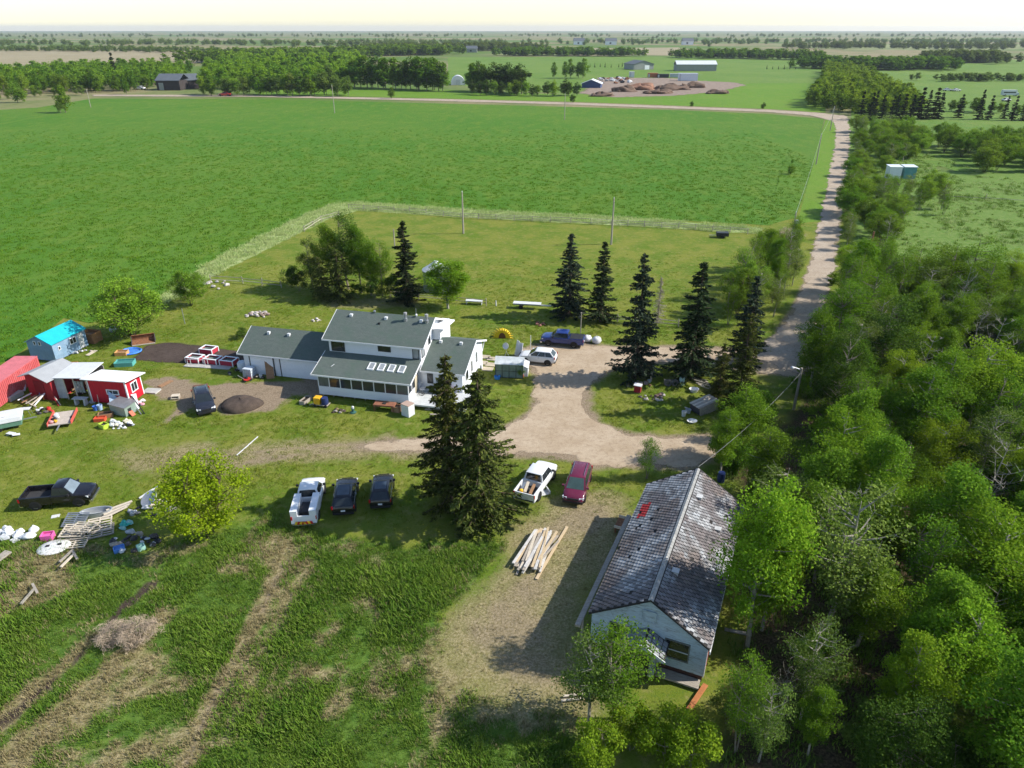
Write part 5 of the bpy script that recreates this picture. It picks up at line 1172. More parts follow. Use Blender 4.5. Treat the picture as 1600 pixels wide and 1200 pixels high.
def pickup(name, label, pm, loc, rz, L=5.7, W=1.98, H=1.88, cab=1.75, group='vehicles parked about the yard', cover=False, glassm=None, service=False):
    t = thing(name, label, 'pickup truck', loc, rz, group); hw = W / 2; Lh = L / 2; bz = .42; belt = 1.18; cowl = Lh - 1.3; rear = cowl - cab - .15
    glassm = glassm or CGLASS
    st = [(rear, hw * .98, bz, belt), (rear + .08, hw, bz, belt), (cowl - .1, hw, bz, belt), (cowl + .05, hw * .99, bz, belt - .02), (Lh - .5, hw * .97, bz, belt - .08), (Lh - .15, hw * .93, bz + .02, belt - .16), (Lh - .03, hw * .88, bz + .06, belt - .28), (Lh, hw * .85, bz + .1, belt - .4)]
    loft([ring(*s_, .04, .08) for s_ in st]).build('body', pm, t, 38)
    greenhouse_cab(t, pm, (rear + .05, cowl + .05), (rear + .22, cowl - .62), belt - .02, H, hw * .92, hw * .72, 2, glassm)
    # open bed
    x0, x1 = -Lh + .04, rear - .02; tw = .13 if not service else .52; zt = belt + .02 if not service else 1.62
    fl = MB().box(x0 + .07, x1 - .06, -hw + tw, hw - tw, bz + .22, bz + .28).build('bed_floor', mat('bed_liner', (.04, .04, .042), .7, .3), t)
    for s_ in (-1, 1):
        y0, y1 = sorted((s_ * hw * .985, s_ * (hw - tw)))
        MB().box(x0, x1, y0, y1, bz + .05, zt).build('bed_side' if not service else 'service_box', pm, t)
        if service:
            for k in range(3): MB().box(x0 + .1 + k * (x1 - x0 - .15) / 3, x0 + .05 + (k + 1) * (x1 - x0 - .15) / 3, s_ * hw * .985 - .015, s_ * hw * .985 + .015, bz + .35, zt - .08).build('box_door', pm, t)
            MB().box(x0 - .003, x1, y0 - .02, y1 + .02, zt + .002, zt + .03).build('box_lid', pm, t)
    MB().box(x0 - .02, x0 + .06, -hw + tw + .002, hw - tw - .002, bz + .2, belt + .01).build('tailgate', pm, t)
    MB().box(x1 - .055, x1, -hw + tw + .002, hw - tw - .002, bz + .25, belt + .01).build('bed_front', pm, t)
    if cover:
        for k in range(4):
            w_ = (x1 - x0 - .1) / 4; MB().box(x0 + .07 + k * w_, x0 + .05 + (k + 1) * w_, -hw + .1, hw - .1, belt + .03, belt + .06).build('bed_cover', mat('cover_vinyl', (.03, .032, .036), .6, .2), t)
    r = .39; xs = (-Lh + 1.15, Lh - .98); arches(t, xs, hw, r)
    for x in xs:
        for s_ in (-1, 1): wheel(t, x, s_ * (hw - .11), r, .26)
    details(t, Lh, hw, belt - .28, .85, bumper=CHROME, tail_h=.32); mirrors(t, cowl - .25, hw, belt + .03, BLACKP)
    return t
def mid(a, b): return gp((a[0] + b[0]) / 2, (a[1] + b[1]) / 2)
P_BLACK = paint('black_paint', (.006, .006, .010)); P_WHITE = paint('white_paint', (.74, .76, .78)); P_BLUE = paint('blue_paint', (.012, .035, .17))
P_MAR = paint('maroon_paint', (.13, .012, .04)); P_RED = paint('red_paint', (.45, .02, .015)); P_SILV = paint('pearl_white_paint', (.72, .72, .72))
# black pickup, far left
pickup('pickup_truck', 'black pickup truck parked alone on the grass at the left', P_BLACK, gp(97, 784), R(9), L=5.4, cab=1.5, glassm=glassmat('sky_reflection_glass', (.16, .20, .23), .05))  # windscreen glass lightened: the sky's reflection is put into its colour
# white service truck (tail towards us)
t = pickup('service_truck', 'white service truck with side boxes and a chevron striped tail', P_WHITE, gp(485, 792), R(96), L=5.7, service=True)
for k in range(8):
    x = -.72 + k * .18; MB().hexa([(-2.93, x, .5), (-2.93, x + .18, .5), (-2.91, x + .18, .5), (-2.91, x, .5), (-2.93, x + (.1 if k < 4 else -.1), .74), (-2.93, x + .18 + (.1 if k < 4 else -.1), .74), (-2.91, x + .18 + (.1 if k < 4 else -.1), .74), (-2.91, x + (.1 if k < 4 else -.1), .74)]).build('chevron', mat('chevron_yellow', (.75, .5, .02), .5, .1) if k % 2 else mat('chevron_red', (.45, .02, .02), .5, .1), t)
MB().box(-2.2, -.9, -.35, .35, .71, 1.15).build('cargo', mat('black_crate', (.03, .03, .035), .6, .2), t)
ROOFG = glassmat('roof_glass', (.035, .05, .07), .05)
car('suv', 'black crossover parked between the white truck and the smaller one', P_BLACK, gp(541, 783), R(97), 4.55, 1.84, 1.62, roofmat=ROOFG)
car('suv', 'smaller black hatchback at the right end of the parked three', P_BLACK, gp(598, 775), R(95), 4.2, 1.78, 1.58, roofmat=ROOFG)
# white pickup with cargo, maroon van
t = pickup('pickup_truck', 'white crew cab pickup with a loaded bed beside the big spruce', P_WHITE, gp(838, 762), R(66), L=5.5, W=1.9, cab=2.1)
for a in ((-2.4, -.4, -1.2, -.3, WOODB), (-2.3, .1, -1.1, .3, WOODP), (-2.5, .45, -1.3, .5, METAL)): MB().bar((a[0], a[1], 1.0), (a[2], a[3], 1.18), .22, .12).build('cargo', a[4], t)
MB().lathe([(.14, 0), (.16, .25), (.05, .3)], (-2.45, .35, 1.02), 10).build('cargo', mat('yellow_jug', (.8, .45, .02), .5, .1), t)
car('minivan', 'maroon minivan with roof rails parked beside the white pickup', P_MAR, gp(902, 766), R(255.5), 4.75, 1.86, 1.7, 'van', CGLASSG, True)
car('suv', 'black crossover parked on bare dirt before the garage', paint('dark_blue_grey_paint', (.016, .019, .03)), gp(320, 635), R(-62), 4.7, 1.86, 1.68, rails=True)
car('suv', 'white crossover parked at the head of the driveway', P_SILV, gp(840, 565), R(166), 4.4, 1.82, 1.66)
pickup('pickup_truck', 'blue crew cab pickup with black bed cover near the drive', P_BLUE, gp(879, 538), R(167.5), L=5.3, W=1.9, H=1.82, cab=2.1, cover=True)

# ================================================================== YARD OBJECTS
C_ = lambda n, c, r=.6, v=.15: mat(n, c, r, v)
BLUEP = C_('blue_plastic', (.04, .12, .42)); REDP = C_('red_plastic', (.50, .03, .025)); TEALP = C_('teal_board', (.10, .36, .33)); ORNG = C_('orange_board_new', (.60, .32, .12)); PINK = C_('pink_plastic', (.75, .13, .38))
YELL = C_('yellow_plastic', (.75, .40, .02)); NAVY = C_('navy_tank', (.025, .04, .13)); STONE = mat('field_stone', (.36, .33, .31), .9, .3, 3, bump=.4); GREYP = C_('grey_plastic', (.45, .47, .49)); GREEN_T = C_('trailer_green', (.12, .24, .17))
ASH = mat('ash', (.10, .085, .08), .95, .4); TARP = mat('dark_tarp', (.03, .03, .033), .5, .4, 4, bump=.3); DIRTM = mat('mound_dirt', (.075, .055, .043), .95, .4, 2, bump=1.0)
def bucket(label, px, m, r=.16, h=.34, name='bucket', cat='bucket', rz=0, group=None):
    t = thing(name, label, cat, gp(*px), rz, group)
    MB().lathe([(r * .8, 0), (r, h), (r * .93, h), (r * .74, .03)], (0, 0, 0), 14).build('body', m, t, 40)
    MB().lathe([(r * 1.02, h - .04), (r * 1.05, h - .02), (r * 1.02, h + .005)], (0, 0, 0), 14, cap=False).build('rim', m, t, 40)
    return t
def crate(label, px, L, W, H, m, rz, name='planter_box', cat='planter', th=.06, inner=None, group=None, trim=None, legs=0):
    t = thing(name, label, cat, gp(*px), rz, group)
    for s_ in (-1, 1):
        MB().box(-L / 2, L / 2, s_ * W / 2 - th / 2, s_ * W / 2 + th / 2, legs, legs + H).build('side_board', m, t)
        MB().box(s_ * L / 2 - th / 2, s_ * L / 2 + th / 2, -W / 2 + th / 2 + .002, W / 2 - th / 2 - .002, legs, legs + H).build('end_board', m, t)
    MB().box(-L / 2 + th, L / 2 - th, -W / 2 + th, W / 2 - th, legs + .01, legs + H * .7).build('contents', inner or mat('planter_soil', (.04, .03, .022), .95, .4), t)
    if trim:
        f = MB(); e = .12; z0, z1 = legs + H + .002, legs + H + .05
        f.box(-L / 2 - .06, L / 2 + .06, -W / 2 - .06, -W / 2 + e, z0, z1); f.box(-L / 2 - .06, L / 2 + .06, W / 2 - e, W / 2 + .06, z0, z1)
        f.box(-L / 2 - .06, -L / 2 + e, -W / 2 + e, W / 2 - e, z0, z1); f.box(L / 2 - e, L / 2 + .06, -W / 2 + e, W / 2 - e, z0, z1); f.build('cap_trim', trim, t)
        for sx in (-1, 1):
            for sy in (-1, 1): MB().box(sx * (L / 2 + .035) - .05, sx * (L / 2 + .035) + .05, sy * (W / 2 + .035) - .05, sy * (W / 2 + .035) + .05, 0, legs + H).build('corner_post', trim, t)
    return t
def board(label, a, b, w=.2, h=.05, m=None, za=.05, zb=.05, name='board', cat='board', group=None):
    A = gp(*a); B = gp(*b); A.z = za; B.z = zb
    return lone(MB().bar((0, 0, 0), B - A, w, h), name, m or WOODP, label, cat, A, 0, group)
def pile(name, label, px, n, spread, r, ms, cat, seed=0, h=.25, flat=.6):
    """a heap of lumps, each a part"""
    t = thing(name, label, cat, gp(*px)); q = random.Random(seed)
    for i in range(n):
        a = q.uniform(0, 6.28); d = spread * math.sqrt(q.random()); k = q.uniform(*r)
        MB().blob((d * math.cos(a), d * math.sin(a) * flat, h * (1 - d / spread) + k * .3), (k, k * q.uniform(.7, 1), k * q.uniform(.5, .8)), seed * 50 + i, .28, 8, 5).build('lump', ms[i % len(ms)], t, 50)
    return t
def pallet(label, px, rz, m=None, L=1.25, W=1.05, tilt=0, z=0, n=7, group='pallets of the left heap', lift=0):
    t = thing('pallet', label, 'pallet', gp(*px), rz, group); t.location.z = z; t.rotation_euler[0] = tilt; m = m or WOODP
    for k in range(n): y = -W / 2 + k * (W - .1) / (n - 1); MB().box(-L / 2, L / 2, y, y + .1, .115, .135).build('slat', m, t)
    for x in (-L / 2 + .05, 0, L / 2 - .05): MB().box(x - .045, x + .045, -W / 2, W / 2, .025, .114).build('stringer', m, t)
    for y in (-W / 2 + .05, W / 2 - .15): MB().box(-L / 2, L / 2, y, y + .1, 0, .024).build('slat', m, t)
    return t
# -- trailers and junk round the sheds
t = thing('flatbed_trailer', 'small flatbed trailer with grey deck and red side boards', 'trailer', gp(100, 659), R(18))
MB().box(-1.0, 1.0, -1.4, 1.4, .4, .48).build('deck', mat('trailer_ply', (.46, .40, .34), .85, .15), t)
for s_ in (-1, 1):
    MB().box(s_ * 1.03 - .03, s_ * 1.03 + .03, -1.45, 1.45, .36, .72).build('side_board', mat('salmon_red', (.55, .10, .075), .7, .15), t)
    wheel(t, s_ * 0 + 0, 0, .3, .2) if False else None
    wh = MB(); wh.lathe([(.18, -.1), (.3, -.1), (.3, .1), (.18, .1)], (0, 0, 0), 16); o = wh.build('wheel', RUBBER, t, 50); o.rotation_euler = (0, math.pi / 2, 0); o.location = (s_ * .85, -.1, .3)
MB().bar((0, -1.4, .42), (0, -2.6, .42), .1, .1).build('tow_bar', METAL, t)
for i, (x, y, k, m) in enumerate(((-.6, .5, .22, GREYP), (-.5, .1, .2, PLASTW), (-.6, -.3, .18, TARP), (-.4, -.9, .17, YELL), (-.75, -1.0, .2, C_('faded_pink', (.6, .3, .3))))): MB().blob((x, y, .6), (k, k, k), i, .3, 8, 5).build('load', m, t, 50)
t = thing('tent_trailer', 'folded camping trailer with white top and green sides at the left edge', 'camper', gp(2, 668), R(28))
MB().box(-2.2, 1.9, -1.05, 1.05, .35, .85).build('body', GREEN_T, t); MB().hexa([(-2.3, -1.12, .86), (2.0, -1.12, .86), (2.0, 1.12, .86), (-2.3, 1.12, .86), (-2.25, -1.05, 1.25), (1.92, -1.05, 1.25), (1.92, 1.05, 1.25), (-2.25, 1.05, 1.25)]).build('roof_cap', PLASTW, t)
for s_ in (-1, 1):
    wh = MB(); wh.lathe([(.16, -.09), (.28, -.09), (.28, .09), (.16, .09)], (0, 0, 0), 16); o = wh.build('wheel', RUBBER, t, 50); o.rotation_euler = (math.pi / 2, 0, 0); o.location = (0, s_ * .95, .28)
MB().bar((1.9, 0, .4), (3.1, 0, .4), .1, .1).build('tow_bar', METAL, t); MB().blob((.2, -.2, 1.3), (.6, .5, .12), 3, .3, 8, 5).build('tarp', PLASTW, t)
t = thing('folding_table', 'small white folding table behind the flatbed trailer', 'table', gp(42, 648), R(10))
MB().box(-.5, .5, -.3, .3, .68, .72).build('top', PLASTW, t)
for s_ in (-1, 1):
    for y in (-.22, .22): MB().bar((s_ * .45, y, 0), (s_ * .3, y, .68), .04, .04).build('leg', METAL, t)
t = thing('folding_chair', 'fallen white folding chair by the camping trailer', 'chair', gp(18, 680), R(-15))
MB().box(-.4, .4, -.22, .22, .2, .24).build('seat', PLASTW, t); MB().bar((.4, -.2, .22), (.8, .25, .12), .4, .04).build('backrest', PLASTW, t)
for s_ in (-1, 1): MB().bar((s_ * .35, -.25, 0), (s_ * -.2, .2, .2), .04, .04).build('leg', PLASTW, t)
q = random.Random(4)
for i, (a, b, za, zb) in enumerate((((30, 632), (52, 622), .5, .6), ((36, 636), (60, 624), .5, .55), ((42, 637), (66, 624), .45, .6), ((50, 639), (71, 625), .45, .7), ((55, 638), (77, 622), .3, .9), ((33, 628), (58, 640), .4, .3))):
    board(['leftmost board of the frame heap by the red shed', 'second board of the frame heap by the red shed', 'middle board of the frame heap by the red shed', 'fourth board of the frame heap by the red shed', 'white rightmost board of the frame heap by the red shed', 'cross board lying over the frame heap by the red shed'][i], a, b, .14, .06, WHITE if i in (0, 4) else [WOODP, WOODB, WOODG][i % 3], za, zb, group='boards of the frame heap')
board('red pole leaning out beside the frame heap', (82, 622), (92, 635), .08, .06, DRED, .8, .05); board('pale pole leaning beside the red one', (85, 624), (95, 634), .08, .06, WOODP, .7, .05)
pile('scrap_heap', 'dark heap of scrap under the frame boards', (66, 643), 9, 1.0, (.14, .3), [TARP, ASH, PLASTW, REDP], 'scrap', 2)
t = thing('step_ladder', 'orange and blue step ladder leaning on the red shed', 'ladder', gp(70, 622), R(-12))
for s_ in (-1, 1): MB().bar((s_ * .22, -.35, 0), (s_ * .16, 0, 2.0), .07, .05).build('rail', [BLUEP, C_('orange_plastic', (.75, .25, .03))][s_ > 0], t)
for k in range(6): MB().box(-.2, .2, -.33 + k * .055, -.27 + k * .055, .25 + k * .3, .29 + k * .3).build('rung', PLASTW, t)
MB().box(-.18, .18, -.05, .1, 2.0, 2.07).build('top_step', MATS['orange_plastic'], t)
board('white board leaning on the red container', (36, 612), (40, 604), .5, .04, PLASTW, .05, .9); lone(MB().box(-.9, .9, -.3, .3, 0, .5), 'stone_block', CONC, 'pale block lying along the container foot', 'block', gp(24, 622), R(80))
t = thing('work_bench', 'small pale grey bench in front of the lean-to', 'bench', gp(128, 632), R(-5))
MB().box(-.75, .75, -.3, .3, .72, .78).build('top', GREYP, t)
for x in (-.5, .5): MB().hexa([(x - .1, -.25, 0), (x + .1, -.25, 0), (x + .1, .25, 0), (x - .1, .25, 0), (x - .08, -.2, .719), (x + .08, -.2, .719), (x + .08, .2, .719), (x - .08, .2, .719)]).build('leg', GREYP, t)
bucket('dark blue bucket in front of the coop', (150, 641), BLUEP, .27, .5); bucket('pale blue bucket in front of the coop', (157, 640), C_('pale_blue_plastic', (.36, .5, .68)), .26, .55); bucket('round grey lid tub at the coop corner', (145, 629), GREYP, .35, .15)
board('pale blue panel leaning upright on the coop wall', (181, 636), (182, 630), .95, .04, C_('pale_blue_panel', (.38, .50, .63)), .05, 1.5); board('thin pole leaning on the coop wall', (155, 632), (156, 628), .05, .05, WOODP, .05, 1.6)
crate('wooden slatted crate beside the green hutch', (166, 651), 1.3, .7, .45, WOODB, R(20), 'crate', 'crate'); crate('orange red box beside the green hutch', (157, 657), 1.0, .6, .35, C_('orange_red_box', (.6, .09, .04)), R(8), 'crate', 'box', inner=MATS['orange_red_box'])
pile('rubbish_heap', 'white and grey rubbish heap in front of the green hutch', (184, 664), 26, 1.7, (.12, .3), [PLASTW, GREYP, WHITE, TARP, C_('cream_bag', (.65, .6, .45))], 'rubbish', 5, .2, .5); crate('yellow green crate at the rubbish heap', (163, 668), .8, .55, .45, C_('lime_plastic', (.45, .6, .06)), R(-30), 'crate', 'crate')
board('white panel leaning on the right end of the coop', (214, 640), (212, 629), .5, .05, WHITE, .03, 1.0); board('black rail leaning from the coop corner', (226, 647), (207, 629), .1, .06, BLACKP, .05, 1.0); board('second black rail leaning from the coop corner', (221, 648), (206, 632), .08, .06, METAL, .05, .8)
pile('rag_heap', 'pink and white rags behind the leaning panel', (222, 630), 8, .8, (.15, .3), [PLASTW, C_('pink_rag', (.65, .3, .36)), WHITE], 'rubbish', 6)
lone(MB().box(-.8, .8, -.55, .55, 0, .16), 'concrete_slab', CONC, 'pale slab lying behind the coop', 'slab', gp(237, 612), R(-8))
board('longer brown plank on the dirt behind the coop', (249, 605), (268, 595), .55, .06, WOODB); lone(MB().box(-.75, .75, -.5, .5, 0, .08).box(.55, .75, -.5, .5, .081, .14), 'door_panel', C_('dark_brown_panel', (.15, .07, .05)), 'dark brown panel on the dirt left of the black crossover', 'panel', gp(313, 605), R(14))
t = thing('wooden_step', 'small wooden step box on the dirt near the coop', 'step', gp(275, 622), R(10)); MB().box(-.4, .4, -.3, .3, .3, .36).build('tread', WOODP, t); MB().box(-.45, .45, -.42, -.31, .1, .15).build('lower_tread', WOODP, t)
for s_ in (-1, 1): MB().box(s_ * .36 - .03, s_ * .36 + .03, -.4, .3, 0, .299).build('side', WOODG, t)
# -- garden
BEDR = C_('bed_red', (.42, .035, .06), .7); GB = 'red and white raised garden beds'
for (x, y, lb) in ((327, 551, 'farthest red and white raised bed on the garden soil'), (306, 564.5, 'leftmost red and white raised bed'), (333.5, 566.5, 'middle front red and white raised bed'), (359, 569, 'shaded raised bed nearest the garage')):
    crate(lb, (x, y), 1.65, 1.2, .55, BEDR, R(-14), 'raised_bed', 'planter', trim=WHITE, group=GB, inner=mat('bed_net', (.12, .14, .12), .8, .4), legs=.1)
lone(MB().box(-2.8, 2.8, -.45, .45, 0, .08), 'paving_strip', CONC, 'pale board walk in front of the raised beds', 'paving', gp(325, 573), R(-8))
t = thing('garden_rack', 'thin white pipe frame standing before the raised beds', 'rack', gp(310, 572), R(-6))
for x in (-1.05, 1.05):
    for y in (-.3, .3): MB().tube([(x, y, 0), (x, y, .95)], .03, 6).build('leg', PLASTW, t)
for y in (-.3, .3): MB().tube([(-1.05, y, .97), (1.05, y, .97)], .03, 6).build('rail', PLASTW, t)
crate('teal planter box beside the garden soil', (196, 570), 2.0, 1.2, .5, TEALP, R(8), inner=C_('teal_inside', (.05, .2, .18))); crate('orange wooden planter box behind the teal one', (191, 554), 1.3, .9, .45, ORNG, R(5), inner=WOODB)
t = thing('paddling_pool', 'crumpled blue paddling pool by the garden', 'pool', gp(205, 550)); MB().lathe([(1.0, 0), (1.1, .12), (1.0, .22), (.9, .12), (.85, .04)], (0, 0, 0), 22, sx=1.15).build('rim', C_('pool_blue', (.06, .22, .72)), t, 50); MB().lathe([(.0, .03), (.88, .035)], (0, 0, 0), 22, sx=1.15, cap=False).build('floor', C_('pool_blue_light', (.16, .38, .8)), t)
t = thing('loader_bucket', 'rusty front loader bucket lying by the willow', 'loader bucket', gp(225, 536), R(22))
prof = [(-.5, .05), (.55, 0.03), (.55, .08), (-.4, .12), (-.62, .35), (-.6, .75), (-.42, .98), (-.5, 1.02), (-.7, .8), (-.74, .3)]
MB().prism([(y, z) for y, z in [(-a, b) for a, b in prof]], -1.3, 1.3, 'x').build('shell', RUST, t)
for s_ in (-1, 1): MB().prism([(.72, .05), (-.5, .05), (-.35, .25), (.35, 1.0), (.6, .9)], s_ * 1.3, s_ * 1.34, 'x').build('side_plate', mat('dark_steel', (.06, .055, .055), .7, .3), t)
MB().box(-1.3, 1.3, -.75, -.5, .03, .1).build('cutting_edge', WOODG, t)
crate('brown plywood box beside the turquoise roofed shed', (144, 533), 1.9, 1.5, 1.3, mat('ply_brown', (.36, .18, .08), .8, .2), R(-14), 'plywood_box', 'box', .05, inner=WOODB); lone(MB().lathe([(.3, .0), (.42, .2), (.42, .5), (.2, .72), (.05, .75)], (0, 0, 0), 14), 'pressure_tank', PLASTW, 'white round tank under the willow', 'tank', gp(177, 518), smooth=50)
board('white window frame lying by the turquoise roofed shed', (136, 556), (150, 548), .5, .05, WOODP); pile('scrap_heap', 'white scraps along the foot of the turquoise roofed shed', (128, 551), 9, 1.1, (.12, .3), [PLASTW, WOODG, GREYP], 'scrap', 8, .15); crate('small orange tub behind the grey roof', (116, 572), .8, .6, .4, C_('terracotta', (.55, .18, .08)), R(10), 'tub', 'tub')
pile('stone_ring', 'ring of pale stones of a fire pit on the lawn', (402, 493), 26, 1.6, (.16, .34), [STONE, mat('pale_stone', (.5, .46, .43), .9, .2, bump=.3), mat('brown_stone', (.28, .21, .17), .9, .3)], 'fire pit', 9, .25, .75)
pile('stone_ring', 'small heap of stones and wood behind the garage', (494, 501), 7, .7, (.14, .26), [MATS['pale_stone'], WOODP], 'stones', 10, .1)
pile('stone_row', 'pale stones along the fence corner by the round willow', (330, 448), 14, 2.6, (.2, .4), [STONE, MATS['pale_stone']], 'stones', 12, .1, 1.3)
# -- by the garage and porch
t = thing('water_tote', 'caged white water tote beside the garage', 'water tank', gp(391, 588), R(-13)); MB().box(-.5, .5, -.5, .5, .15, 1.1).build('tank', C_('milky_plastic', (.52, .58, .64), .4), t); MB().box(-.55, .55, -.55, .55, 0, .149).build('pallet_base', WOODG, t)
for z in (.3, .6, .9): MB().box(-.53, .53, -.53, .53, z, z + .03).build('cage_rail', METAL, t)
for k in range(5): MB().box(-.53 + k * .25, -.5 + k * .25, -.545, -.531, .15, 1.12).build('cage_bar', METAL, t)
lone(MB().lathe([(.5, 0), (.55, .1), (.55, .9), (.45, 1.05), (.1, 1.1)], (0, 0, 0), 18), 'water_tank', C_('pale_tank', (.58, .62, .66)), 'round white water tank at the garage corner', 'water tank', gp(380, 578), smooth=40)
t = thing('push_mower', 'red push mower in front of the water tote', 'mower', gp(386, 595), R(40)); MB().box(-.35, .35, -.28, .28, .12, .3).build('deck', REDP, t); MB().lathe([(.16, .3), (.16, .45), (.1, .5)], (0, 0, 0), 10).build('engine', BLACKP, t); MB().tube([(-.3, 0, .3), (-.9, 0, .95)], .025, 6).build('handle', METAL, t)
for x in (-.3, .3):
    for y in (-.32, .32): o = MB().lathe([(.12, -.03), (.12, .03)], (0, 0, 0), 12).build('wheel', RUBBER, t); o.rotation_euler = (math.pi / 2, 0, 0); o.location = (x, y, .12)
bucket('white pail before the narrow garage door', (408, 590), PLASTW, .2, .42); pile('scrap_heap', 'dark clutter before the narrow garage door', (403, 592), 8, .8, (.12, .25), [TARP, ASH, WOODG], 'scrap', 14)
board('brown door leaning upright on the garage', (423, 592), (423, 585), .85, .05, WOODB, .03, 1.8)
crate('grey wooden trough on the lawn by the garage', (478, 628), .6, 1.4, .4, WOODG, R(-20)); pile('clutter', 'dark clutter in the shade of the raised beds', (368, 582), 10, 1.3, (.12, .25), [TARP, ASH, WOODG], 'scrap', 15)
o = lone(MB().blob((0, 0, .1), (2.2, 1.7, .75), 33, .12, 20, 10), 'dirt_mound', DIRTM, 'mound of dark earth beside the parked crossover', 'mound', gp(377, 634), smooth=60)
t = thing('fuel_cart', 'yellow and navy drums on a small cart in front of the porch', 'cart', gp(503, 634), R(-12)); MB().box(-.8, .8, -.4, .4, .2, .27).build('platform', WOODG, t); MB().box(-.7, -.02, -.35, .35, .271, 1.0).build('drum', YELL, t); MB().lathe([(.33, .271), (.36, .6), (.33, 1.0)], (.4, 0, 0), 14).build('drum', NAVY, t, 40); MB().bar((-.8, 0, .25), (-1.3, -.2, .05), .06, .06).build('handle', WOODP, t)
for x in (-.6, .6): o = MB().lathe([(.16, -.4), (.16, .4)], (0, 0, 0), 12).build('wheel', RUBBER, t); o.rotation_euler = (math.pi / 2, 0, 0); o.location = (x, 0, .16)
pile('brush_heap', 'small heap of earth and twigs before the porch', (528, 643), 10, .7, (.12, .25), [DIRTM, WOODG, mat('dead_grass_clump', (.2, .15, .08), .9, .3)], 'brush heap', 16, .2)
t = thing('bird_bath', 'dark green pedestal with white lamp before the porch', 'bird bath', gp(552, 645)); MB().lathe([(.3, 0), (.34, .08), (.14, .2), (.12, .45), (.2, .5)], (0, 0, 0), 14).build('pedestal', C_('dark_green_metal', (.03, .10, .085)), t, 40); MB().lathe([(.12, .501), (.14, .7), (.05, .78)], (0, 0, 0), 12).build('lamp', PLASTW, t, 40)
t = thing('metal_table', 'rusty brown steel table before the porch', 'table', gp(602, 640), R(-10)); MB().box(-1.1, 1.1, -.45, .45, .55, .72).build('top', mat('brown_steel', (.26, .11, .065), .7, .25), t); MB().box(-.2, .15, -.2, .1, .721, .8).build('fitting', ODK, t)
for x in (-1.0, 1.0):
    for y in (-.38, .38): MB().box(x - .05, x + .05, y - .05, y + .05, 0, .549).build('leg', RUST, t)
crate('brown wooden box right of the rusty table', (620, 642), .9, .7, .6, WOODB, R(-20), 'crate', 'box'); t = thing('chest_freezer', 'tall white cabinet with a blue jug at the porch corner', 'cabinet', gp(638, 648), R(-35)); MB().box(-.5, .5, -.45, .45, 0, 1.25).build('body', PLASTW, t); MB().box(-.52, .52, -.47, .47, 1.252, 1.31).build('lid', C_('brown_lid', (.42, .3, .24)), t); MB().lathe([(.14, .6), (.16, .75), (.14, .95), (.05, 1.0)], (-.66, -.1, 0), 12).build('jug', C_('indigo', (.06, .05, .35)), t)
HM = Matrix.Translation((HO.x, HO.y, 0)) @ Matrix.Rotation(HA, 4, 'Z')
def onhouse(x, y, z): return HM @ Vector((x, y, z))
for i_, (x, m, lb) in enumerate(((11.9, GREYP, 'grey bin on the deck against the house'), (12.5, C_('dark_bin', (.06, .06, .065)), 'black bin on the deck beside the grey one'), (13.25, REDP, 'red drum on the deck'))):
    lone(MB().lathe([(.22, 0), (.27, .75), (.29, .78), (.1, .9)], (0, 0, 0), 14), 'bin', m, lb, 'bin', onhouse(x, -.25, .53), smooth=40)
t = thing('deck_chair', 'round white garden chair on the deck', 'chair', onhouse(10.65, -.3, .53)); MB().lathe([(.3, .3), (.34, .36), (.3, .4)], (0, 0, 0), 14).build('seat', PLASTW, t); MB().tube([(.34 * math.cos(a * .3), .34 * math.sin(a * .3), .4 + .5 * math.sin(a * .3)) for a in range(11)], .03, 6).build('backrest', PLASTW, t)
for a in range(4): MB().tube([(.25 * math.cos(a * 1.57), .25 * math.sin(a * 1.57), 0), (.2 * math.cos(a * 1.57), .2 * math.sin(a * 1.57), .3)], .025, 6).build('leg', PLASTW, t)
t = thing('bicycle', 'dark bicycle lying on the deck by the door', 'bicycle', onhouse(11.2, -.75, .53), .4)
for x in (-.5, .5): MB().tube([(x + .3 * math.cos(a * .42), .3 * math.sin(a * .42), .12 + .05 * math.sin(a * .42)) for a in range(16)], .03, 6).build('wheel', RUBBER, t)
MB().tube([(-.5, 0, .12), (-.05, -.25, .15), (.5, 0, .12), (-.1, .2, .16), (-.5, 0, .12)], .025, 6).build('frame', BLACKP, t)
for i_, (px, lb) in enumerate((((664, 640), 'grey plank lying under the deck edge'), ((672, 648), 'second grey plank lying in front of the deck'))): board(lb, px, (px[0] + 26, px[1] + 1), .2, .08, WOODG)
# -- drive and back lawn
t = thing('sun_playhouse', 'yellow sun shaped play tunnel with brown arch on the lawn', 'playhouse', gp(785, 527), R(-4))
MB().prism([(1.0 * math.cos(math.pi * k / 14), 1.0 * math.sin(math.pi * k / 14) + .02) for k in range(15)], -.35, .5, 'y').build('dome', C_('sun_yellow', (.85, .55, .02), .5), t)
for k in range(13):
    a = math.pi * (k + .0) / 12; MB().add([(1.0 * math.cos(a - .1), -.36, 1.0 * math.sin(a - .1) + .02), (1.0 * math.cos(a + .1), -.36, 1.0 * math.sin(a + .1) + .02), (1.45 * math.cos(a), -.3, 1.45 * math.sin(a) + .03), (1.0 * math.cos(a - .1), -.2, 1.0 * math.sin(a - .1) + .02), (1.0 * math.cos(a + .1), -.2, 1.0 * math.sin(a + .1) + .02), (1.45 * math.cos(a), -.24, 1.45 * math.sin(a) + .03)], [(0, 1, 2), (5, 4, 3), (0, 3, 4, 1), (1, 4, 5, 2), (2, 5, 3, 0)]).build('ray', MATS['sun_yellow'], t)
MB().prism([(.45 * math.cos(math.pi * k / 10), .75 * math.sin(math.pi * k / 10) + .02) for k in range(11)], -.4, -.352, 'y').build('arch', C_('brown_arch', (.16, .06, .03)), t)
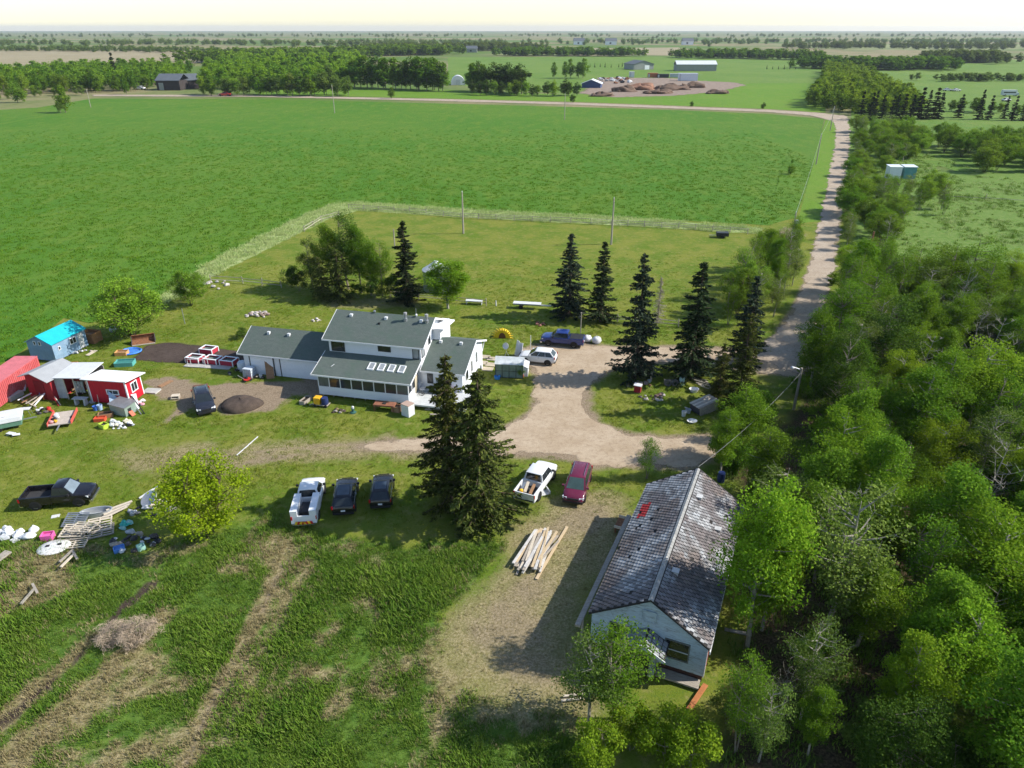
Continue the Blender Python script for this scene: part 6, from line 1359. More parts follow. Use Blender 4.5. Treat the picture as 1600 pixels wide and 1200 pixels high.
t = thing('curved_panel', 'tall curved white panel standing behind the white crossover', 'panel', gp(809, 556), R(-60)); MB().add([(a * .1, .25 * math.sin(a * .5), 0) for a in range(-5, 6)] + [(a * .1, .25 * math.sin(a * .5) + .05, 0) for a in range(-5, 6)] + [(a * .1 * .8, .25 * math.sin(a * .5) + .3, 1.6 + .3 * (a < 0)) for a in range(-5, 6)] + [(a * .1 * .8, .25 * math.sin(a * .5) + .35, 1.6 + .3 * (a < 0)) for a in range(-5, 6)],
    [(k, k + 1, 22 + k + 1, 22 + k) for k in range(10)] + [(11 + k + 1, 11 + k, 33 + k, 33 + k + 1) for k in range(10)] + [(22 + k, 22 + k + 1, 33 + k + 1, 33 + k) for k in range(10)] + [(0, 22, 33, 11), (10, 21, 43, 32)]).build('sheet', PLASTW, t)
t = thing('satellite_dish', 'small white satellite dish on a tripod by the greenhouse', 'satellite dish', gp(791, 560))
for a in (0, 2.1, 4.2): MB().tube([(.5 * math.cos(a), .5 * math.sin(a), 0), (0, 0, .9)], .025, 6).build('leg', METAL, t)
MB().tube([(0, 0, .9), (0, 0, 1.5)], .03, 6).build('mast', METAL, t); o = MB().lathe([(.02, 0), (.25, .05), (.4, .15), (.38, .17), (.24, .08), (.02, .03)], (0, 0, 0), 16).build('dish', PLASTW, t, 40); o.rotation_euler = (R(70), 0, R(-30)); o.location = (0, 0, 1.6)
for i_, (x, y) in enumerate(((757, 558), (770, 561), (753, 567), (767, 570), (762, 577))): lone(MB().box(-.62, .62, -.5, .5, 0, .07), 'paving_slab', mat('tan_slab', (.46, .39, .29), .9, .12, 2), ['far left tan paving slab beside the house end', 'far right tan paving slab beside the house end', 'middle left tan paving slab beside the house end', 'middle right tan paving slab beside the house end', 'nearest tan paving slab beside the house end'][i_], 'paving slab', gp(x, y), R(-12), 'paving slabs at the house end')
lone(MB().box(-.35, .35, -.3, .3, 0, .6), 'utility_box', PLASTW, 'white box against the right end wall of the house', 'box', gp(749, 576), R(-12)); bucket('orange red pot at the greenhouse corner', (815, 590), C_('orange_pot', (.7, .14, .05)), .25, .35, 'flower_pot', 'pot'); bucket('bright blue tub before the greenhouse', (777, 592), C_('sky_blue', (.05, .25, .62)), .35, .35, 'tub', 'tub')
for i_, (x, y) in enumerate(((925 - 8, 534), (932, 536))): t = thing('bulk_bag', ['left white bulk bag beside the drive', 'right white bulk bag beside the drive'][i_], 'bag', gp(x, y), .3 * i_); MB().blob((0, 0, .35), (.6, .5, .55), 70 + i_, .12, 12, 8).build('sack', PLASTW, t, 60); MB().tube([(-.3, 0, .75), (-.1, 0, .95), (.15, 0, .9), (.3, 0, .72)], .03, 5).build('loop', PLASTW, t)
def post(label, b, top, r=.06, m=None, name='post', cat='post', cap=False, group=None):
    p = gp(*b); h = hpx(top, p.y); t = thing(name, label, cat, p, 0, group); MB().tube([(0, 0, -.1), (0, 0, h)], [r * 1.15, r], 8).build('shaft', m or WOODG, t)
    if cap: MB().box(-r * 1.5, r * 1.5, -r * 1.5, r * 1.5, h + .001, h + .06).build('cap', m or WOODG, t)
    return t, h
post('slim wooden post behind the blue pickup', (907, 521), 489, .06, WOODG, cap=True); post('pale leaning stake left of the white crossover', (829, 545), 524, .04, PLASTW, 'stake'); post('short white stake on the back lawn', (775, 478), 470, .08, PLASTW, 'stake'); post('weathered post behind the dark spruce and bin', (617, 388), 358, .1, WOODG)
post('thin grey post in the lawn near the round willow', (289, 506), 482, .05, METAL, 'stake')
t = thing('pipe_trailer', 'long pale pipe trailer parked beside the spruces', 'trailer', gp(832, 482), R(-9)); MB().box(-2.7, 2.7, -.1, .1, .45, .6).build('beam', GREYP, t); MB().box(-2.7, 1.2, -.5, .5, .75, .8).build('rack', PLASTW, t)
for x in (-2.4, -.8, .8): MB().box(x, x + .08, -.45, .45, .601, .749).build('support', METAL, t)
for s_ in (-1, 1): o = MB().lathe([(.15, -.08), (.3, -.08), (.3, .08), (.15, .08)], (0, 0, 0), 14).build('wheel', RUBBER, t, 50); o.rotation_euler = (math.pi / 2, 0, 0); o.location = (-1.6, s_ * .55, .3)
t = thing('white_bench', 'white slatted bench frame by the bright green tree', 'bench', gp(741, 475), R(-5)); MB().box(-1.2, 1.2, -.4, .4, .5, .56).build('top', PLASTW, t)
for x in (-1.1, 1.05): MB().box(x, x + .06, -.38, .38, 0, .499).build('leg', PLASTW, t)
pile('brush_heap', 'reddish heap of brush in the spruce shade', (842, 507), 8, 1.0, (.15, .3), [mat('red_brush', (.28, .13, .09), .9, .3)], 'brush heap', 22, .1)
t = thing('garden_trailer', 'black box trailer at the far fence end', 'trailer', gp(1128, 371), R(-8)); MB().box(-1.1, 1.1, -.7, .7, .35, 1.0).build('box', TARP, t); MB().bar((-1.1, 0, .4), (-2.4, 0, .35), .1, .1).build('tow_bar', METAL, t)
for s_ in (-1, 1): o = MB().lathe([(.14, -.1), (.3, -.1), (.3, .1), (.14, .1)], (0, 0, 0), 14).build('wheel', RUBBER, t, 50); o.rotation_euler = (math.pi / 2, 0, 0); o.location = (0, s_ * .82, .3)
# -- grass island
pallet('grey pallet standing upright on the grass island', (1046, 600), R(-5), WOODG, tilt=R(78), z=.02, group=None)
for i_, x in enumerate((1043, 1054)): o = lone(MB().lathe([(.2, -.11), (.36, -.11), (.4, -.06), (.4, .06), (.36, .11), (.2, .11)], (0, 0, 0), 18, cap=False), 'tyre', mat('dusty_rubber', (.12, .115, .11), .9, .2), ['left old tyre leaning by the upright pallet', 'right old tyre leaning by the upright pallet'][i_], 'tyre', gp(x, 603), smooth=50); o.rotation_euler = (R(75), 0, R(10 * i_)); o.location.z = .38
lone(MB().lathe([(.27, 0), (.3, .1), (.3, .8), (.27, .88), (.02, .89)], (0, 0, 0), 16), 'barrel', C_('mint_plastic', (.5, .68, .64)), 'pale mint barrel on the grass island', 'barrel', gp(1065, 601), smooth=40)
post('short pale post at the foot of the narrow spruce', (1017, 596), 578, .1, WOODP, cap=True); bucket('white bucket at the foot of the pale post', (1014, 598), PLASTW, .2, .35)
pile('brush_heap', 'brown firewood heap under the narrow spruce', (1003, 600), 12, 1.1, (.12, .25), [WOODB, WOODG, mat('grey_twigs', (.25, .2, .17), .9, .3)], 'brush heap', 24, .2)
t = thing('bird_house', 'dark red box with white roof on the grass island', 'box', gp(996, 613), R(-20)); MB().box(-.35, .35, -.3, .3, .1, .85).build('body', DRED, t); MB().hexa([(-.42, -.36, .9), (.42, -.36, .86), (.42, .36, .86), (-.42, .36, .9), (-.42, -.36, .96), (.42, -.36, .92), (.42, .36, .92), (-.42, .36, .96)]).build('roof', PLASTW, t); MB().box(-.36, -.352, -.1, .1, .3, .6).build('hatch', PLASTW, t)
pile('fire_pit', 'dark ash fire pit with pale stones on the grass island', (1023, 620), 18, 1.6, (.12, .26), [ASH, mat('ash_brown', (.14, .09, .08), .95, .3), STONE, MATS['pale_stone']], 'fire pit', 26, .12, .6)
for i_ in range(6): board(['top', 'second', 'third', 'fourth', 'fifth', 'lowest'][i_] + ' pale log of the scrap wood on the island', (1078 + i_ * 3, 592 + i_ * 3), (1104 + i_ * 2, 597 + i_ * 3), .12, .1, [WOODG, WOODP, MATS['bark_pale']][i_ % 3], .25 + .05 * (i_ % 3), .2, 'log', 'log', 'logs of the island scrap wood')
t = thing('wash_tub', 'white wash tub beside the scrap wood on the island', 'tub', gp(1084, 612)); MB().lathe([(.3, 0), (.42, .35), (.45, .36), (.4, .34), (.28, .05), (.0, .04)], (0, 0, 0), 18, sx=1.2).build('basin', PLASTW, t, 40)
t = thing('tilted_box', 'weathered grey wooden box shelter tipped over on the island', 'shelter', gp(1100, 641), R(28)); t.rotation_euler[1] = R(-8)
for k in range(6): MB().box(-1.3, 1.3, -.75 + k * .25, -.52 + k * .25, 1.05, 1.1).build('roof_board', WOODP if k % 2 else WOODG, t)
for k in range(8): MB().box(-1.2 + k * .3, -.92 + k * .3, -.76, -.72, .02, 1.04).build('wall_board', MATS['weathered_wood'], t)
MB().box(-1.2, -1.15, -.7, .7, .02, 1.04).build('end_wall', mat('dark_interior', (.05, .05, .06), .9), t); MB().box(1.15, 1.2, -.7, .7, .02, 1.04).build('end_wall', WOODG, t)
bucket('white jug bucket at the near edge of the island', (1068, 650), PLASTW, .24, .55, 'pail', 'pail'); bucket('grey pail behind the white jug on the island', (1075, 645), GREYP, .28, .4, 'pail', 'pail'); t = thing('broken_basin', 'broken white basin at the near edge of the island', 'basin', gp(1081, 660)); MB().lathe([(.25, 0), (.4, .2), (.43, .22), (.38, .2), (.2, .04), (0, .04)], (0, 0, 0), 14, sx=1.2).build('bowl', PLASTW, t, 40); board('pole lying beside the tilted shelter', (1070, 637), (1090, 644), .1, .08, WOODP)
# -- lumber pile
q = random.Random(12); A0 = gp(806, 890); B0 = gp(838, 830); dv = (B0 - A0).normalized(); sv = Vector((dv.y, -dv.x, 0))
ordn = ['first', 'second', 'third', 'fourth', 'fifth', 'sixth', 'seventh', 'eighth', 'ninth']
for i in range(27):
    lay, k = divmod(i, 9); L_ = q.uniform(3.6, 5.0); c = (A0 + B0) / 2 + sv * (.0 + k * .2 + q.uniform(-.12, .12)) + dv * q.uniform(-.5, .5); a = q.uniform(-.22, .22)
    d2 = Vector((dv.x * math.cos(a) - dv.y * math.sin(a), dv.x * math.sin(a) + dv.y * math.cos(a), q.uniform(-.02, .02)))
    lone(MB().bar(-d2 * L_ / 2, d2 * L_ / 2, q.uniform(.12, .2), q.uniform(.07, .12)), 'lumber_board', [WOODP, WOODG, mat('grey_white_plank', (.52, .50, .47), .85, .3), WOODN, WHITE][q.choice((0, 1, 1, 2, 2, 2, 3))], 'weathered plank in the loose lumber pile beside the old house', 'plank', c + Vector((0, 0, .12 + lay * .14 + q.uniform(0, .05))), 0, 'planks of the lumber pile')
board('long new plank lying right of the lumber pile', (838, 906), (886, 824), .2, .08, WOODN, .06, .06); lone(MB().box(-.45, .3, -.35, .35, 0, .05).box(.3, .38, -.35, .5, 0, .3), 'bent_panel', PLASTW, 'bent white panel lying behind the white pickup', 'panel', gp(851, 770), R(20))
# -- pallet heap on the left
for i_, (px, rz_, m, z, tl) in enumerate((((120, 817), 3, METAL, .25, .25), ((117, 836), 3, WOODP, .35, .1), ((117, 838), 6, WOODG, .15, .05), ((133, 834), -3, WOODP, .55, -.12), ((158, 825), 22, WOODP, .3, .25), ((160, 832), 24, WOODG, .1, .05), ((118, 850), 12, WOODP, .05, 0))):
    pallet(['grey metal grid pallet at the top left of the heap', 'uppermost pale pallet at the left of the heap', 'darker pallet under the uppermost pale one', 'tilted pale pallet in the middle of the heap', 'slatted pallet crate at the right of the heap', 'lower pallet under the slatted crate', 'sunken pallet in the grass before the heap'][i_], px, R(rz_), m, tilt=tl, z=z, n=6 if i_ else 8, L=1.7, W=1.4)
for i_ in range(5): board(['nearest', 'second', 'middle', 'fourth', 'farthest'][i_] + ' long board of the stack behind the pallets', (160 + i_ * 2, 816 - i_ * 3), (200 + i_ * 2, 797 - i_ * 2.2), .2, .06, [WOODP, WOODG][i_ % 2], .3 + .03 * i_, .35, 'board', 'board', 'boards stacked behind the pallets')
t = thing('stock_tank', 'long oval galvanised stock tank on the grass', 'stock tank', gp(153, 806), R(14)); MB().lathe([(.42, .02), (.46, .05), (.46, .55), (.49, .58), (.44, .56), (.43, .08), (0, .07)], (0, 0, 0), 26, sx=2.5, mi=0).build('shell', mat('zinc', (.48, .5, .52), .45, .12, 3, metal=.5), t, 40)
t = thing('satellite_dish', 'large grey dish lying beside the maple', 'satellite dish', gp(238, 787)); o = MB().lathe([(.02, .0), (.4, .08), (.75, .3), (.73, .33), (.38, .12), (.02, .04)], (0, 0, 0), 20).build('dish', METAL, t, 40); o.rotation_euler = (R(25), R(-20), 0); o.location.z = .35; MB().tube([(0, 0, 0), (0, 0, .4)], .06, 6).build('mount', METAL, t)
pile('tarp_heap', 'crumpled teal tarp behind the pallets', (197, 822), 9, .7, (.15, .32), [C_('teal_tarp', (.04, .36, .30)), C_('pale_teal', (.25, .48, .45))], 'tarp', 31, .25); pile('scrap_heap', 'black and white scrap heap in the grass below the pallets', (208, 848), 26, 1.9, (.14, .34), [TARP, ASH, WOODG, TARP, PLASTW, GREYP], 'scrap', 32, .3, .7)
pile('scrap_heap', 'grey metal scrap heap beside the large dish', (228, 800), 16, 1.3, (.14, .32), [METAL, TARP, GREYP, WOODG], 'scrap', 33, .2, .6); pile('rubble_heap', 'pale rubble under the left side of the maple', (258, 790), 14, 1.4, (.12, .3), [WOODP, STONE, GREYP], 'rubble', 34, .15, .6)
crate('blue tub at the edge of the scrap heap', (187, 860), .7, .55, .3, C_('tub_blue', (.10, .25, .6)), R(30), 'tub', 'tub', inner=MATS['tub_blue']); crate('mint green box at the edge of the scrap heap', (221, 858), .5, .5, .35, C_('mint_box', (.32, .56, .48)), R(40), 'tub', 'box', inner=MATS['mint_box']); board('white pipe lying toward the maple', (218, 780), (248, 764), .12, .1, PLASTW, .1, .3)
t = thing('tank_lid', 'large oval white tank lid lying in the grass', 'tank lid', gp(85, 857), R(16)); MB().lathe([(.85, .02), (.9, .12), (.8, .22), (.4, .3), (0, .33)], (0, 0, 0), 26, sx=1.3).build('lid', mat('chalky_white', (.66, .66, .64), .6, .12, 2.5, dirt=(.2, .2, .18), dirt_amt=.7), t, 40)
for x in (-.5, .3): MB().box(x, x + .25, -.1, .1, .27, .36).build('hatch', TARP, t)
crate('bright pink bin lying in the grass', (76, 842), .8, .6, .5, PINK, R(10), 'storage_bin', 'bin', inner=PINK); pile('bag_heap', 'white plastic bags in the grass at the left edge', (15, 838), 11, 1.2, (.2, .42), [PLASTW, WHITE, GREYP], 'rubbish', 36, .15, .6)
lone(MB().blob((0, 0, .15), (.55, .4, .25), 37, .25), 'bag', PLASTW, 'white bag in the grass left of the pink bin', 'bag', gp(45, 840), smooth=60); lone(MB().blob((0, 0, .2), (.35, .35, .35), 38, .15), 'bag', PLASTW, 'round white bag behind the other white bag', 'bag', gp(54, 831), smooth=60); lone(MB().box(-.3, .3, -.2, .2, 0, .05), 'scrap_sheet', PLASTW, 'white scrap sheet lying behind the pallets below the black pickup', 'sheet', gp(87, 807), R(20)); pallet('small white lattice crate beside the white bags', (28, 843), R(60), PLASTW, .9, .5, tilt=.2, group=None)
for i_, (a, b, m) in enumerate((((97, 892), (117, 873), WOODP), ((95, 884), (116, 866), WOODG), ((115, 866), (123, 880), WOODG), ((35, 950), (56, 927), MATS['bark_pale']), ((53, 918), (61, 933), WOODG), ((-8, 885), (16, 868), WOODG))): board(['pale fallen post in the tall grass below the pallets', 'grey fallen rail beside the pale post', 'short cross rail of the fallen fence', 'pale birch pole lying in the tall grass', 'dark stick crossing the birch pole', 'grey board at the left edge of the rough grass'][i_], a, b, .16 if i_ < 5 else .6, .1, m, .35, .4, 'fallen_rail', 'rail')
board('thin white pole lying on the worn grass behind the maple', (370, 712), (403, 683), .08, .06, PLASTW, .05, .05)
# -- log rail fences
def fence(label, pts, rails, span=3.2, h=1.15, name='rail_fence'):
    L_ = [gp(*p) for p in pts]; t = thing(name, label, 'fence', L_[0]); o0 = L_[0]; P = []
    for a, b in zip(L_[:-1], L_[1:]):
        n = max(1, int((b - a).length / span)); P += [a.lerp(b, k / n) for k in range(n)]
    P.append(L_[-1]); q = random.Random(len(P))
    for p in P: MB().tube([p - o0 + Vector((0, 0, -.1)), p - o0 + Vector((q.uniform(-.08, .08), q.uniform(-.08, .08), h + q.uniform(-.1, .15)))], .07, 5).build('post', WOODG, t)
    for a, b in zip(P[:-1], P[1:]):
        for z in rails:
            if q.random() < .06: continue
            MB().tube([a - o0 + Vector((0, -.08, z + q.uniform(-.08, .08))), b - o0 + Vector((0, -.08, z + q.uniform(-.08, .08)))], .05, 5, 0).build('rail', WOODG if q.random() < .7 else WOODP, t)
    return t
fence('weathered log rail fence along the crop field', [(476, 362), (502, 346), (530, 338)], (.5, .95)); fence('long weathered log rail fence behind the back lawn', [(545, 327), (640, 332), (720, 341), (860, 347), (955, 352), (1060, 357), (1168, 366)], (.35, .7, 1.05))
fence('low wooden fence running into the tree clump', [(330, 440), (380, 443), (440, 450)], (.45, .9)); fence('low rail fence behind the spruces and grain bin', [(610, 464), (700, 472), (760, 478)], (.45, .85)); fence('rail fence pieces between the spruces and the drive', [(905, 498), (965, 503), (1060, 511)], (.45, .85))
fence('old dark post fence across the right pasture', [(1480, 309), (1600, 316), (1700, 322)], (.5,), 6.0, 1.3)
# -- utility poles
WIRE = mat('wire', (.3, .3, .29), .5, .1)
def upole(label, b, top, arm=True, tr=False, r=.15):
    p = gp(*b); h = hpx(top, p.y); t = thing('utility_pole', label, 'pole', p, 0, 'utility poles'); MB().tube([(0, 0, -.2), (0, 0, h)], [r * 1.2, r * .8], 8).build('shaft', WOODG, t)
    MB().lathe([(.06, 0), (.08, .1), (.03, .25)], (0, 0, h), 8).build('insulator', PLASTW, t)
    if arm: MB().box(-.05, .05, -.45, .45, h - .6, h - .5).build('crossarm', WOODG, t)
    if tr: MB().lathe([(.26, 0), (.28, .1), (.28, .8), (.15, .95)], (.42, 0, h - 2.2), 14).build('transformer', GREYP, t, 40)
    return p + Vector((0, 0, h))
t1 = upole('utility pole on the back lawn behind the grain bin', (724, 365), 300); t2 = upole('utility pole on the back lawn above the spruces', (955, 382), 310); t3 = upole('utility pole far out in the crop field', (882, 187), 147); t4 = upole('utility pole in the crop field toward the far trees', (523, 177), 133); t5 = upole('leaning pale pole at the far left field edge', (142, 168), 140)
t6 = upole('roadside pole with transformer by the grey shrub', (1235, 383), 332, tr=True); t7 = upole('roadside pole midway along the gravel road', (1275, 257), 210); t8 = upole('roadside pole at the far road corner', (1297, 204), 167)
def wire(a, b, label, sag=.8, r=.012):
    P = [a.lerp(b, k / 12) - Vector((0, 0, sag * 4 * (k / 12) * (1 - k / 12))) for k in range(13)]; o0 = P[0].copy()
    return lone(MB().tube([p - o0 for p in P], r, 4), 'power_wire', WIRE, label, 'wire', o0)
wire(t6, t7, 'pale wire between the transformer pole and the road pole', 1.0, .03); wire(t7, t8, 'pale wire between the two far road poles', 1.0, .03)
p = gp(1243, 607); hh = hpx(576, p.y) + 3.4; p = gp(1240, 640); hh = hpx(575, p.y); t = thing('yard_light', 'yard light pole with short arm above the roadside trees', 'lamp post', p); MB().tube([(0, 0, -.2), (0, 0, hh)], [.16, .11], 8).build('shaft', WOODG, t); MB().tube([(0, 0, hh - .2), (-.9, -.1, hh + .15)], .04, 6).build('arm', METAL, t); MB().lathe([(.16, 0), (.2, .1), (.08, .22)], (-1.0, -.1, hh + .0), 10).build('lamp', GREYP, t, 40)
wire(p + Vector((0, 0, hh - .5)), oldp(0, OLn + .2, OR_ + .1), 'service wire from the yard light to the old house ridge', .6, .012)
post('pale leaning post at the wood edge beside the road', (1313, 443), 402, .1, WOODP); post('dark brown pole standing in the roadside scrub', (1357, 400), 362, .14, MATS['rust'])

# ================================================================== THE FAR COUNTRY
def far_tree(kind, px, py, top=None, h=None, wide=1.0, label='', group=None, name='broadleaf_tree', cat='tree'):
    p = gp(px, py); hh = h or hpx(top, p.y); pr = (FARD + FARS)[kind]
    return tree(pr, p, hh, wide, rnd.uniform(0, 6.28), name, label, group, cat, 12.0)
def far_row(pts, n, hr, kinds, label, group, seed, jx=6, wide=(.8, 1.2)):
    q = random.Random(seed); P = [gp(*p) for p in pts]; ln = [0]
    for a, b in zip(P[:-1], P[1:]): ln.append(ln[-1] + (b - a).length)
    for k in range(n):
        d = ln[-1] * (k + q.uniform(.1, .9)) / n; i = max(j for j in range(len(P) - 1) if ln[j] <= d)
        c = P[i].lerp(P[i + 1], (d - ln[i]) / (ln[i + 1] - ln[i])) + Vector((q.uniform(-jx, jx) * .3, q.uniform(-jx, jx), 0))
        tree((FARD + FARS)[q.choice(kinds)], c, q.uniform(*hr), q.uniform(*wide), q.uniform(0, 6.28), 'broadleaf_tree', label, group, 'tree', 12.0)
far_row([(548, 136), (620, 139), (700, 142)], 22, (15, 19), (0, 0, 2), 'tall poplar in the long row beyond the far road', 'poplars of the long row beyond the far road', 1, 6, (1.0, 1.3))
far_row([(730, 142), (815, 146)], 12, (14, 17), (0, 2), 'poplar in the shorter row beside the white roof', 'poplars of the shorter row', 2, 5, (1.0, 1.3))
far_row([(735, 147), (820, 150), (905, 149)], 16, (6, 9), (1, 2), 'rounded willow under the poplars beside the dirt yard', 'willows beside the dirt yard', 3, 5, (1.0, 1.4))
far_row([(865, 122), (918, 122)], 5, (11, 14), (0,), 'leafy tree behind the blue walled building', 'trees behind the blue walled building', 4, 5)
far_row([(315, 148), (420, 148), (545, 150)], 30, (9, 13), (0, 1, 2, 3), 'bushy tree along the left part of the far road', 'trees along the left part of the far road', 5, 8, (.9, 1.2))
far_row([(0, 147), (110, 144), (230, 141)], 22, (9, 14), (0, 0, 1), 'tree in the left grove beyond the field', 'trees of the left grove', 7, 14)
far_row([(0, 156), (60, 150), (140, 148)], 12, (4, 7), (3, 1), 'low greyish bush in front of the left grove', 'bushes before the left grove', 8, 6)
for x, y, t_, k, lb in ((28, 160, 125, 1, 'thin yellowish tree at the left edge beyond the field'), (103, 176, 137, 0, 'green tree behind the bare bush at the left field edge'), (95, 177, 155, 3, 'brown bare bush at the left field edge'), (198, 147, 122, 0, 'green tree beside the white car'), (612, 154, 137, 0, 'lone round bush beside the far road'), (895, 161, 147, 2, 'lone dark bush by the far pole'), (1080, 167, 158, 2, 'small lone bush along the far road'), (1192, 171, 160, 2, 'lone bush near the road corner'), (515, 138, 100, 3, 'grey bare crowned tree left of the poplar row'), (38, 160, 138, 1, 'second thin tree at the left edge beyond the field')):
    far_tree(k, x, y, t_, wide=1.0 if y - t_ > 18 else 1.25, label=lb)
tree(FARS[0], gp(183, 132), hpx(80, gp(183, 132).y), .8, name='spruce_tree', label='tall dark spruce above the left grove', cat='spruce', base_h=12)
# dark spruce row and the wood behind it, right
q = random.Random(21)
for i, x in enumerate(list(range(1345, 1475, 11)) + [1500, 1528, 1543, 1565, 1583, 1597, 1612]):
    p = gp(x + q.uniform(-3, 3), 186 + q.uniform(-3, 3)); tree(FARS[i % 2], p, q.uniform(9.5, 13) if x < 1480 or x in (1528, 1543) else q.uniform(7, 11), q.uniform(.8, 1.15), q.uniform(0, 6), 'spruce_tree', 'dark spruce in the row beyond the road corner', 'spruces of the row beyond the road corner', 'spruce', 12)
far_row([(1485, 175), (1600, 178)], 9, (4, 6), (1, 0), 'yellow green bush between the dark spruces', 'bushes between the dark spruces', 33, 6, (1.2, 1.6))
# tree belts too far to pick apart
_cv = {}
def belt(label, pts, n, hr, kinds, seed, jx=20, depth=30):
    q = np.random.RandomState(seed); P = [gp(*p) for p in pts]; Vs = []; mats_ = [L_DARK, L_ASPEN]
    for k in range(n):
        t_ = q.rand() * (len(P) - 1); i = int(t_); c = P[i].lerp(P[i + 1], t_ - i); c = np.array(c) + (q.normal() * jx, q.normal() * depth, 0)
        me = FARD[kinds[k % len(kinds)]][1]
        if me.name not in _cv:
            a = np.empty(len(me.vertices) * 3, dtype=np.float32); me.vertices.foreach_get('co', a); a = a.reshape(-1, 4, 3); ctr = a.mean(1, keepdims=True); _cv[me.name] = (ctr + (a - ctr) * 2.0)[::4].reshape(-1, 3)
        v = _cv[me.name]; s = q.uniform(*hr) / 12.0; an = q.rand() * 6.28; ca, sa = math.cos(an), math.sin(an)
        Vs.append(np.column_stack([(v[:, 0] * ca - v[:, 1] * sa) * s * 1.5 + c[0], (v[:, 0] * sa + v[:, 1] * ca) * s * 1.5 + c[1], v[:, 2] * s * .96 - .06 * s]))
    V = np.concatenate(Vs); me = npmesh('treeline', V, np.arange(len(V)).reshape(-1, 4), L_ASPEN if seed in (1, 2, 4, 7) else L_GREY)
    return tag(link('treeline', me), label, 'treeline', None, 'stuff')
belt('dark belt of trees behind the far barns', [(800, 87), (900, 87), (985, 88)], 153, (9, 13), (0, 2,), 1, 14, 14)
belt('tree belt right of the far barns', [(1060, 90), (1170, 91), (1270, 94)], 153, (9, 13), (0, 2,), 2, 14, 14)
belt('block of trees in the right distance', [(1470, 97), (1550, 97)], 119, (10, 14), (0, 2,), 3, 14, 20)
belt('long wood behind the road corner', [(1270, 106), (1370, 108), (1465, 107)], 204, (9, 12), (0, 2,), 4, 14, 16)
belt('grey green thicket in the right pasture', [(1478, 126), (1540, 126), (1600, 126), (1700, 127)], 102, (4, 6), (3, 1,), 5, 10, 8)
belt('wood on the left skyline', [(-100, 80), (60, 79), (200, 80), (330, 82)], 289, (7, 10), (3, 2,), 6, 30, 40)
belt('deep wood left of centre on the skyline', [(330, 98), (450, 92), (600, 86), (700, 84)], 408, (11, 15), (0, 2, 3,), 7, 26, 30)
belt('wood on the skyline behind the poplars', [(580, 80), (700, 79), (820, 78)], 289, (11, 14), (2, 0,), 8, 30, 40)
belt('distant trees across the right skyline', [(1250, 76), (1340, 74), (1480, 77), (1600, 75), (1800, 75)], 255, (10, 14), (2, 0,), 9, 40, 60)
belt('farthest hazy wood along the left skyline', [(-200, 70), (200, 69.5), (500, 70), (760, 70)], 374, (10, 14), (2,), 11, 80, 120)
belt('farthest hazy wood along the right skyline', [(900, 68), (1200, 67), (1500, 67.5), (1800, 68)], 340, (10, 14), (2,), 13, 100, 150)
belt('last wood on the horizon', [(-300, 57), (300, 57), (900, 56.5), (1500, 57), (1900, 57)], 442, (11, 16), (2,), 15, 250, 400)
def wood_mass(label, poly, spacing, hr, kinds, seed, matr):
    q = np.random.RandomState(seed); Vs = []
    for k, (x, y) in enumerate(scatter_pts(PX(*poly), spacing, seed)):
        me = FARD[kinds[k % len(kinds)]][1]
        a = np.empty(len(me.vertices) * 3, dtype=np.float32); me.vertices.foreach_get('co', a); v = a.reshape(-1, 4, 3)[::2].reshape(-1, 3); c0 = v.reshape(-1, 4, 3).mean(1, keepdims=True); v = (c0 + (v.reshape(-1, 4, 3) - c0) * 1.4).reshape(-1, 3)
        s = q.uniform(*hr) / 12.0; an = q.rand() * 6.28; ca, sa = math.cos(an), math.sin(an); wd = q.uniform(1.0, 1.35)
        Vs.append(np.column_stack([(v[:, 0] * ca - v[:, 1] * sa) * s * wd + x, (v[:, 0] * sa + v[:, 1] * ca) * s * wd + y, v[:, 2] * s - .4]))
    mi = np.repeat(q.randint(0, 3, len(Vs)), [len(v) // 4 for v in Vs]); V = np.concatenate(Vs); me = npmesh('treeline', V, np.arange(len(V)).reshape(-1, 4), [matr, L_WILLOW, L_BRIGHT]); me.polygons.foreach_set('material_index', mi.astype(np.int32))
    return tag(link('treeline', me), label, 'treeline', None, 'stuff')
wood_mass('wood behind the dark spruce row and road corner', [(1262, 168), (1290, 172), (1345, 180), (1440, 178), (1400, 150), (1345, 118), (1290, 112), (1285, 140)], 6.5, (8, 11), (0, 0, 1, 2), 41, L_ASPEN)
wood_mass('deep green wood behind the trees along the far road', [(320, 140), (540, 138), (550, 110), (420, 104), (330, 112)], 8.5, (10, 14), (0, 2, 3, 0), 42, L_ASPEN)
wood_mass('green grove beyond the left field corner', [(-60, 146), (235, 140), (300, 112), (150, 110), (-60, 122)], 8.5, (8, 12), (0, 0, 1), 43, L_ASPEN)
wood_mass('thick wood left of the poplar row', [(430, 120), (560, 118), (560, 96), (380, 92), (340, 100)], 12, (11, 15), (2, 0, 3), 44, L_DARK)
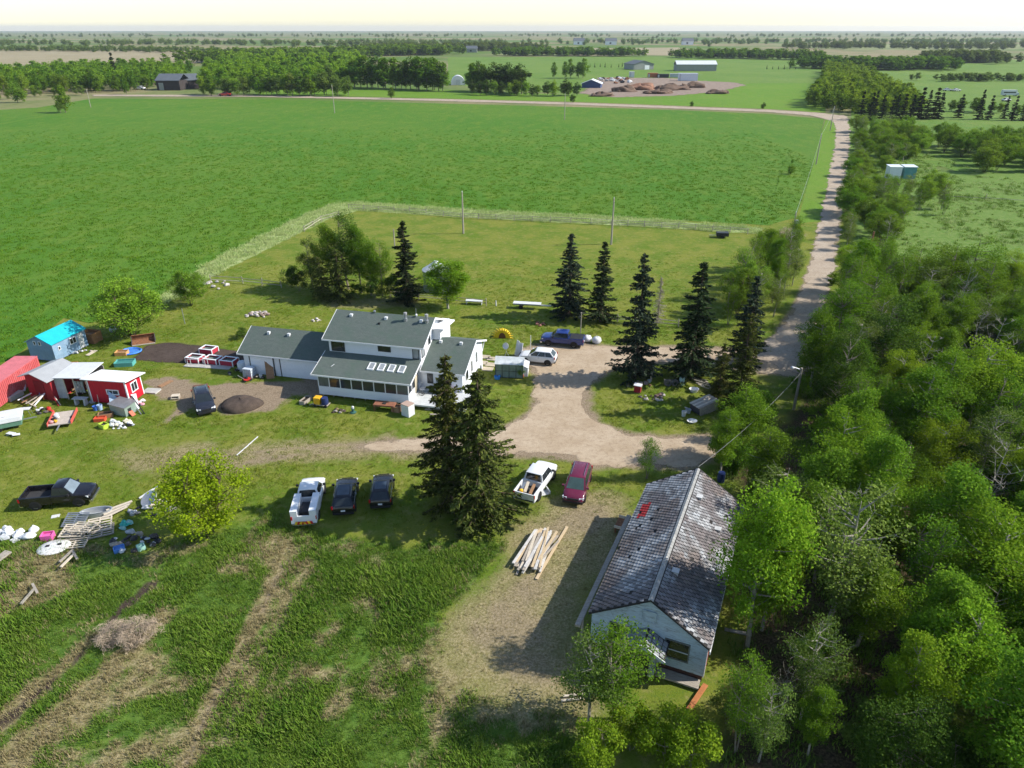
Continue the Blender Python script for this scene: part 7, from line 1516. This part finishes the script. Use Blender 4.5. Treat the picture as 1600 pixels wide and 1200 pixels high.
# far buildings
def shed_far(name, label, a, b, top, depth, wallm, roofm, eave=.62, ridge_x=True, door=None):
    A, B = gp(*a), gp(*b); L_ = (B - A).length; h = hpx(top, A.y); t = thing(name, label, 'building', A, ang(A, B)); he = h * eave
    MB().box(0, L_, 0, depth, 0, he).build('wall', wallm, t)
    if ridge_x:
        for y0, y1 in ((-.5, depth / 2), (depth + .5, depth / 2 + .01)):
            MB().hexa([(-.5, y0, he + .02), (L_ + .5, y0, he + .02), (L_ + .5, y1, h - .25), (-.5, y1, h - .25), (-.5, y0, he + .3), (L_ + .5, y0, he + .3), (L_ + .5, y1, h), (-.5, y1, h)]).build('roof', roofm, t)
    else:
        MB().prism([(0, he), (L_, he), (L_ / 2, h - .3)], 0, depth, 'y').build('gable', wallm, t)
        for x0 in (-.6, L_ + .6): MB().hexa([(x0, -.6, he - .2), (L_ / 2, -.6, h - .25), (L_ / 2, depth + .5, h - .25), (x0, depth + .5, he - .2), (x0, -.6, he + .15), (L_ / 2, -.6, h + .1), (L_ / 2, depth + .5, h + .1), (x0, depth + .5, he + .15)]).build('roof', roofm, t)
    if door:
        for d0, d1, dz, m in door: MB().box(d0 * L_, d1 * L_, -.12, -.003, .05, dz * he).build('door', m, t)
    return t, L_, h
GRW = mat('far_grey_wall', (.28, .29, .27), .7, .08, .5); WRF = mat('far_pale_roof', (.60, .63, .66), .5, .06, .5); DRF = mat('far_dark_roof', (.10, .115, .13), .7, .15, .5); BRW = mat('far_brown_wall', (.05, .04, .038), .8, .2, .5); BLW = mat('far_blue_wall', (.05, .075, .17), .7, .15, .5)
shed_far('machine_shed', 'long grey machine shed with pale roof in the far pasture', (1057, 111), (1119, 111), 95, 14, GRW, WRF, door=[(.08, .2, .85, GRW), (.4, .52, .85, GRW)]); shed_far('gable_barn', 'grey gable barn with white door in the far pasture', (990, 109), (1021, 108.5), 95, 22, GRW, DRF, .6, False, [(.55, .78, .8, WHITE), (.06, .2, .7, GRW)])
shed_far('blue_building', 'small blue walled building with white roof at the dirt yard', (909, 137), (938, 137.5), 124, 9, BLW, mat('far_white_roof', (.7, .72, .75), .5, .06), .5, False); shed_far('dark_house', 'dark brown house with grey hip roof beyond the field', (246, 141), (282, 141), 116, 16, BRW, DRF, .58, True, [(.1, .3, .8, GRW)]); shed_far('dark_house_wing', 'lower wing of the dark brown house', (283, 139), (312, 138), 116, 12, BRW, DRF, .55)
p = gp(716, 133); t = thing('quonset_hut', 'white rounded hut between the poplar rows', 'building', p, R(5)); MB().prism([(5.0 * math.cos(math.pi * k / 12), 6.0 * math.sin(math.pi * k / 12)) for k in range(13)], 0, 12, 'y').build('shell', PLASTW, t, 40); MB().box(-1.5, 1.5, -.1, -.003, 0, 3.5).build('door', GREYP, t)
for x, y, w_, d_, h_, m, lb in ((1075, 126.5, 14, 5, 5.0, mat('trailer_white', (.6, .64, .68), .5, .1), 'white box trailer on the dirt yard'), (1036, 121.5, 9, 4, 2.5, TARP, 'dark container behind the dirt yard'), (1020, 121, 8, 4, 3.0, C_('rust_orange', (.4, .13, .05)), 'rust orange container behind the dirt yard'), (1054, 121, 7, 4, 2.6, GREYP, 'grey container behind the dirt yard'), (987, 121, 4, 3, 4.0, PLASTW, 'small white shed behind the dirt yard')):
    t = thing('storage_container', lb, 'container', gp(x, y), R(-4)); MB().box(-w_ / 2, w_ / 2, 0, d_, .1, h_).build('body', m, t); MB().box(-w_ / 2 - .1, w_ / 2 + .1, -.1, d_ + .1, h_ + .01, h_ + .2).build('roof', m, t); MB().box(-w_ / 2 + .3, -w_ / 2 + 1.5, -.05, -.002, .2, h_ - .3).build('door', GREYP, t)
ragged('dirt_yard', PX((905, 146), (930, 131), (935, 121), (1050, 122), (1090, 126), (1150, 129), (1165, 133), (1120, 144), (1040, 150), (960, 152)), loose_material('yard_dirt', (.20, .15, .12), (.30, .235, .185), (.12, .085, .065)), 2.5, .0, 'brown dirt storage yard beyond the far road', 3, 4)
for i, (x, y, rx, rz_) in enumerate(((1000, 140, 12, 3.5), (975, 143, 9, 3), (1050, 140, 13, 3.2), (1085, 137, 8, 3), (1120, 146, 8, 1.8), (940, 150, 8, 2.0), (1030, 146, 10, 2.2))): lone(MB().blob((0, 0, .2), (rx * .75, rx * .5, rz_ * .9), 200 + i, .35, 26, 14).blob((rx * .5, rx * .15, .1), (rx * .4, rx * .35, rz_ * .7), 230 + i, .45, 20, 10).blob((-rx * .55, -rx * .1, .1), (rx * .35, rx * .3, rz_ * .6), 260 + i, .45, 20, 10), 'spoil_heap', [mat('spoil_brown', (.13, .085, .06), .95, .35, .3, bump=.8), mat('spoil_red', (.24, .13, .085), .95, .3, .3, bump=.8)][i in (0,)], ['reddish spoil heap in the dirt yard', 'dark spoil heap beside the reddish one', 'long dark spoil heap at the front of the dirt yard', 'rounded spoil heap right in the dirt yard', 'low spoil heap at the right end outside the dirt yard', 'low spoil heap at the left front of the dirt yard', 'low spoil bank at the front edge of the dirt yard'][i], 'spoil heap', gp(x, y), smooth=60)
q = random.Random(55)
for i in range(34):
    x = q.uniform(936, 985); y = q.uniform(122, 131); p = gp(x, y); k = q.uniform(.7, 1.6); lone(MB().blob((0, 0, k * .4), (k * 1.4, k, k * .8), 300 + i, .35, 7, 5), 'scrap_machine', [GREYP, TARP, RUST, PLASTW, STONE][i % 5], 'scrap machine part among the litter of the dirt yard', 'scrap', p, 0, 'scrap lying on the dirt yard')
q = random.Random(56)
for i in range(9): far_tree(4, 920 + i * 9 + q.uniform(-2, 2), 105 + q.uniform(-1, 1), h=q.uniform(3, 4.5), wide=.8, label='small young conifer in the planted row by the far barns', group='young conifers by the far barns', name='young_conifer')
for i in range(6): far_tree(4, 1198 + i * 9, 108 + .1 * i, h=q.uniform(3, 4.5), wide=.8, label='small young conifer in the right planted row', group='young conifers right of the barns', name='young_conifer')
# far vehicles
car('car', 'tiny red car on the far road before the dark trees', P_RED, gp(352, 150), R(176), kind='sedan', H=1.45, group=None, scale=1.6); car('car', 'white car parked beside the dark brown house', P_WHITE, gp(219, 140), R(170), kind='sedan', H=1.45, group=None, scale=1.5)
t = thing('motorhome', 'white motorhome beyond the dark spruces on the right', 'motorhome', gp(1577, 150), R(-8)); MB().box(-4.5, 3.2, -1.2, 1.2, .6, 3.3).build('body', PLASTW, t); MB().box(3.2, 4.4, -1.1, 1.1, .6, 1.9).build('cab', GREYP, t); MB().box(-4, 2.5, -1.23, -1.203, 1.7, 2.3).build('window_band', CGLASS, t)
for x in (-2.8, 3.0):
    for s_ in (-1, 1): wheel(t, x, s_ * 1.1, .45, .3)
for i, (x, y, m) in enumerate(((1480, 142, P_WHITE), (1494, 142.5, P_SILV), (1572, 158, P_SILV))): car('car', ['left parked white car beyond the dark spruces', 'right parked silver car beyond the dark spruces', 'silver car in front of the motorhome'][i], m, gp(x, y), R(10 * i), kind='sedan', H=1.45, group=None, scale=1.15)
for x, y, lb in ((575, 84, 'small white house in the far wood'), (737, 82, 'grey roofed house on the wooded skyline'), (632, 79, 'pale house farther along the wooded skyline'), (1075, 70, 'pale building on the right skyline'), (905, 70, 'white building on the skyline above the barns'), (955, 70, 'second white building on the skyline above the barns')):
    A = gp(x, y); t = thing('far_house', lb, 'house', A); k = A.y / 900; MB().box(-6 * k, 6 * k, 0, 8 * k, 0, 4 * k).build('wall', WHITE if x != 737 else GRW, t); MB().prism([(-.5 * k, 3.9 * k), (8.5 * k, 3.9 * k), (4 * k, 7 * k)], -6.5 * k, 6.5 * k, 'x').build('roof', DRF, t); MB().box(-2 * k, 0, -.1 * k, -.01, 1 * k, 2.6 * k).build('window', GLASS, t)

# ================================================================== GRASS (uncountable: tufts spread over the rough ground)
def tuft(seed, nb, h, spread, wid, matr):
    q = np.random.RandomState(seed); V = []
    for k in range(nb):
        a = q.rand() * 6.28; r0 = spread * q.rand() ** .6; b0 = np.array([math.cos(a) * r0, math.sin(a) * r0, -.02]); hh = h * q.uniform(.55, 1.15)
        a2 = q.rand() * 6.28; ln = np.array([math.cos(a2), math.sin(a2), 0]) * hh * q.uniform(.15, .75); sd_ = np.array([-math.sin(a2), math.cos(a2), 0]) * wid
        m = b0 + ln * .35 + (0, 0, hh * .65); e = b0 + ln + (0, 0, hh)
        V += [b0 - sd_, b0 + sd_, m + sd_ * .8, m - sd_ * .8, m - sd_ * .8, m + sd_ * .8, e + sd_ * .25, e - sd_ * .25]
    V = np.array(V); me = npmesh('tuft', V, np.arange(len(V)).reshape(-1, 4), matr); return bpy.data.objects.new('tuft', me)
def blades(name, a, b, c):
    m, n, o = _new(name); p = _pos(n); oi = n.nodes.new('ShaderNodeObjectInfo'); gi = n.nodes.new('ShaderNodeNewGeometry')
    f = _math(n, 'ADD', _math(n, 'MULTIPLY', _noise(n, p, .35, 4, .6), .7), _math(n, 'MULTIPLY', oi.outputs['Random'], .3))
    cc = _mix(n, _sstep(n, f, .3, .7), a, b); cc = _mix(n, _math(n, 'MULTIPLY', _sstep(n, gi.outputs['Random Per Island'], .7, 1.0), .6), cc, c)
    d = n.nodes.new('ShaderNodeBsdfDiffuse'); t = n.nodes.new('ShaderNodeBsdfTranslucent'); mx = n.nodes.new('ShaderNodeMixShader'); mx.inputs[0].default_value = .3
    n.links.new(cc, d.inputs[0]); n.links.new(cc, t.inputs[0]); n.links.new(d.outputs[0], mx.inputs[1]); n.links.new(t.outputs[0], mx.inputs[2]); n.links.new(mx.outputs[0], o.inputs[0])
    return m
def scatter(name, label, P, sc, protos, seed):
    q = np.random.RandomState(seed); N = len(P); me = bpy.data.meshes.new(name); me.vertices.add(N); me.vertices.foreach_set('co', np.column_stack([P, np.zeros(N)]).astype(np.float32).ravel())
    addattr(me, 'sc', sc); addattr(me, 'rz', q.rand(N) * 6.28); a = me.attributes.new('pick', 'INT', 'POINT'); a.data.foreach_set('value', q.randint(0, len(protos), N).astype(np.int32))
    o = tag(link(name, me), label, 'grass', None, 'stuff'); ng = bpy.data.node_groups.new(name, 'GeometryNodeTree')
    ng.interface.new_socket('Geometry', in_out='INPUT', socket_type='NodeSocketGeometry'); ng.interface.new_socket('Geometry', in_out='OUTPUT', socket_type='NodeSocketGeometry')
    gi = ng.nodes.new('NodeGroupInput'); go = ng.nodes.new('NodeGroupOutput'); ip = ng.nodes.new('GeometryNodeInstanceOnPoints'); jn = ng.nodes.new('GeometryNodeGeometryToInstance')
    for pr in protos[::-1]:
        oi = ng.nodes.new('GeometryNodeObjectInfo'); oi.inputs['Object'].default_value = pr; ng.links.new(oi.outputs['Geometry'], jn.inputs[0])
    def na(nm, ty):
        x = ng.nodes.new('GeometryNodeInputNamedAttribute'); x.data_type = ty; x.inputs[0].default_value = nm; return x.outputs[0]
    cx = ng.nodes.new('ShaderNodeCombineXYZ'); ng.links.new(na('rz', 'FLOAT'), cx.inputs[2]); ip.inputs['Pick Instance'].default_value = True
    ng.links.new(gi.outputs[0], ip.inputs['Points']); ng.links.new(jn.outputs[0], ip.inputs['Instance']); ng.links.new(na('pick', 'INT'), ip.inputs['Instance Index']); ng.links.new(cx.outputs[0], ip.inputs['Rotation']); ng.links.new(na('sc', 'FLOAT'), ip.inputs['Scale'])
    ng.links.new(ip.outputs[0], go.inputs[0]); md = o.modifiers.new('tufts', 'NODES'); md.node_group = ng
    return o
def rand_in(x0, x1, y0, y1, dens, seed):
    q = np.random.RandomState(seed); n = int((x1 - x0) * (y1 - y0) * dens); return np.column_stack([q.uniform(x0, x1, n), q.uniform(y0, y1, n)])
def visible(P, m=60):
    d = P[:, 1] * CT + CAM_H * ST; px = 800 + FPX * P[:, 0] / d; py = 600 - FPX * (-CAM_H * CT + P[:, 1] * ST) / d
    return (px > -m) & (px < 1600 + m) & (py < 1200 + m) & (d > 0)
GB1 = blades('tall_grass', (.085, .18, .02), (.18, .28, .035), (.26, .30, .09)); GB2 = blades('dead_grass', (.25, .20, .10), (.42, .35, .19), (.16, .2, .05)); GB3 = blades('lawn_blades', (.14, .215, .018), (.24, .265, .04), (.12, .20, .016)); GB4 = blades('pale_grass', (.32, .44, .13), (.46, .52, .22), (.55, .53, .3))
T_TALL = [tuft(1, 22, .24, .36, .017, GB1), tuft(2, 26, .32, .4, .017, GB1), tuft(3, 20, .2, .42, .02, GB1)]; T_DRY = [tuft(4, 14, .32, .25, .018, GB2), tuft(5, 12, .24, .28, .018, GB2)]; T_LAWN = [tuft(6, 12, .10, .22, .018, GB3), tuft(7, 10, .13, .2, .018, GB3)]; T_PALE = [tuft(8, 18, .3, .4, .02, GB4), tuft(9, 14, .36, .36, .02, GB4)]
P = rand_in(-60, 20, 20, 56, 30, 1); P = P[visible(P)]; mk = masks(P); q = np.random.RandomState(2)
bare = np.clip(np.maximum(np.maximum(mk['dry'] * 1.15, mk['dirt']), mk['soil']), 0, 1); clump = .35 + .9 * vnoise(P + 5, 1.6) * vnoise(P + 50, 4.5) * 2
keep = (q.rand(len(P)) < mk['lush'] * (1 - bare) * np.clip(clump, .25, 1.2)) & (mk['litter'] < .4)
scatter('tall_grass', 'long green grass of the rough ground in front', P[keep], (.25 + 1.5 * vnoise(P + 5, 2.3) * (.4 + vnoise(P + 15, 7)))[keep] * q.uniform(.7, 1.3, keep.sum()), T_TALL, 3)
keep = q.rand(len(P)) < np.clip(mk['dry'] * .55 + mk['lush'] * .09 * sst(vnoise(P + 60, 3.5), .4, .8), 0, 1) * (1 - mk['dirt'] * .9)
scatter('dead_grass', 'straw coloured dead grass in the ruts and dry patches', P[keep], q.uniform(.4, 1.1, keep.sum()) * (.4 + .6 * mk['lush'][keep]), T_DRY, 4)
P = rand_in(-75, 48, 38, 165, 9, 5); P = P[visible(P)]; mk = masks(P); q = np.random.RandomState(6)
ind = poly_sd(P, DRIVE); fld = poly_sd(P, FIELD)
keep = (q.rand(len(P)) < mk['yard'] * (1 - np.maximum(mk['dirt'], mk['soil'])) * (1 - .6 * mk['dry']) * (1 - mk['lush'])) & (q.rand(len(P)) < np.clip((122 - P[:, 1]) / 45, 0.0, 1)) & (ind < 0) & (fld < 0) & (mk['litter'] < .3)
HL = (HM.inverted()); hx = (P[:, 0] - HO.x) * math.cos(-HA) - (P[:, 1] - HO.y) * math.sin(-HA); hy = (P[:, 0] - HO.x) * math.sin(-HA) + (P[:, 1] - HO.y) * math.cos(-HA)
keep &= ~((hx > -11) & (hx < 15) & (hy > .6) & (hy < 8.5))
scatter('lawn_grass', 'short uneven lawn grass about the yard', P[keep], q.uniform(.5, 1.3, keep.sum()) * (.6 + .8 * vnoise(P + 8, 3)[keep]), T_LAWN, 7)
P = rand_in(-60, 62, 85, 175, 5, 8); q = np.random.RandomState(9)
FL = np.minimum(line_d(P, PX((560, 323), (760, 336), (1000, 349), (1200, 359))), line_d(P, PX((560, 323), (520, 330), (470, 352), (400, 388), (325, 428), (300, 455))))
keep = (q.rand(len(P)) < sst(poly_sd(P, BAND), -.6, .8) * (.25 + .9 * vnoise(P, 2)))
scatter('fence_grass', 'tall pale grass along the field fence', P[keep], q.uniform(.8, 1.7, keep.sum()), T_PALE, 10)
P = rand_in(5, 75, 20, 110, 5, 11); P = P[visible(P)]; mk = masks(P); q = np.random.RandomState(12)
keep = q.rand(len(P)) < mk['litter'] * np.clip(vnoise(P, 2.5) * 1.6 - .35, 0, 1)
scatter('undergrowth', 'green undergrowth on the floor of the roadside wood', P[keep], q.uniform(.8, 1.9, keep.sum()), T_TALL, 13)
P = rand_in(40, 130, 100, 230, 1.6, 14); P = P[visible(P)]; mk = masks(P); q = np.random.RandomState(15)
keep = q.rand(len(P)) < mk['pasture'] * np.clip(vnoise(P, 4) * 1.7 - .5, 0, 1)
scatter('pasture_tufts', 'rough grass tufts of the right pasture', P[keep], q.uniform(.8, 1.8, keep.sum()), T_TALL + T_PALE[:1], 16)

GBC = blades('crop_blades', (.085, .205, .012), (.15, .24, .024), (.06, .155, .01)); T_CROP = [tuft(21, 12, .2, .36, .035, GBC), tuft(22, 10, .26, .4, .035, GBC)]
P = rand_in(-190, 90, 72, 300, 2.4, 21); P = P[visible(P)]; q = np.random.RandomState(22); fs_ = poly_sd(P, FIELD)
keep = (fs_ > .3) & (q.rand(len(P)) < (.25 + .75 * vnoise(P + 40, 1.3)) * np.clip(1 - (P[:, 1] - 80) / 220, 0, 1) ** 1.1)
scatter('crop_plants', 'young green crop plants of the field behind the yard', P[keep], q.uniform(.8, 1.5, keep.sum()), T_CROP, 23)

# ================================================================== HAZE: one box of even, thin air round the whole scene
hz = MB().box(-12600, 12600, -400, 14600, -1.3, 75).build('haze', None or mat('haze_air', (1, 1, 1))); hz.data.materials.clear()
hm = bpy.data.materials.new('thin_haze'); hm.use_nodes = True; hm.node_tree.nodes.clear(); ho = hm.node_tree.nodes.new('ShaderNodeOutputMaterial'); hv = hm.node_tree.nodes.new('ShaderNodeVolumePrincipled')
hv.inputs['Color'].default_value = (.80, .88, 1.0, 1); hv.inputs['Density'].default_value = .00006; hv.inputs['Anisotropy'].default_value = .2
hm.node_tree.links.new(hv.outputs[0], ho.inputs['Volume']); hz.data.materials.append(hm)
tag(hz, 'thin bluish haze over the far fields', 'haze', None, 'stuff')
